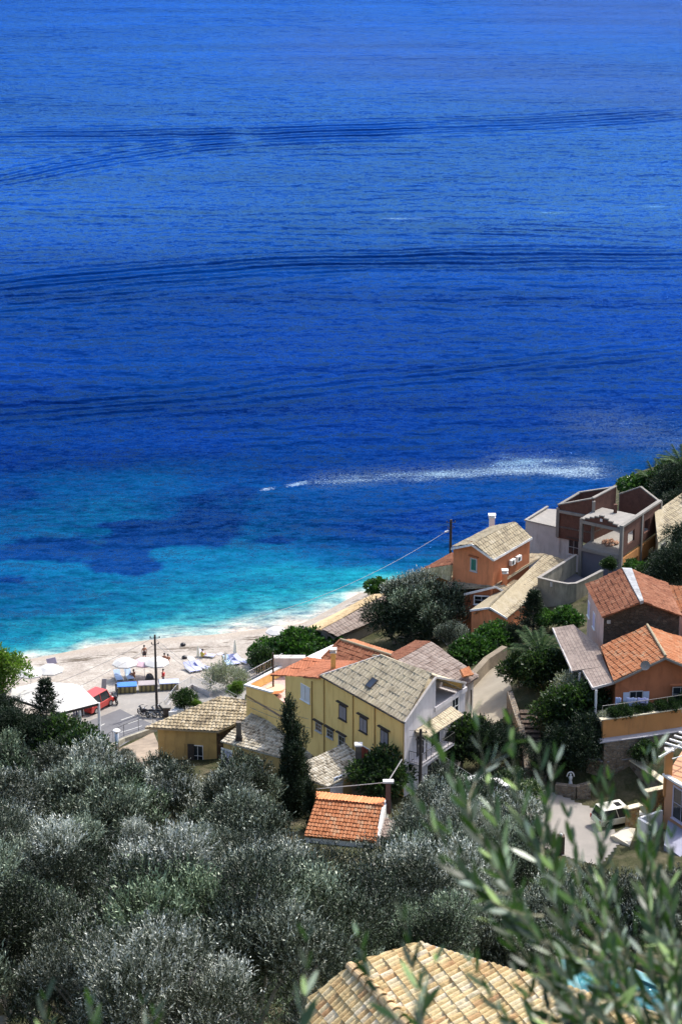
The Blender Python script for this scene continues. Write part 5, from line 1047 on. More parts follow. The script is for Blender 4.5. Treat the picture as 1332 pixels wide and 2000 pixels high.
VEG = [
 ('olive_tree', 'silvery olive tree at the left edge above the dark conifers', 'olive tree', OL[1], gl(8, 1560), .95, 1),
 ('olive_tree', 'olive tree below the pale road, first behind the near olive sprays from the left', 'olive tree', OL[1], gl(1072, 1885), 0.85, 1),
 ('olive_tree', 'olive tree below the pale road, second behind the near olive sprays from the left', 'olive tree', OL[2], gl(1150, 1880), 0.85, 2),
 ('olive_tree', 'olive tree below the pale road, third behind the near olive sprays from the left', 'olive tree', OL[3], gl(1232, 1885), 0.82, 3),
 ('olive_tree', 'olive tree below the pale road at the right edge of the photo', 'olive tree', OL[0], gl(1315, 1890), 0.90, 0),
 ('olive_tree', 'olive tree just above the barrel-tiled roof, right one', 'olive tree', OL[4], gl(1020, 1935), 0.75, 4),
 ('olive_tree', 'olive tree just above the barrel-tiled roof, left one', 'olive tree', OL[1], gl(950, 1935), 0.75, 1),
 ('olive_tree', 'olive tree in the gap left of the white-washed garden wall', 'olive tree', OL[3], gl(118, 1602), 1.0, 3),
 ('olive_tree', 'olive tree right below the white-washed garden wall', 'olive tree', OL[0], gl(205, 1612), 1.0, 5),
 ('olive_tree', 'olive tree standing between the balcony end of the yellow house and the road', 'olive tree', OL[2], gl(866, 1630), .95, 2),
 ('olive_tree', 'olive tree right of the shed lean-to, under the yellow house corner', 'olive tree', OL[3], gl(930, 1668), 1.0, 4),
 ('olive_tree', 'small olive tree in the walled garden left of the ochre house', 'olive tree', OL[0], gl(246, 1512), .45, 2),
 ('olive_tree', 'large grey-green olive tree left of the green-shuttered orange house', 'olive tree', OL[4], at_z(846, 1258, 4.5), 1.35, .6),
 ('tree', 'broad dark tree right of the long beach house roof', 'tree', DK[0], at_z(775, 1262, 3.8), 1.35, 2.6),
 ('olive_tree', 'small pale olive bush beside the big grey-brown roof and the vines', 'olive tree', OL[0], at_z(884, 1278, 6.5), .62, 2.2),
 ('tree', 'dark round tree just under the big grey-green olive tree', 'tree', DK[1], at_z(815, 1272, 4.2), 1.2, .2), ('olive_tree', 'darker olive tree between broad dark tree and orange villa', 'olive tree', OL[1], at_z(805, 1240, 4.2), 1.15, .2),
 ('shrub', 'green fig shrub spilling over the sand, leftmost of the fig thicket', 'shrub', FG[0], at_z(530, 1300, 1.6), 1.0, .2), ('shrub', 'tall green fig shrub, middle of the fig thicket by the beach', 'shrub', FG[1], at_z(577, 1290, 2.2), 1.25, 1.2),
 ('shrub', 'green fig shrub right under the long beach house gable', 'shrub', FG[0], at_z(625, 1275, 2.4), 1.0, 2.9), ('shrub', 'dark green shrub behind the terrace railing of the yellow house', 'shrub', GR[1], at_z(512, 1320, 2), .8, 3.9),
 ('shrub', 'light green shrub at the water between beach house roof and olive trees', 'shrub', FG[1], at_z(742, 1166, 1.4), .8, 2.4),
 ('vine', 'bright green vine spreading over the wall left of the round-windowed gable', 'vine', FG[1], at_z(925, 1292, 8.4), .95, .3), ('vine', 'bright green vine in front of the small round window gable', 'vine', FG[0], at_z(975, 1262, 9.0), .85, 1.3),
 ('shrub', 'green shrub at the top of the sandy path by the earth wall', 'shrub', GR[0], at_z(905, 1300, 8), .7, 1),
 ('shrub', 'dense green shrub at the foot of the big palm', 'shrub', GR[0], at_z(1012, 1345, 12.2), .95, 1.3), ('shrub', 'wide green shrub right of the big palm foot', 'shrub', GR[1], at_z(1060, 1352, 12.8), 1.1, .3), ('shrub', 'small bright shrub beside the veranda posts', 'shrub', GR[0], at_z(1092, 1338, 13.5), .8, 2.3),
 ('tree', 'dark tree growing beside the small fountain-like pine under the tank', 'tree', DK[1], at_z(1000, 1262, 9), .5, 2.3),
 ('shrub', 'pale green hedge below the stained concrete tank', 'shrub', FG[1], at_z(1105, 1222, 11), .72, 1.6), ('shrub', 'pale green shrub left of the hedge below the concrete tank', 'shrub', FG[0], at_z(1070, 1218, 11), .55, 2.6),
 ('shrub', 'leafy shrub before the open storey of the unfinished house', 'shrub', GR[1], at_z(1188, 1118, 12.3), .45, 1.6), ('shrub', 'tall weedy shrub at the ochre lower wall of the unfinished house', 'shrub', FG[0], at_z(1240, 1120, 12.0), .55, 2.6), ('shrub', 'weedy shrub right of the lead-covered roof ridge', 'shrub', GR[0], at_z(1268, 1138, 13), .6, .6),
 ('shrub', 'small silver-leaved shrub beside the veranda post', 'shrub', SV[0], at_z(1128, 1376, 14.5), 1.5, .6), ('tree', 'leafy tree at the left end of the orange-ochre parapet', 'tree', GR[1], at_z(1140, 1440, 12.8), 1.35, .6), ('tree', 'dark tree in the shade between stairway and stone walls', 'tree', DK[0], at_z(1128, 1510, 11.2), 1.1, 1.6), ('tree', 'dark leafy tree under the veranda, above the stairway', 'tree', GR[0], at_z(1085, 1440, 12.5), 1.1, 3.6),
 ('shrub', 'green shrub at the foot of the stairway', 'shrub', GR[0], at_z(1092, 1510, 11.1), .95, 2.0), ('tree', 'dark tree left of the garden statue', 'tree', DK[1], at_z(1062, 1525, 11.1), .7, 2.0),
 ('shrub', 'green creeper hanging over the lower stone wall', 'shrub', GR[1], at_z(1256, 1495, 12.5), .6, 2.0), ('tree', 'dark tree filling the corner between stone wall tiers', 'tree', DK[0], at_z(1262, 1470, 12.2), .5, 3.0),
 ('tree', 'leafy tree right of the gable balcony of the yellow house', 'tree', GR[1], at_z(898, 1500, 11.2), 1.25, 2.5), ('tree', 'dark tree behind the white car roof below the path', 'tree', DK[1], at_z(945, 1510, 11.1), 1.0, 1.5), ('shrub', 'sunlit shrub at the foot of the sandy path', 'shrub', YG[0], at_z(930, 1440, 11), .35, 1.5),
 ('tree', 'dark tree in the shade left of the stairway wall', 'tree', DK[0], at_z(985, 1500, 11), .85, 4.5),
 ('shrub', 'green shrub leaning on the yellow facade beside the cottage chimney', 'shrub', GR[0], at_z(745, 1565, 11.2), 1.25, 1.1),
 ('tree', 'dark oak-like tree at the right edge above the sea', 'tree', DK[1], at_z(1318, 1005, 9.5), 1.2, .6), ('tree', 'grey-green tree at the right edge beside the palms', 'tree', DK[0], at_z(1345, 1040, 10), 1.2, 1.6), ('shrub', 'bright green shrub under the left palm at the headland', 'shrub', FG[0], at_z(1262, 975, 7.5), 1.1, .6), ('shrub', 'green shrub at the cliff edge behind the brick gable', 'shrub', FG[1], at_z(1222, 962, 6.5), .7, 1.6), ('shrub', 'green shrub right of the palms at the headland', 'shrub', GR[1], at_z(1300, 965, 8.5), 1.1, 2.6),
 ('tree', 'big shadowy tree right of the unfinished house', 'tree', DK[0], at_z(1310, 1165, 13.2), 1.15, .6), ('tree', 'second shadowy tree at the right edge below the cream house', 'tree', DK[1], at_z(1338, 1130, 12.8), 1.2, 1.6), ('tree', 'low dark tree between stone gable roof and unfinished house', 'tree', DK[1], at_z(1285, 1150, 13), .6, 3.6),
 ('tree', 'dark green tree left of the canopy, lower left group', 'tree', DK[0], at_z(20, 1490, 5), 1.15, .6), ('tree', 'dark green tree below the small fir', 'tree', DK[1], at_z(75, 1500, 5), 1.05, 2.6), ('tree', 'dense green tree right under the white canopy', 'tree', GR[0], at_z(120, 1500, 5), 1.35, .6), ('tree', 'green tree beside the grey car park wall', 'tree', GR[1], at_z(165, 1530, 6), 1.4, 1.9), ('tree', 'dark low tree at the left of the garden wall', 'tree', DK[0], at_z(135, 1530, 6.5), .9, 3.9),
 ('tree', 'yellow-green leafy tree at the left edge by the beach', 'tree', YG[0], at_z(12, 1400, 3), 1.25, .6), ('tree', 'second dark tree at the left edge under the yellow-green one', 'tree', DK[1], at_z(2, 1440, 4), .9, 3.6),
 ('shrub', 'round dark shrub inside the promenade railing', 'shrub', GR[0], at_z(362, 1388, 2.3), .62, .6), ('shrub', 'yellow-green shrub beside the promenade railing', 'shrub', YG[0], at_z(385, 1396, 2.3), .28, .6), ('shrub', 'bright shrub in the corner under the terrace of the yellow house', 'shrub', YG[0], at_z(462, 1375, 2.8), .42, 1.6), ('shrub', 'sparse silver-green oleander at the edge of the sand', 'shrub', SV[0], at_z(440, 1352, 1.8), 1.5, .6), ('shrub', 'second sparse silver-green oleander closer to the terrace', 'shrub', SV[0], at_z(466, 1348, 1.8), 1.1, 2.6),
]
for n_, lb, ct, pr, lc, s, rz in VEG: plant(n_, lb, ct, pr, lc, s, rz, None)
# cypress
def cone_tree(name, label, base, H, R, seed, n, mat, L_, W_, irregular=.35, up=1.2, tiers=None):
    r = rs(seed); t = thing(name, label, 'conifer', base); ns = n // 6; hh = r.rand(ns) ** .8
    prof = (1 - hh) ** .75 * (1 - .75 * np.exp(-hh * 9)) if tiers is None else (1 - hh) * (.35 + .65 * np.clip(np.cos(hh * tiers * 6.283), 0, 1))
    an = r.rand(ns) * 6.283; lump = 1 + irregular * np.sin(an * 3 + hh * 17) * np.cos(hh * 23 + an); rad = R * prof * 1.35 * lump * (1 - .4 * r.rand(ns) ** 2)
    b = np.stack([np.cos(an) * rad, np.sin(an) * rad, hh * H], 1); ax = unit(np.stack([np.cos(an), np.sin(an), np.full(ns, up)], 1) + r.normal(size=(ns, 3)) * .35)
    tt = (np.arange(6) + .5) / 6; Pn = (b[:, None] + ax[:, None] * tt[None, :, None] * .5).reshape(-1, 3); D = unit(ax[:, None] + r.normal(size=(ns, 6, 3)) * .55).reshape(-1, 3)
    me = leaf_mesh('crown', Pn, D, L_ * (.6 + .8 * r.rand(len(Pn))), W_, mat, r); link(bpy.data.objects.new('crown', me), t)
    mb = MB(); mb.tube([V(base) - UP * .5, V(base) + UP * H * .95], [.16, .03], 8); 
    if tiers:
        for i in range(int(tiers * 1)):
            z = H * (i + .0) / tiers; 
            for j in range(7): a = j * .9 + i; rr = R * (1 - i / tiers) * .95; mb.tube([V(base) + UP * z, V(base) + V((math.cos(a) * rr, math.sin(a) * rr, z + rr * .25))], [.05, .02], 5)
    mb.build('trunk', M_BARK, t); return t
def ragged_cypress(label, base, H, R, seed, ns):
    r = rs(seed); t = thing('cypress', label, 'conifer', base); bl = []
    n = int(H * 5)
    for i in range(n):
        f = i / n; rr = R * (1 - f) ** .7 * (.55 + .45 * min(1, f * 4)); a = r.rand() * 6.28; o_ = rr * r.rand() * .95; bl.append([math.cos(a) * o_ + .25 * math.sin(f * 5), math.sin(a) * o_, f * H * .95 + .3, rr * (.22 + .25 * r.rand()) + .1, 1, 1, 1.5])
    Pn, D = sprigs(r, bl, ns, 6, .5, 1.5); link(bpy.data.objects.new('crown', leaf_mesh('crown', Pn, D, .2 * (.6 + .8 * r.rand(len(Pn))), .07, LM_DARK, r)), t)
    mb = MB(); mb.tube([V(base) - UP * .5, V(base) + UP * H * .9], [.18, .03], 8); mb.build('trunk', M_BARK, t)
ragged_cypress('tall ragged dark cypress between the ochre house and the yellow house', P(572, 1612, 10.5), 11.6, 2.1, 3, 6600)
ragged_cypress('short dark cypress shoot right of the tall cypress foot', P(612, 1640, 11.5), 5.0, 1.0, 4, 1300)
cone_tree('fir', 'small open-branched fir in front of the white canopy', P(94, 1455, 4), 6.6, 2.3, 8, 7000, LM_DARK, .26, .08, .2, .5, 8)
cone_tree('fir', 'layered dark fir between stone-tiled roof and big palm', P(1040, 1252, 9), 5.2, 2.0, 9, 8000, LM_DARK, .26, .08, .2, .5, 7)
# palms
def frond_mesh(L_, droop, seed):
    r = rs(seed); n = 16; pts = []
    for i in range(n + 1): t = i / n; pts.append(V((L_ * t * (1 - .12 * t), 0, L_ * (.55 * t - droop * t * t))))
    mb = MB(); mb.tube(pts, [.035 * (1 - .8 * i / n) for i in range(n + 1)], 4)
    for i in range(2, n * 3):
        t = i / (n * 3); a = pts[min(n - 1, int(t * n))].lerp(pts[min(n, int(t * n) + 1)], t * n % 1); ll = .62 * math.sin(math.pi * min(1, t * .9 + .1)) ** .6 + .08
        for s in (-1, 1):
            d = V((.55, s * .8, -.25 + r.normal() * .1)).normalized(); w = V((0, 0, .03)); mb.add([a - V((.03, 0, 0)), a + V((.03, 0, 0)), a + d * ll * (.9 + .2 * r.rand()) - UP * .1 * ll], [(0, 1, 2)])
    o = mb.build('frond', LM_PALM); me = o.data; bpy.data.objects.remove(o); return me
FR = [frond_mesh(3.1, .75, 1), frond_mesh(2.9, .45, 2), frond_mesh(2.7, .2, 3)]
def palm(label, base, H, s, seed, nf=46, group=None):
    t = thing('palm_tree', label, 'palm', base, group); mb = MB(); k_ = 14
    mb.tube([V(base) + UP * (H * i / k_ - .4 * (i == 0)) for i in range(k_ + 1)], [.24 + .04 * (i % 2) + .12 * (i > k_ - 3) for i in range(k_ + 1)], 9); mb.build('trunk', M_BARK, t); r = rs(seed)
    for i in range(nf):
        o = bpy.data.objects.new('frond', FR[i % 3]); link(o, t); o.location = (0, 0, H); tilt = .55 - 1.25 * (i / nf) + r.normal() * .1
        o.rotation_euler = (0, tilt if i % 3 else tilt + .1, i * 2.39996 + r.normal() * .1); o.scale = (s * (.85 + .25 * r.rand()),) * 3
    return t
palm('big date palm with arching fronds between the sandy path and the veranda', P(1052, 1345, 12.2), 3.4, 1.12, 1)
palm('left palm of the two at the headland behind the brick gable', P(1278, 965, 8), 1.6, 1.15, 2, 36, 'palms at the headland')
palm('right palm of the two at the headland, cut by the photo edge', P(1328, 965, 9), 3.4, 1.3, 3, 36, 'palms at the headland')
# parapet plants: separate tufts behind the orange-ochre parapet
for i in range(11):
    p = pa[0].lerp(pa[2], (i + .5) / 11) + V((0, .45, -.6)); plant('potted_shrub', 'green plant growing along the orange-ochre parapet, %s from the left' % ords[i], 'plant', (GR[i % 2] if i % 3 else SV[0]), p, (.36 + .1 * rnd.random()) * (1 if i % 3 else 1.3), i, 'plants along the laundry terrace parapet')
# white-flowering bushes beside the road
LM_FLW = leaf_mat('white_flower_leaf', [(.03, .07, .02), (.05, .10, .03), (.08, .13, .05), (.5, .5, .46)], .3)
FLW = [tree_proto(80, 1.2, 1.0, .3, 14, .5, 900, 5, .25, .4, .16, .1, LM_FLW, .04)]
for i, (px, py, z) in enumerate(((905, 1545, 11.5), (1000, 1530, 11.1), (1030, 1560, 11), (960, 1590, 11.2), (1010, 1590, 11))): plant('flowering_bush', 'white-flecked flowering bush near the shaded end of the road, %s from the left' % ords[[0, 2, 4, 1, 3][i]], 'shrub', FLW[0], P(px, py, z), .8 + .1 * i % 2, i, 'flowering bushes by the road')

# ---------------------------------------------------------------- near olive sprays, a few metres from the camera
def near_leaf_mat():
    m, nt, b = newmat('near_olive_leaf'); gn = N(nt, 'NewGeometry'); isl = gn.outputs['Random Per Island']
    top = ramp(nt, isl, [(0, (.008, .02, .005)), (.45, (.018, .04, .012)), (.8, (.04, .075, .024)), (.92, (.2, .26, .17)), (1, (.62, .68, .58))]); und = ramp(nt, isl, [(0, (.022, .04, .022)), (.6, (.06, .09, .06)), (.88, (.26, .31, .26)), (1, (.6, .66, .6))])
    col = mixc(nt, gn.outputs['Backfacing'], top, und); L(nt, col, b.inputs['Base Color']); b.inputs['Roughness'].default_value = .4; b.inputs['Specular IOR Level'].default_value = .35
    t = N(nt, 'BsdfTranslucent'); L(nt, mixc(nt, 1.0, top, (2.2, 2.6, 1.2), 'MULTIPLY'), t.inputs[0]); mx = N(nt, 'MixShader'); mx.inputs[0].default_value = .32
    L(nt, b.outputs[0], mx.inputs[1]); L(nt, t.outputs[0], mx.inputs[2]); L(nt, mx.outputs[0], nt.nodes['Material Output'].inputs[0]); return m
NLM = near_leaf_mat(); M_TWIG = plain('grey_green_twig', (.22, .21, .13), .8, .2, 40)
def twig(r, T, L_, p0, p1, d0, d1, ln=.06, gap=.026):
    a, b = PD(*p0, d0), PD(*p1, d1); ax = (b - a); n = max(6, int(ax.length / gap)); sag = V((r.normal() * .02, r.normal() * .02, -.03)); pts = [a.lerp(b, i / n) + sag * math.sin(math.pi * i / n) * 1.2 for i in range(n + 1)]
    T.tube(pts, [.0028 * (1 - .75 * i / n) for i in range(n + 1)], 5)
    for i in range(1, n + 1):
        d = (pts[i] - pts[i - 1]).normalized(); s = d.orthogonal().normalized(); s.rotate(Matrix.Rotation(i * 1.57 + r.normal() * .3, 3, d))
        for sg in (-1, 1):
            if r.rand() < .05: continue
            k = s * sg; dr = (d * (.95 + .3 * r.rand()) + k * (.42 + .3 * r.rand()) + V((0, 0, r.normal() * .12))).normalized(); l = ln * (.65 + .55 * r.rand()) * (1 - .35 * (i / n) ** 3); w = l * (.098 + .04 * r.rand()); sd_ = dr.cross(d).normalized()
            if r.rand() < .5: sd_ = -sd_
            nn = dr.cross(sd_); o = pts[i]; prof = [(0, .12), (.25, .8), (.5, 1), (.78, .7), (1, .04)]; vs_ = []
            for t, q in prof:
                c = o + dr * l * t + nn * (l * .10 * t * t); vs_ += [c - sd_ * w * q, c + sd_ * w * q]
            L_.add(vs_, [(2 * j, 2 * j + 1, 2 * j + 3, 2 * j + 2) for j in range(4)])
SPR = [
 ('tallest olive spray rising over the pale road, leftmost of the near sprays', [((1010, 1760), (840, 1425), 4.3, 4.2), ((1000, 1740), (925, 1395), 4.4, 4.3), ((940, 1640), (1000, 1450), 4.3, 4.5)]),
 ('near olive spray in front of the stairway and the dark trees', [((1080, 1780), (1050, 1470), 4.6, 4.4), ((1060, 1700), (995, 1415), 4.7, 4.6), ((1060, 1680), (1085, 1490), 4.5, 4.6)]),
 ('low near olive spray reaching left over the grey olive crowns', [((1060, 1790), (810, 1555), 4.1, 4.0), ((1000, 1740), (880, 1630), 4.3, 4.3), ((1080, 1850), (870, 1690), 4.4, 4.4)]),
 ('near olive spray before the white parked car', [((1180, 1820), (1165, 1530), 4.8, 4.7), ((1160, 1800), (1190, 1525), 5.0, 4.9), ((1150, 1780), (1110, 1600), 4.7, 4.7)]),
 ('near olive spray before the stone gate pillars', [((1290, 1850), (1285, 1460), 5.0, 4.9), ((1290, 1760), (1262, 1475), 5.1, 5.1), ((1280, 1850), (1230, 1600), 5.0, 5.0)]),
 ('dense near olive spray hanging before the pool', [((1290, 2080), (1080, 1700), 4.2, 4.2), ((1300, 2060), (1150, 1720), 4.4, 4.4), ((1290, 2080), (1010, 1780), 4.1, 4.0), ((1250, 2080), (960, 1800), 4.3, 4.2)]),
 ('near olive spray crossing the right part of the barrel-tiled roof', [((1250, 2100), (920, 1880), 4.0, 3.9), ((1200, 2080), (1000, 1830), 4.2, 4.1), ((1180, 2100), (1050, 1850), 4.4, 4.3), ((1120, 2100), (1010, 1900), 4.3, 4.3)]),
 ('near olive spray at the right edge over the orange modern house', [((1340, 1960), (1310, 1640), 4.6, 4.6), ((1360, 1980), (1250, 1680), 4.8, 4.8), ((1330, 2040), (1190, 1780), 4.5, 4.5), ((1380, 2000), (1325, 1750), 4.7, 4.7)]),
 ('near olive spray filling the bottom right corner', [((1350, 2120), (1240, 1830), 4.1, 4.1), ((1380, 2120), (1310, 1840), 4.3, 4.3), ((1330, 2130), (1180, 1900), 4.2, 4.2), ((1300, 2140), (1120, 1930), 4.0, 4.0), ((1400, 2100), (1290, 1900), 4.4, 4.4)]),
 ('near olive spray in the middle of the tangle below the pale road', [((1200, 1960), (1040, 1640), 4.5, 4.4), ((1160, 1900), (940, 1660), 4.4, 4.3), ((1220, 1960), (1120, 1650), 4.7, 4.7), ((1230, 1990), (1200, 1700), 4.9, 4.9)]),
 ('upright near olive twigs rising over the top of the barrel-tiled roof', [((835, 2040), (790, 1800), 3.9, 3.9), ((830, 2040), (850, 1880), 4.0, 4.0), ((800, 2020), (700, 1830), 4.0, 4.0)]),
 ('small near olive twig left of the barrel-tiled roof', [((560, 2060), (600, 1840), 3.8, 3.8)]),
 ('short near olive twig tips at the bottom edge, left of centre', [((310, 2080), (280, 1965), 4.0, 4.0), ((270, 2090), (300, 1985), 4.1, 4.1)]),
 ('short near olive twig tips at the bottom left corner', [((130, 2090), (90, 1955), 4.0, 4.0), ((180, 2090), (180, 1965), 4.1, 4.1)])]
r = rs(77)
for lb, tw in SPR:
    t = thing('olive_branch', lb, 'olive branch', PD(*tw[0][0], tw[0][2])); L_ = MB()
    for p0_, p1_, d0, d1 in tw:
        T = MB(); twig(r, T, L_, p0_, p1_, d0, d1); T.build('twig', M_TWIG, t)
        if len(tw) > 3:
            for q in range(1): f = .35 + .3 * q; mx_, my_ = p0_[0] + (p1_[0] - p0_[0]) * f, p0_[1] + (p1_[1] - p0_[1]) * f; s_ = 1 if (q + int(p0_[0])) % 2 else -1; T = MB(); twig(r, T, L_, (mx_, my_), (mx_ + s_ * r.uniform(30, 80), my_ - r.uniform(60, 130)), d0, d0 + r.uniform(-.2, .3)); T.build('twig', M_TWIG, t)
    L_.build('foliage', NLM, t)

# ================================================================ beach, promenade and road things
def place(t, loc, rz=0, s=1): t.location = loc; BASE[t.name] = V(loc); t.rotation_euler = (0, 0, rz); t.scale = (s, s, s); return t
def G(px, py, dz=.06): p = ground(px, py); p.z += dz; return p
# canopy
h = thing('beach_pavilion', 'beach pavilion under a big white canvas roof beside the red van', 'pavilion', P(120, 1390, 2))
cz = 5.2; A_, B_ = P(84, 1330, cz + 1.0), P(141, 1335, cz + 1.0)
e3 = P(193, 1373, cz); e2 = P(118, 1392, cz); e1 = P(22, 1362, cz); e4 = P(24, 1344, cz); e5 = P(160, 1340, cz)
cv = MB()
for tri in ((B_, A_, e1, e2), (B_, e2, e3), (B_, e3, e5), (A_, B_, e5, e4), (A_, e4, e1)): cv.prism(tri, (0, 0, -.04))
cv.build('canvas_roof', M_CANV, h)
for p in (e1, e2, e3, e5, e2.lerp(e3, .5)): g_ = tz(p.x, p.y); MB().tube([V((p.x, p.y + .15, g_)), V((p.x, p.y + .15, p.z - .05))], .14, 8).build('post', M_WHT, h)
for a, b in ((e1, e2), (e2, e3), (e3, e5)): MB().box((a + b) / 2 - UP * .14, (b - a) / 2 - (b - a).normalized() * .05, V((-(b - a).y, (b - a).x, 0)).normalized() * .04, UP * .12).build('beam', M_DWOOD, h)
for i in range(4):
    c = P(90 + i * 22, 1398 - i * 2, 2.2); c.z = tz(c.x, c.y); t = thing('table', 'small white cafe table under the canvas roof, %s from the left' % ords[i], 'table', c, 'tables under the white canvas')
    MB().lathe(c, [(.25, 0), (.04, .04), (.04, .7)], 8).build('pedestal', M_DMET, t); MB().lathe(c, [(.45, .7), (.45, .74)], 14).build('tabletop', M_WHT, t)
# umbrellas
def umbrella_proto(R, H, m, nm='beach_umbrella'):
    t = thing(nm, 'x', 'umbrella'); k_ = 8; mb = MB(); top = V((0, 0, H + .45)); ring = [V((R * math.cos(i * math.pi / 4), R * math.sin(i * math.pi / 4), H - .05)) for i in range(k_)]; mid = [V((R * .55 * math.cos(i * math.pi / 4), R * .55 * math.sin(i * math.pi / 4), H + .32)) for i in range(k_)]
    for i in range(k_):
        j = (i + 1) % k_; mb.poly([top, mid[i], mid[j]]).poly([mid[i], ring[i], ring[j], mid[j]]).poly([ring[i], ring[i] - UP * .12, ring[j] - UP * .12, ring[j]])
    c = mb.build('canopy', m, t); md = c.modifiers.new('s', 'SOLIDIFY'); md.thickness = .02
    MB().tube([(0, 0, -.3), (0, 0, H + .5)], .03, 6).build('pole', M_WHT, t); return t
def closed_proto(m):
    t = thing('folded_umbrella', 'x', 'umbrella'); MB().tube([(0, 0, -.3), (0, 0, 2.6)], .03, 6).build('pole', M_WHT, t); MB().lathe((0, 0, 0), [(.26, .95), (.24, 1.1), (.17, 1.8), (.08, 2.4), (.03, 2.6)], 10).build('canopy', m, t); return t
UW, UP_, UC = umbrella_proto(1.35, 1.9, M_CANV), umbrella_proto(1.2, 1.6, plain('pink_canvas', (.78, .55, .60), .8, .03)), closed_proto(M_CREAM)
def inst(proto, lab, loc, rz=0, s=1, group=None, used=set()):
    t = proto if proto.name not in used else copy_tree(proto); used.add(proto.name); place(t, loc, rz, s); t['label'] = lab
    if group: t['group'] = group
    return t
gU = 'open beach umbrellas'
inst(UW, 'open white umbrella left of the pink one, on the sand below the standing man', G(246, 1328), .3, 1, gU); inst(UW, 'open white umbrella right of the pink one', G(308, 1327), .6, 1, gU); inst(UP_, 'pale pink umbrella between two white umbrellas', G(283, 1322), .1, 1)
inst(UW, 'open white umbrella beside the fig thicket at the right end of the sand', G(541, 1262), .2, .9, gU); inst(UW, 'large white umbrella right behind the canvas pavilion', P(100, 1342, 1.2), .4, 1.05, gU); inst(UW, 'large white umbrella at the far left behind the canvas pavilion', P(62, 1348, 1.2), .1, 1.05, gU)
gF = 'folded cream umbrellas'
inst(UC, 'folded cream umbrella left of the two, by the lavender loungers', G(388, 1294), 0, .75, gF); inst(UC, 'folded cream umbrella right of the two, nearer the fig thicket', G(460, 1290), 0, .9, gF); inst(UC, 'short folded cream umbrella beside the row of beach chests', G(441, 1298), 0, .6, gF)
# loungers
def lounger_proto(m, nm):
    t = thing('sun_lounger', 'x', 'sun lounger'); mb = MB(); mb.ab(-.33, .33, -.95, .35, .27, .31); mb.build('seat', m, t); mb = MB(); mb.box((0, .65, .48), (.33, 0, 0), (0, .3, .2), (0, -.02, .03)); mb.build('backrest', m, t)
    f = MB(); f.box((-.36, -.2, .25), (.02, 0, 0), (0, .8, 0), (0, 0, .03)); f.build('frame', M_WHT, t); f = MB(); f.box((.36, -.2, .25), (.02, 0, 0), (0, .8, 0), (0, 0, .03)); f.build('frame', M_WHT, t)
    for x in (-.34, .34):
        for y in (-.85, .45): MB().tube([(x, y, -.1), (x, y, .24)], .025, 5).build('leg', M_WHT, t)
    return t
LV, LB = lounger_proto(plain('lavender_fabric', (.42, .44, .66), .8, .06), 'l'), lounger_proto(plain('light_blue_fabric', (.42, .56, .78), .8, .06), 'b')
gL = 'sun loungers on the sand'
for i, (px, py, rz, pr, lb) in enumerate(((371, 1311, .5, LV, 'lavender lounger, left of the pair under the left folded umbrella'), (383, 1309, .5, LV, 'lavender lounger in the middle of the three left loungers'), (397, 1307, .9, LV, 'lavender lounger at the right of the three left loungers'),
    (446, 1298, .3, LB, 'blue lounger just left of the right folded umbrella'), (458, 1296, .4, LV, 'lavender lounger under the right folded umbrella'), (472, 1295, .9, LV, 'lavender lounger right of the right folded umbrella'),
    (232, 1327, .3, LB, 'light blue lounger behind the blue-lidded chest, left one'), (253, 1325, .3, LB, 'light blue lounger behind the blue-lidded chest, right one'), (511, 1274, .7, LV, 'lavender lounger at the edge of the fig thicket'), (520, 1280, .9, LB, 'pale lounger half under the fig leaves'), (404, 1284, 1.2, LV, 'lavender lounger far up the sand near the waterline'))):
    inst(pr, lb, G(px, py), rz, 1, gL)
for lb, a, b, c, d, m in (('white towel spread on the sand left of the left folded umbrella', (364, 1284), (376, 1283), (383, 1290), (371, 1292), M_WHT), ('cream mat on the sand at the fig thicket edge', (505, 1278), (520, 1271), (527, 1272), (512, 1281), M_CREAM), ('lilac towel on the sand between the folded umbrellas', (424, 1278), (434, 1276), (437, 1279), (427, 1281), plain('lilac_cloth2', (.62, .58, .78), .9, .04))):
    tag(MB().prism([G(*q_, .1) for q_ in (a, b, c, d)], (0, 0, -.03)).build('beach_towel', m), lb, 'towel')
for lb, px, py in (('dark beach bag on the sand beside the white towel', 361, 1287), ('dark bag with yellow cloth near the waterline', 358, 1262), ('small dark heap of clothes on the open sand right of the left folded umbrella', 441, 1283)):
    c = G(px, py, .12); mb = MB(); mb.lathe(c, [(.22, -.1), (.32, .05), (.25, .2), (.08, .28)], 8); o = mb.build('beach_bag', M_BLK, None, True); tag(o, lb, 'bag')
# beach chests
def chest(px, py, lidm, lb):
    t = thing('storage_chest', lb, 'storage chest', (0, 0, 0), 'slatted chests along the promenade'); mb = MB(); mb.ab(-.95, .95, -.42, .42, .1, .78); mb.build('box', plain('olive_wood', (.26, .22, .10), .85, .15, 3), t)
    for i in range(9): x = -.9 + i * .225; mb = MB(); mb.ab(x - .035, x + .035, -.46, -.42, .08, .8); mb.build('slat', M_DWOOD if i % 2 else plain('yellow_wood', (.42, .34, .14), .85, .1, 3), t)
    mb = MB(); mb.box((0, 0, .86), (1.02, 0, 0), (0, .5, .05), (0, -.006, .05)); lid = mb.build('lid', lidm, t); md = lid.modifiers.new('b', 'BEVEL'); md.width = .03
    for x in (-.8, .8): mb = MB(); mb.ab(x - .06, x + .06, -.3, .3, -.1, .1); mb.build('foot', M_BLK, t)
    place(t, G(px, py), R_(7)); return t
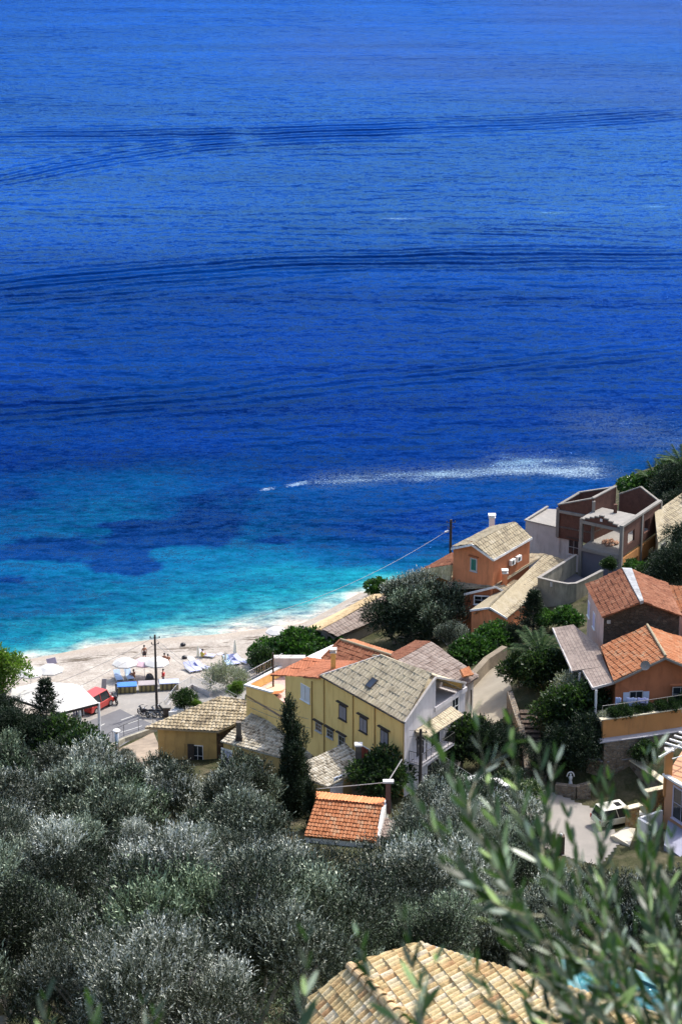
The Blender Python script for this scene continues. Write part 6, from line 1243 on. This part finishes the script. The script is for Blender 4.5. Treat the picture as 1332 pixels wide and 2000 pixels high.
chest(249, 1353, plain('bright_blue_lid', (.05, .20, .62), .5, .1, 3), 'slatted chest with bright blue lid, leftmost of the three'); chest(290, 1350, plain('grey_brown_lid', (.34, .30, .30), .6, .1, 3), 'slatted chest with grey-brown lid, middle of the three behind the utility pole'); chest(331, 1347, plain('grey_blue_lid', (.42, .46, .62), .5, .1, 3), 'slatted chest with grey-blue lid, rightmost of the three')
c = G(293, 1335); mb = MB(); mb.lathe(c, [(.4, 0), (.55, .3), (.4, .8), (.25, 1.0)], 9); tag(mb.build('covered_grill', M_BLK, None, True), 'dark bulky covered object standing behind the middle chest', 'grill')
# vehicles
def car(name, lab, cat, L_, W_, H_, paint, van=False, sunroof=False, group=None):
    t = thing(name, lab, cat, (0, 0, 0), group); hb = .52 * H_ if not van else .5 * H_; y0, y1 = -L_ / 2, L_ / 2; w = W_ / 2
    prof = [(y0, .28), (y0 - .02, .55), (y0 + .06, hb - .06), (y0 + .2, hb)] + ([(y1 - .75, hb), (y1 - .2, hb - .2)] if van else [(y1 - 1.15, hb), (y1 - .2, hb - .16)]) + [(y1, .5), (y1 - .03, .28)]
    mb = MB(); n = len(prof); secs = [(-w, 0), (-w * .97, 1), (w * .97, 1), (w, 0)]
    b = [V((s, y, z)) for s in (-w, w) for y, z in prof]; mb.add(b, [tuple(range(n)), tuple(range(2 * n - 1, n - 1, -1))] + [(i, n + i, n + (i + 1) % n, (i + 1) % n) for i in range(n)])
    o = mb.build('body', paint, t); md = o.modifiers.new('b', 'BEVEL'); md.width = .07; md.segments = 3; md.angle_limit = .5
    yb, yf = y0 + .12, y1 - (1.0 if not van else .7); tb, tf = yb + .28, yf - (.75 if not van else .45); wt = w * .80
    g = [V((x, y, hb - .02)) for x, y in ((-w * .95, yb), (w * .95, yb), (w * .95, yf), (-w * .95, yf))] + [V((x, y, H_ - .05)) for x, y in ((-wt, tb), (wt, tb), (wt, tf), (-wt, tf))]
    MB().add(g, [(0, 1, 5, 4), (1, 2, 6, 5), (2, 3, 7, 6), (3, 0, 4, 7), (4, 5, 6, 7)]).build('window', GL, t)
    r_ = MB(); r_.box((0, (tb + tf) / 2, H_ - .03), (wt + .02, 0, 0), (0, (tf - tb) / 2 + .03, 0), (0, 0, .035)); ro = r_.build('roof', paint, t); md = ro.modifiers.new('b', 'BEVEL'); md.width = .03; md.segments = 2
    if sunroof: MB().box((0, tf - .55, H_ + .008), (.36, 0, 0), (0, .26, 0), (0, 0, .004)).build('sunroof', GL, ro)
    for s in (-1, 1):
        for a, bq in ((0, 4), (3, 7)) if s < 0 else ((1, 5), (2, 6)): mb = MB(); mb.tube([g[a], g[bq]], .045, 4); mb.build('window_post', paint, t)
        mb = MB(); m0 = (g[0] + g[3]) / 2 if s < 0 else (g[1] + g[2]) / 2; m1_ = (g[4] + g[7]) / 2 if s < 0 else (g[5] + g[6]) / 2; mb.tube([m0, m1_], .04, 4); mb.build('window_post', paint, t)
        for y in (y0 + .75, y1 - .8):
            wh = MB().disc((s * (w - .09), y, .33), (1, 0, 0), .33, .22, 20).build('wheel', M_RUB, t); MB().disc((s * (w + .022), y, .33), (1, 0, 0), .2, .02, 12).build('rim', M_METAL, wh)
        MB().box((s * (w - .25), y1 - .06, hb - .30), (.18, 0, 0), (0, .06, 0), (0, 0, .07)).build('headlight', plain('lamp_glass', (.7, .7, .7), .2, .02), t); MB().box((s * (w - .12), y0 + .02, hb - .2), (.08, 0, 0), (0, .05, 0), (0, 0, .14)).build('tail_light', plain('red_lamp', (.4, .02, .02), .3, .02), t)
        MB().box((s * (w + .08), yf - .15, hb + .1), (.08, 0, 0), (0, .05, 0), (0, 0, .07)).build('mirror', paint, t)
    return t
RED = plain('red_car_paint', (.55, .05, .04), .3, .05, 1, spec=.6); WHP = plain('cream_white_paint', (.72, .71, .60), .3, .03, 1, spec=.6)
v = car('parked_van', 'red van parked half under the white canvas roof', 'van', 3.9, 1.75, 1.9, RED, van=True); place(v, G(190, 1384), R_(-32))
v = car('parked_car', 'white car with black sunroof parked below the stone walls', 'car', 4.3, 1.8, 1.65, WHP, sunroof=True); place(v, P(1207, 1602, 10.75), R_(-68)); v.location.z = tz(v.location.x, v.location.y) + .1
v = car('parked_car', 'car with blank white roof in the shade behind the near olive sprays', 'car', 4.2, 1.75, 1.5, plain('plain_white_paint', (.8, .8, .8), .3, .02, 1), ); place(v, G(945, 1550), R_(-60))
def bike(lab, px, py, rz, m, group='motorbikes and scooters'):
    t = thing('motorbike', lab, 'motorbike', (0, 0, 0), group)
    for y in (-.62, .62):
        wh = MB(); K = 18; wh.tube([(0, y + .27 * math.cos(i * 2 * math.pi / K), .3 + .27 * math.sin(i * 2 * math.pi / K)) for i in range(K + 1)], .05, 6); o = wh.build('wheel', M_RUB, t); MB().disc((0, y, .3), (1, 0, 0), .16, .04, 12).build('rim', M_METAL, o)
    mb = MB(); mb.tube([(0, -.62, .3), (0, -.35, .62), (0, .1, .4), (0, .4, .75), (0, .5, .95)], [.06, .13, .16, .1, .05], 8); mb.build('body', m, t)
    mb = MB(); mb.tube([(0, -.75, .8), (0, -.4, .78), (0, .05, .72)], [.08, .13, .1], 8); mb.build('seat', M_BLK, t); mb = MB(); mb.tube([(0, .62, .3), (0, .45, .98)], .035, 6); mb.build('fork', M_METAL, t)
    mb = MB(); mb.tube([(-.35, .32, 1.05), (-.15, .45, 1.02), (.15, .45, 1.02), (.35, .32, 1.05)], .025, 6); mb.build('handlebar', M_DMET, t); MB().disc((0, .58, .85), (0, 1, .1), .1, .08, 10).build('headlight', plain('lamp_glass', (.7, .7, .7), .2, .02), t)
    mb = MB(); mb.tube([(-.05, 0, .3), (-.3, -.02, 0)], .02, 5); mb.build('kickstand', M_DMET, t)
    place(t, G(px, py, .1), rz); return t
bike('black motorbike between the red van and the chests, upright', 224, 1374, .5, M_BLK); bike('second dark motorbike just behind the red van', 229, 1357, .2, M_BLK)
bike('silver-grey scooter left of the utility pole foot', 292, 1402, 1.2, plain('silver_paint', (.5, .5, .5), .4, .05)); bike('dark scooter at the utility pole foot, middle one', 306, 1401, .9, plain('grey_blue_paint', (.15, .17, .2), .4, .05)); bike('black scooter right of the utility pole foot', 321, 1396, 1.3, M_BLK); bike('black motorbike at the car park corner, left of the scooters', 281, 1400, .8, M_BLK)
# sign boards
def sign(lab, px, py, H, w, hh, tilt, m, rz=0):
    t = thing('sign_board', lab, 'sign', G(px, py)); b = V(t.location); mb = MB(); mb.tube([b, b + UP * H], .04, 6); mb.build('post', M_METAL, t); u_ = V((math.cos(rz), math.sin(rz), tilt)).normalized(); n_ = V((math.sin(rz), -math.cos(rz), 0)); mb = MB(); mb.box(b + UP * (H - hh / 2) + n_ * .06, u_ * w / 2, n_ * .02, u_.cross(n_).normalized() * hh / 2); mb.build('board', m, t)
sign('lavender-grey sign board on a post at the waterline behind the pavilion', 103, 1322, 2.1, 1.0, .7, .25, plain('lavender_board', (.42, .38, .50), .7, .08)); sign('grey notice board standing behind the red van', 204, 1353, 1.5, .5, 1.2, -.1, plain('grey_board', (.34, .32, .33), .7, .1), .4)
# people
SK = {}
def skin(n): return plain('skin_' + n, {'tan': (.36, .17, .10), 'fair': (.52, .30, .21)}[n], .6, .05, 3)
def person(lab, J, clothes=None, hair=(.03, .02, .015), tone='tan', group=None):
    """one continuous skinned body from joints in metres; J maps joint name to point"""
    t = thing('person', lab, 'person', (0, 0, 0), group); names = list(J); vs_ = [J[k] for k in names]; ix = {k: i for i, k in enumerate(names)}
    RAD = dict(pelvis=.145, belly=.13, chest=.155, neckb=.085, neck=.055, chin=.07, head=.098, crown=.075, nose=.02, shl=.07, shr=.07, ell=.042, elr=.042, wrl=.028, wrr=.028, pal=.04, par=.04, hipl=.1, hipr=.1, knl=.062, knr=.062, anl=.042, anr=.042, tol=.035, tor=.035)
    Ed = [('pelvis', 'belly'), ('belly', 'chest'), ('chest', 'neckb'), ('neckb', 'neck'), ('neck', 'chin'), ('chin', 'head'), ('head', 'crown')]
    for s in 'lr': Ed += [('chest', 'sh' + s), ('sh' + s, 'el' + s), ('el' + s, 'wr' + s), ('wr' + s, 'pa' + s), ('pelvis', 'hip' + s), ('hip' + s, 'kn' + s), ('kn' + s, 'an' + s), ('an' + s, 'to' + s)]
    E_ = [(ix[a], ix[b]) for a, b in Ed]; rad = [RAD[k] for k in names]
    for s in 'lr':
        w_, p_ = V(J['wr' + s]), V(J['pa' + s]); d = (p_ - w_).normalized(); side = d.orthogonal().normalized()
        for j, (o_, l_) in enumerate(((-.03, .07), (-.01, .08), (.01, .078), (.03, .06))):
            vs_.append(tuple(p_ + side * o_ + d * (.03))); vs_.append(tuple(p_ + side * o_ * 1.2 + d * (.03 + l_) + V((0, 0, -.01)))); rad += [.011, .008]; E_ += [(ix['pa' + s], len(vs_) - 2), (len(vs_) - 2, len(vs_) - 1)]
        vs_.append(tuple(w_.lerp(p_, .6) + side * -.06 + d * .02)); rad.append(.012); E_.append((ix['pa' + s], len(vs_) - 1))
    me = bpy.data.meshes.new('body'); me.from_pydata([tuple(v_) for v_ in vs_], E_, []); me.materials.append(skin(tone)); o = link(bpy.data.objects.new('body', me), t)
    m = o.modifiers.new('skin', 'SKIN'); m.use_smooth_shade = True
    for i, r_ in enumerate(rad): me.skin_vertices[0].data[i].radius = (r_, r_); me.skin_vertices[0].data[i].use_root = (i == ix['pelvis'])
    s = o.modifiers.new('sub', 'SUBSURF'); s.levels = 1; s.render_levels = 1
    hd, cr = V(J['head']), V(J['crown']); fwd = (V(J['nose']) - hd).normalized() if 'nose' in J else V((0, 1, 0))
    mb = MB(); mb.lathe(hd + V((0, 0, .0)) - fwd * .02, [(.10, -.04), (.108, .02), (.10, .08), (.06, .125), (.015, .14)], 10); mb.build('hair', plain('dark_hair', hair, .7, .2, 20), t, True)
    sd_ = fwd.cross(UP).normalized()
    for s_ in (-1, 1): MB().lathe(hd + fwd * .092 + sd_ * .034 * s_ + UP * .0, [(.010, -.006), (.012, 0), (.010, .006)], 6).build('eye', M_BLK, t)
    if clothes:
        for nm, col, segs in clothes:
            mb = MB()
            for seg, rr in segs: mb.tube([V(J[k]) if isinstance(k, str) else V(k) for k in seg], rr, 12)
            mb.build(nm, plain(nm + '_cloth_%d%d%d' % tuple(int(x * 99) for x in col), col, .85, .06, 8), t, True)
    return t
def jn(**k): return {a: V(b) for a, b in k.items()}
ST = jn(pelvis=(0, 0, .95), belly=(0, 0, 1.1), chest=(0, .0, 1.32), neckb=(0, -.01, 1.45), neck=(0, 0, 1.52), chin=(0, .02, 1.58), head=(0, .02, 1.66), crown=(0, .0, 1.73), shl=(-.19, 0, 1.41), shr=(.19, 0, 1.41), ell=(-.27, -.02, 1.14), elr=(.28, -.02, 1.14), wrl=(-.27, .08, .90), wrr=(.27, .10, .90), pal=(-.27, .11, .82), par=(.27, .13, .82), hipl=(-.10, 0, .90), hipr=(.10, 0, .90), knl=(-.11, .03, .50), knr=(.12, .05, .50), anl=(-.12, 0, .08), anr=(.14, .0, .08), tol=(-.13, .16, .03), tor=(.17, .15, .03))
def face(J): J['nose'] = J['head'] + V((0, .1, 0)); return J
SHORTS = [(['pelvis', 'belly'], [.172, .15]), (['hipl', (-.105, .02, .62)], [.125, .10]), (['hipr', (.11, .03, .62)], [.125, .10])]
def mk(J, lab, cl, px, py, rz, **k):
    Jn = J.pop('nose', None); t = person(lab, J, cl, **k); place(t, G(px, py, .05), rz); return t
mk(dict(ST), 'man in dark swim shorts standing on the sand near the waterline', [('shorts', (.03, .03, .04), SHORTS)], 283, 1291, R_(20))
SIT = jn(pelvis=(0, 0, .14), belly=(0, -.03, .3), chest=(0, -.04, .52), neckb=(0, -.02, .66), neck=(0, 0, .73), chin=(0, .02, .79), head=(0, .02, .87), crown=(0, 0, .94), shl=(-.19, -.03, .61), shr=(.19, -.03, .61), ell=(-.26, .05, .36), elr=(.26, .05, .36), wrl=(-.16, .27, .42), wrr=(.16, .27, .42), pal=(-.1, .34, .43), par=(.1, .34, .43), hipl=(-.1, .02, .13), hipr=(.1, .02, .13), knl=(-.13, .36, .46), knr=(.13, .36, .46), anl=(-.12, .56, .09), anr=(.12, .56, .09), tol=(-.12, .70, .04), tor=(.12, .70, .04))
TR = [(['pelvis', 'belly'], [.168, .14])]
mk(dict(SIT), 'tanned person sitting on the sand, right one of the seated couple', [('swim_trunks', (.35, .06, .05), TR)], 329, 1295, R_(30)); mk(dict(SIT), 'seated person leaning close, left one of the couple on the sand', [('swim_trunks', (.04, .04, .05), TR)], 322, 1293, R_(-10), tone='tan')
SHIRT = lambda: [(['pelvis', 'belly', 'chest', 'neckb'], [.165, .155, .185, .09]), (['shl', 'ell'], [.09, .065]), (['shr', 'elr'], [.09, .065])]
PANTS = [(['pelvis', 'belly'], [.16, .14]), (['hipl', 'knl', 'anl'], [.12, .085, .06]), (['hipr', 'knr', 'anr'], [.12, .085, .06])]
mk(dict(ST), 'person in red top standing behind the grey-blue chest', [('shirt', (.60, .05, .05), SHIRT()), ('trousers', (.1, .1, .14), PANTS)], 320, 1338, R_(100), tone='fair')
mk(dict(ST), 'person all in black walking on the pale promenade', [('shirt', (.02, .02, .02), SHIRT()), ('trousers', (.02, .02, .02), PANTS)], 419, 1333, R_(70))
LY = dict(SIT); mk(LY, 'person sitting on the right light blue lounger', [('swim_trunks', (.55, .22, .08), TR)], 262, 1325, R_(60)); bpy.context.view_layer.update()
mk(dict(SIT), 'person in yellow top sitting near the waterline beside a lounger', [('shirt', (.55, .48, .08), SHIRT())], 396, 1285, R_(-60), tone='fair')
mk(dict(ST), 'person in white shirt under the canvas pavilion', [('shirt', (.7, .7, .72), SHIRT()), ('trousers', (.12, .12, .3), PANTS)], 148, 1398, R_(200)); mk(dict(ST), 'person in violet shirt under the right corner of the canvas pavilion', [('shirt', (.28, .22, .55), SHIRT()), ('trousers', (.05, .05, .06), PANTS)], 161, 1401, R_(150))
# utility poles and cables
def pole(lab, base, H, arms=True, r_=.13, lean=0, m=M_DWOOD):
    t = thing('utility_pole', lab, 'utility pole', base); b = V(base); top = b + V((lean, 0, H)); mb = MB(); mb.tube([b - UP * .5, top], [r_ * 1.2, r_ * .8], 8); mb.build('mast', m, t)
    if arms:
        for k_, z in enumerate((.35, 1.0)):
            mb = MB(); mb.tube([top + V((-.5 + .15 * k_, 0, -z)), top + V((.5 - .15 * k_, .1, -z))], .035, 5); mb.build('crossarm', M_DMET, t)
            for x in (-.45 + .12 * k_, .45 - .12 * k_): MB().lathe(top + V((x, 0, -z + .03)), [(.05, 0), (.07, .05), (.04, .12), (.06, .16), (.02, .2)], 8).build('insulator', M_DMET, t)
    return top
b1 = G(307, 1386); H1 = 8.0; bt = V((b1.x, b1.y, 0)); Zt = hit(307, 1240, (b1, V((0, -1, 0)))).z; T1 = pole('slim dark utility pole beside the row of slatted chests', b1, Zt - b1.z, r_=.12)
b2 = P(879, 1100, 8); Z2 = hit(881, 1015, (b2, V((0, -1, 0)))).z; T2 = pole('utility pole with white lamp bracket behind the green-shuttered orange house', V((b2.x, b2.y, 2)), Z2 - 2, r_=.17)
MB().box(T2 + V((-.45, -.1, -1.35)), (.22, 0, .06), (0, .1, 0), (0, 0, .08)).build('lamp_head', M_WHT, bpy.data.objects['utility_pole.001'])
b3 = G(820, 1560); Z3 = hit(816, 1424, (b3, V((0, -1, 0)))).z; T3 = pole('dark utility pole standing against the gable end of the yellow house', b3, Z3 - b3.z, r_=.14)
c3 = T3 + V((1.2, 0, -1.9)); 
def cable(lab, a, b, sag, r_=.018, m=M_WIRE):
    n = 18; mb = MB(); mb.tube([a.lerp(b, i / n) - UP * sag * 4 * (i / n) * (1 - i / n) for i in range(n + 1)], r_, 4); o = mb.build('overhead_cable', m); tag(o, lab, 'cable')
cable('long cable hanging from the slim beach pole to the pole at the orange house', T1 - UP * .2, T2 - V((.4, 0, 1.3)), 2.2, .022, plain('pale_cable', (.45, .45, .45), .6, .05))
cable('cable running from the slim beach pole left over the pavilion, upper one', T1 - UP * .2, P(-60, 1385, 8.2), .8); cable('cable running from the slim beach pole left over the pavilion, lower one', T1 - UP * 1, P(-60, 1425, 7.5), .8)
cable('cable from the slim beach pole down to the yellow house terrace, left one', T1 - UP * .35, hit(520, 1385, front) - V((0, .15, 0)), .6); cable('cable from the slim beach pole down to the yellow house terrace, right one', T1 - UP * .9, hit(500, 1385, front) - V((0, .15, 0)), .5)
cable('upper cable crossing before the yellow facade to the gable pole', hit(490, 1362, front) - V((.3, .4, 0)), T3 - UP * .1, .9); cable('lower cable crossing before the yellow facade to the gable pole', hit(495, 1378, front) - V((.3, .4, 0)), T3 - UP * .6, 1.1)
cable('cable from the gable pole right over the shaded road, upper one', T3 - UP * .8, P(1030, 1570, 13.5), .5); cable('cable from the gable pole right over the shaded road, lower one', T3 - UP * 1.3, P(1000, 1575, 13), .5)
# small lamp heads and pole by the cottage
b = G(771, 1600); t = thing('lamp_post', 'grey pole with slanted white arm between shed and yellow house corner', 'lamp post', b); zt = hit(757, 1528, (b, V((0, -1, 0)))); mb = MB(); mb.tube([b - UP, V((zt.x, b.y, zt.z))], .06, 6); mb.build('mast', M_DMET, t); a_ = V((zt.x, b.y, zt.z)); MB().tube([a_, P(785, 1483, zt.z + 1.2)], .05, 6).build('arm', M_DWHT, t); MB().tube([a_, P(618, 1541, 14.2)], .035, 6).build('rail', M_DWHT, t)
# promenade railing
t = thing('railing', 'grey metal railing on low white wall around the promenade shrubs', 'railing', G(350, 1385)); rl = [G(322, 1392), G(345, 1362), G(376, 1343), G(412, 1362)]
mb = MB()
for a, b in zip(rl[:-1], rl[1:]): mb.box((a + b) / 2 + UP * .1, (b - a) / 2, V((-(b - a).y, (b - a).x, 0)).normalized() * .12, UP * .3)
mb.build('kerb_wall', M_DWHT, t); railing(t, [p + UP * .35 for p in rl], .9, M_METAL, .3, name='rails')
t = thing('gate_post', 'dark square stone gate post beside the scooters', 'pillar', G(327, 1402)); b = V(t.location); MB().ab(b.x - .35, b.x + .35, b.y - .3, b.y + .3, b.z - .3, b.z + 1.1).build('shaft', M_DSTONE, t); MB().ab(b.x - .42, b.x + .42, b.y - .37, b.y + .37, b.z + 1.1, b.z + 1.2).build('capstone', M_CONCL, t)
for i, (px, py) in enumerate(((338, 1402), (350, 1398))): c = G(px, py, 0); tag(MB().box(c + UP * .4, (.4, .1, 0), (-.08, .35, 0), (0, 0, .42)).build('white_planter', M_WHT), 'white block planter right of the dark gate post, %s' % ('nearer one' if i == 0 else 'farther one'), 'planter')
# car park edge wall with fence, garden flue pipe, garden wall
wallbox('boundary_wall', 'low weathered wall between car park and ochre house garden', 'wall', [G(188, 1482, .55), G(243, 1450, .5), G(306, 1428, .5)], 2.5, .3, M_CONCD)
t = thing('wire_fence', 'thin post-and-wire fence along the low car park wall', 'fence', G(200, 1475)); railing(t, [G(190, 1478, .5), G(243, 1447, .5), G(300, 1426, .5)], 1.2, M_DMET, .5, name='wires', bars=False)
wallbox('retaining_wall', 'white-washed retaining wall with rusty cap below the flue pipe', 'wall', [G(200, 1497, .8), G(228, 1508, .8), G(300, 1516, .3)], 3, .35, M_GREYW, plain('rusty_cap', (.36, .24, .14), .9, .2, 3))
b = P(230, 1478, 5.6); t = thing('flue_pipe', 'shiny metal flue pipe with round white cap in the garden', 'flue pipe', b); MB().tube([b - UP * 2.0, b + UP * 2.55], .2, 14).build('pipe', plain('shiny_metal', (.5, .5, .48), .25, .1, 3, metal=.9), t, True); MB().lathe(b + UP * 2.65, [(.36, -.06), (.36, 0), (.30, .06), (.05, .12)], 16).build('cap', M_WHT, t)
for s in (0, 1, 2): a = s * 2.1; MB().tube([b + V((.18 * math.cos(a), .18 * math.sin(a), 2.5)), b + V((.2 * math.cos(a), .2 * math.sin(a), 2.62))], .02, 4).build('bracket', M_DMET, t)
# garden statue
b = P(1113, 1537, 11.1); b.z = tz(b.x, b.y) + .3; t = thing('statue', 'small white garden statue of a figure under an arch beside the stone wall', 'statue', b)
MB().lathe(b, [(.28, -.4), (.28, 0), (.2, .05), (.2, .15)], 10).build('plinth', M_DWHT, t); MB().lathe(b, [(.2, .15), (.17, .4), (.11, .7), (.16, .9), (.18, 1.02), (.06, 1.1), (.09, 1.18), (.09, 1.27), (.03, 1.33)], 10).build('figure', M_WHT, t, True); MB().tube([b + V((-.3 * math.cos(i * .35), 0, 1.05 + .42 * math.sin(i * .35))) for i in range(10)], .05, 6).build('arch', M_WHT, t)
# roadside posts with rope
rp_ = [G(1000, 1615), G(1052, 1645), G(1094, 1668)]; 
for i, p in enumerate(rp_[1:]):
    t = thing('bollard', ('squat stone post on the roadside with rope, left one', 'tall stone post with white ball on the roadside, right one')[i], 'bollard', p, 'roped stone posts on the road edge'); MB().ab(p.x - .28, p.x + .28, p.y - .28, p.y + .28, p.z - .5, p.z + (1.0, 1.55)[i]).build('shaft', M_DSTONE, t); MB().lathe(p + UP * (1.0, 1.55)[i], [(.12, 0), (.14, .1), (.08, .2)], 10).build('cap', M_WHT, t)
for i, z in enumerate((.45, .8)): cable('rope along the roadside stone posts, %s one' % ('lower', 'upper')[i], rp_[0] + UP * z, rp_[2] + UP * z, .12, .02, M_WIRE)
# pool at the lower right
pw = [P(1105, 1885, 47), P(1200, 1888, 47), P(1420, 1985, 47), P(1140, 1990, 47)]
m, nt, b_ = newmat('pool_water'); b_.inputs['Roughness'].default_value = .08; g_ = geo(nt); L(nt, ramp(nt, noise(nt, g_, 1.2, 4), [(.35, (.006, .08, .10)), (.65, (.02, .18, .21))]), b_.inputs['Base Color']); bn = N(nt, 'Bump'); bn.inputs['Distance'].default_value = .1; L(nt, noise(nt, g_, 4, 4), bn.inputs['Height']); L(nt, bn.outputs[0], b_.inputs['Normal'])
t = thing('swimming_pool', 'teal swimming pool glimpsed through the near olive sprays', 'pool', pw[0]); MB().prism(pw, (0, 0, -.4)).build('water', m, t); rim(t, pw, .5, .12, plain('teal_coping', (.12, .28, .30), .7, .1), closed=True)
MB().prism([V((p.x, p.y, 46.55)) for p in (P(1085, 1866, 46.6), P(1204, 1872, 46.6), P(1440, 1985, 46.6), P(1130, 2000, 46.6))], (0, 0, -3)).build('basin', M_CONC, t)
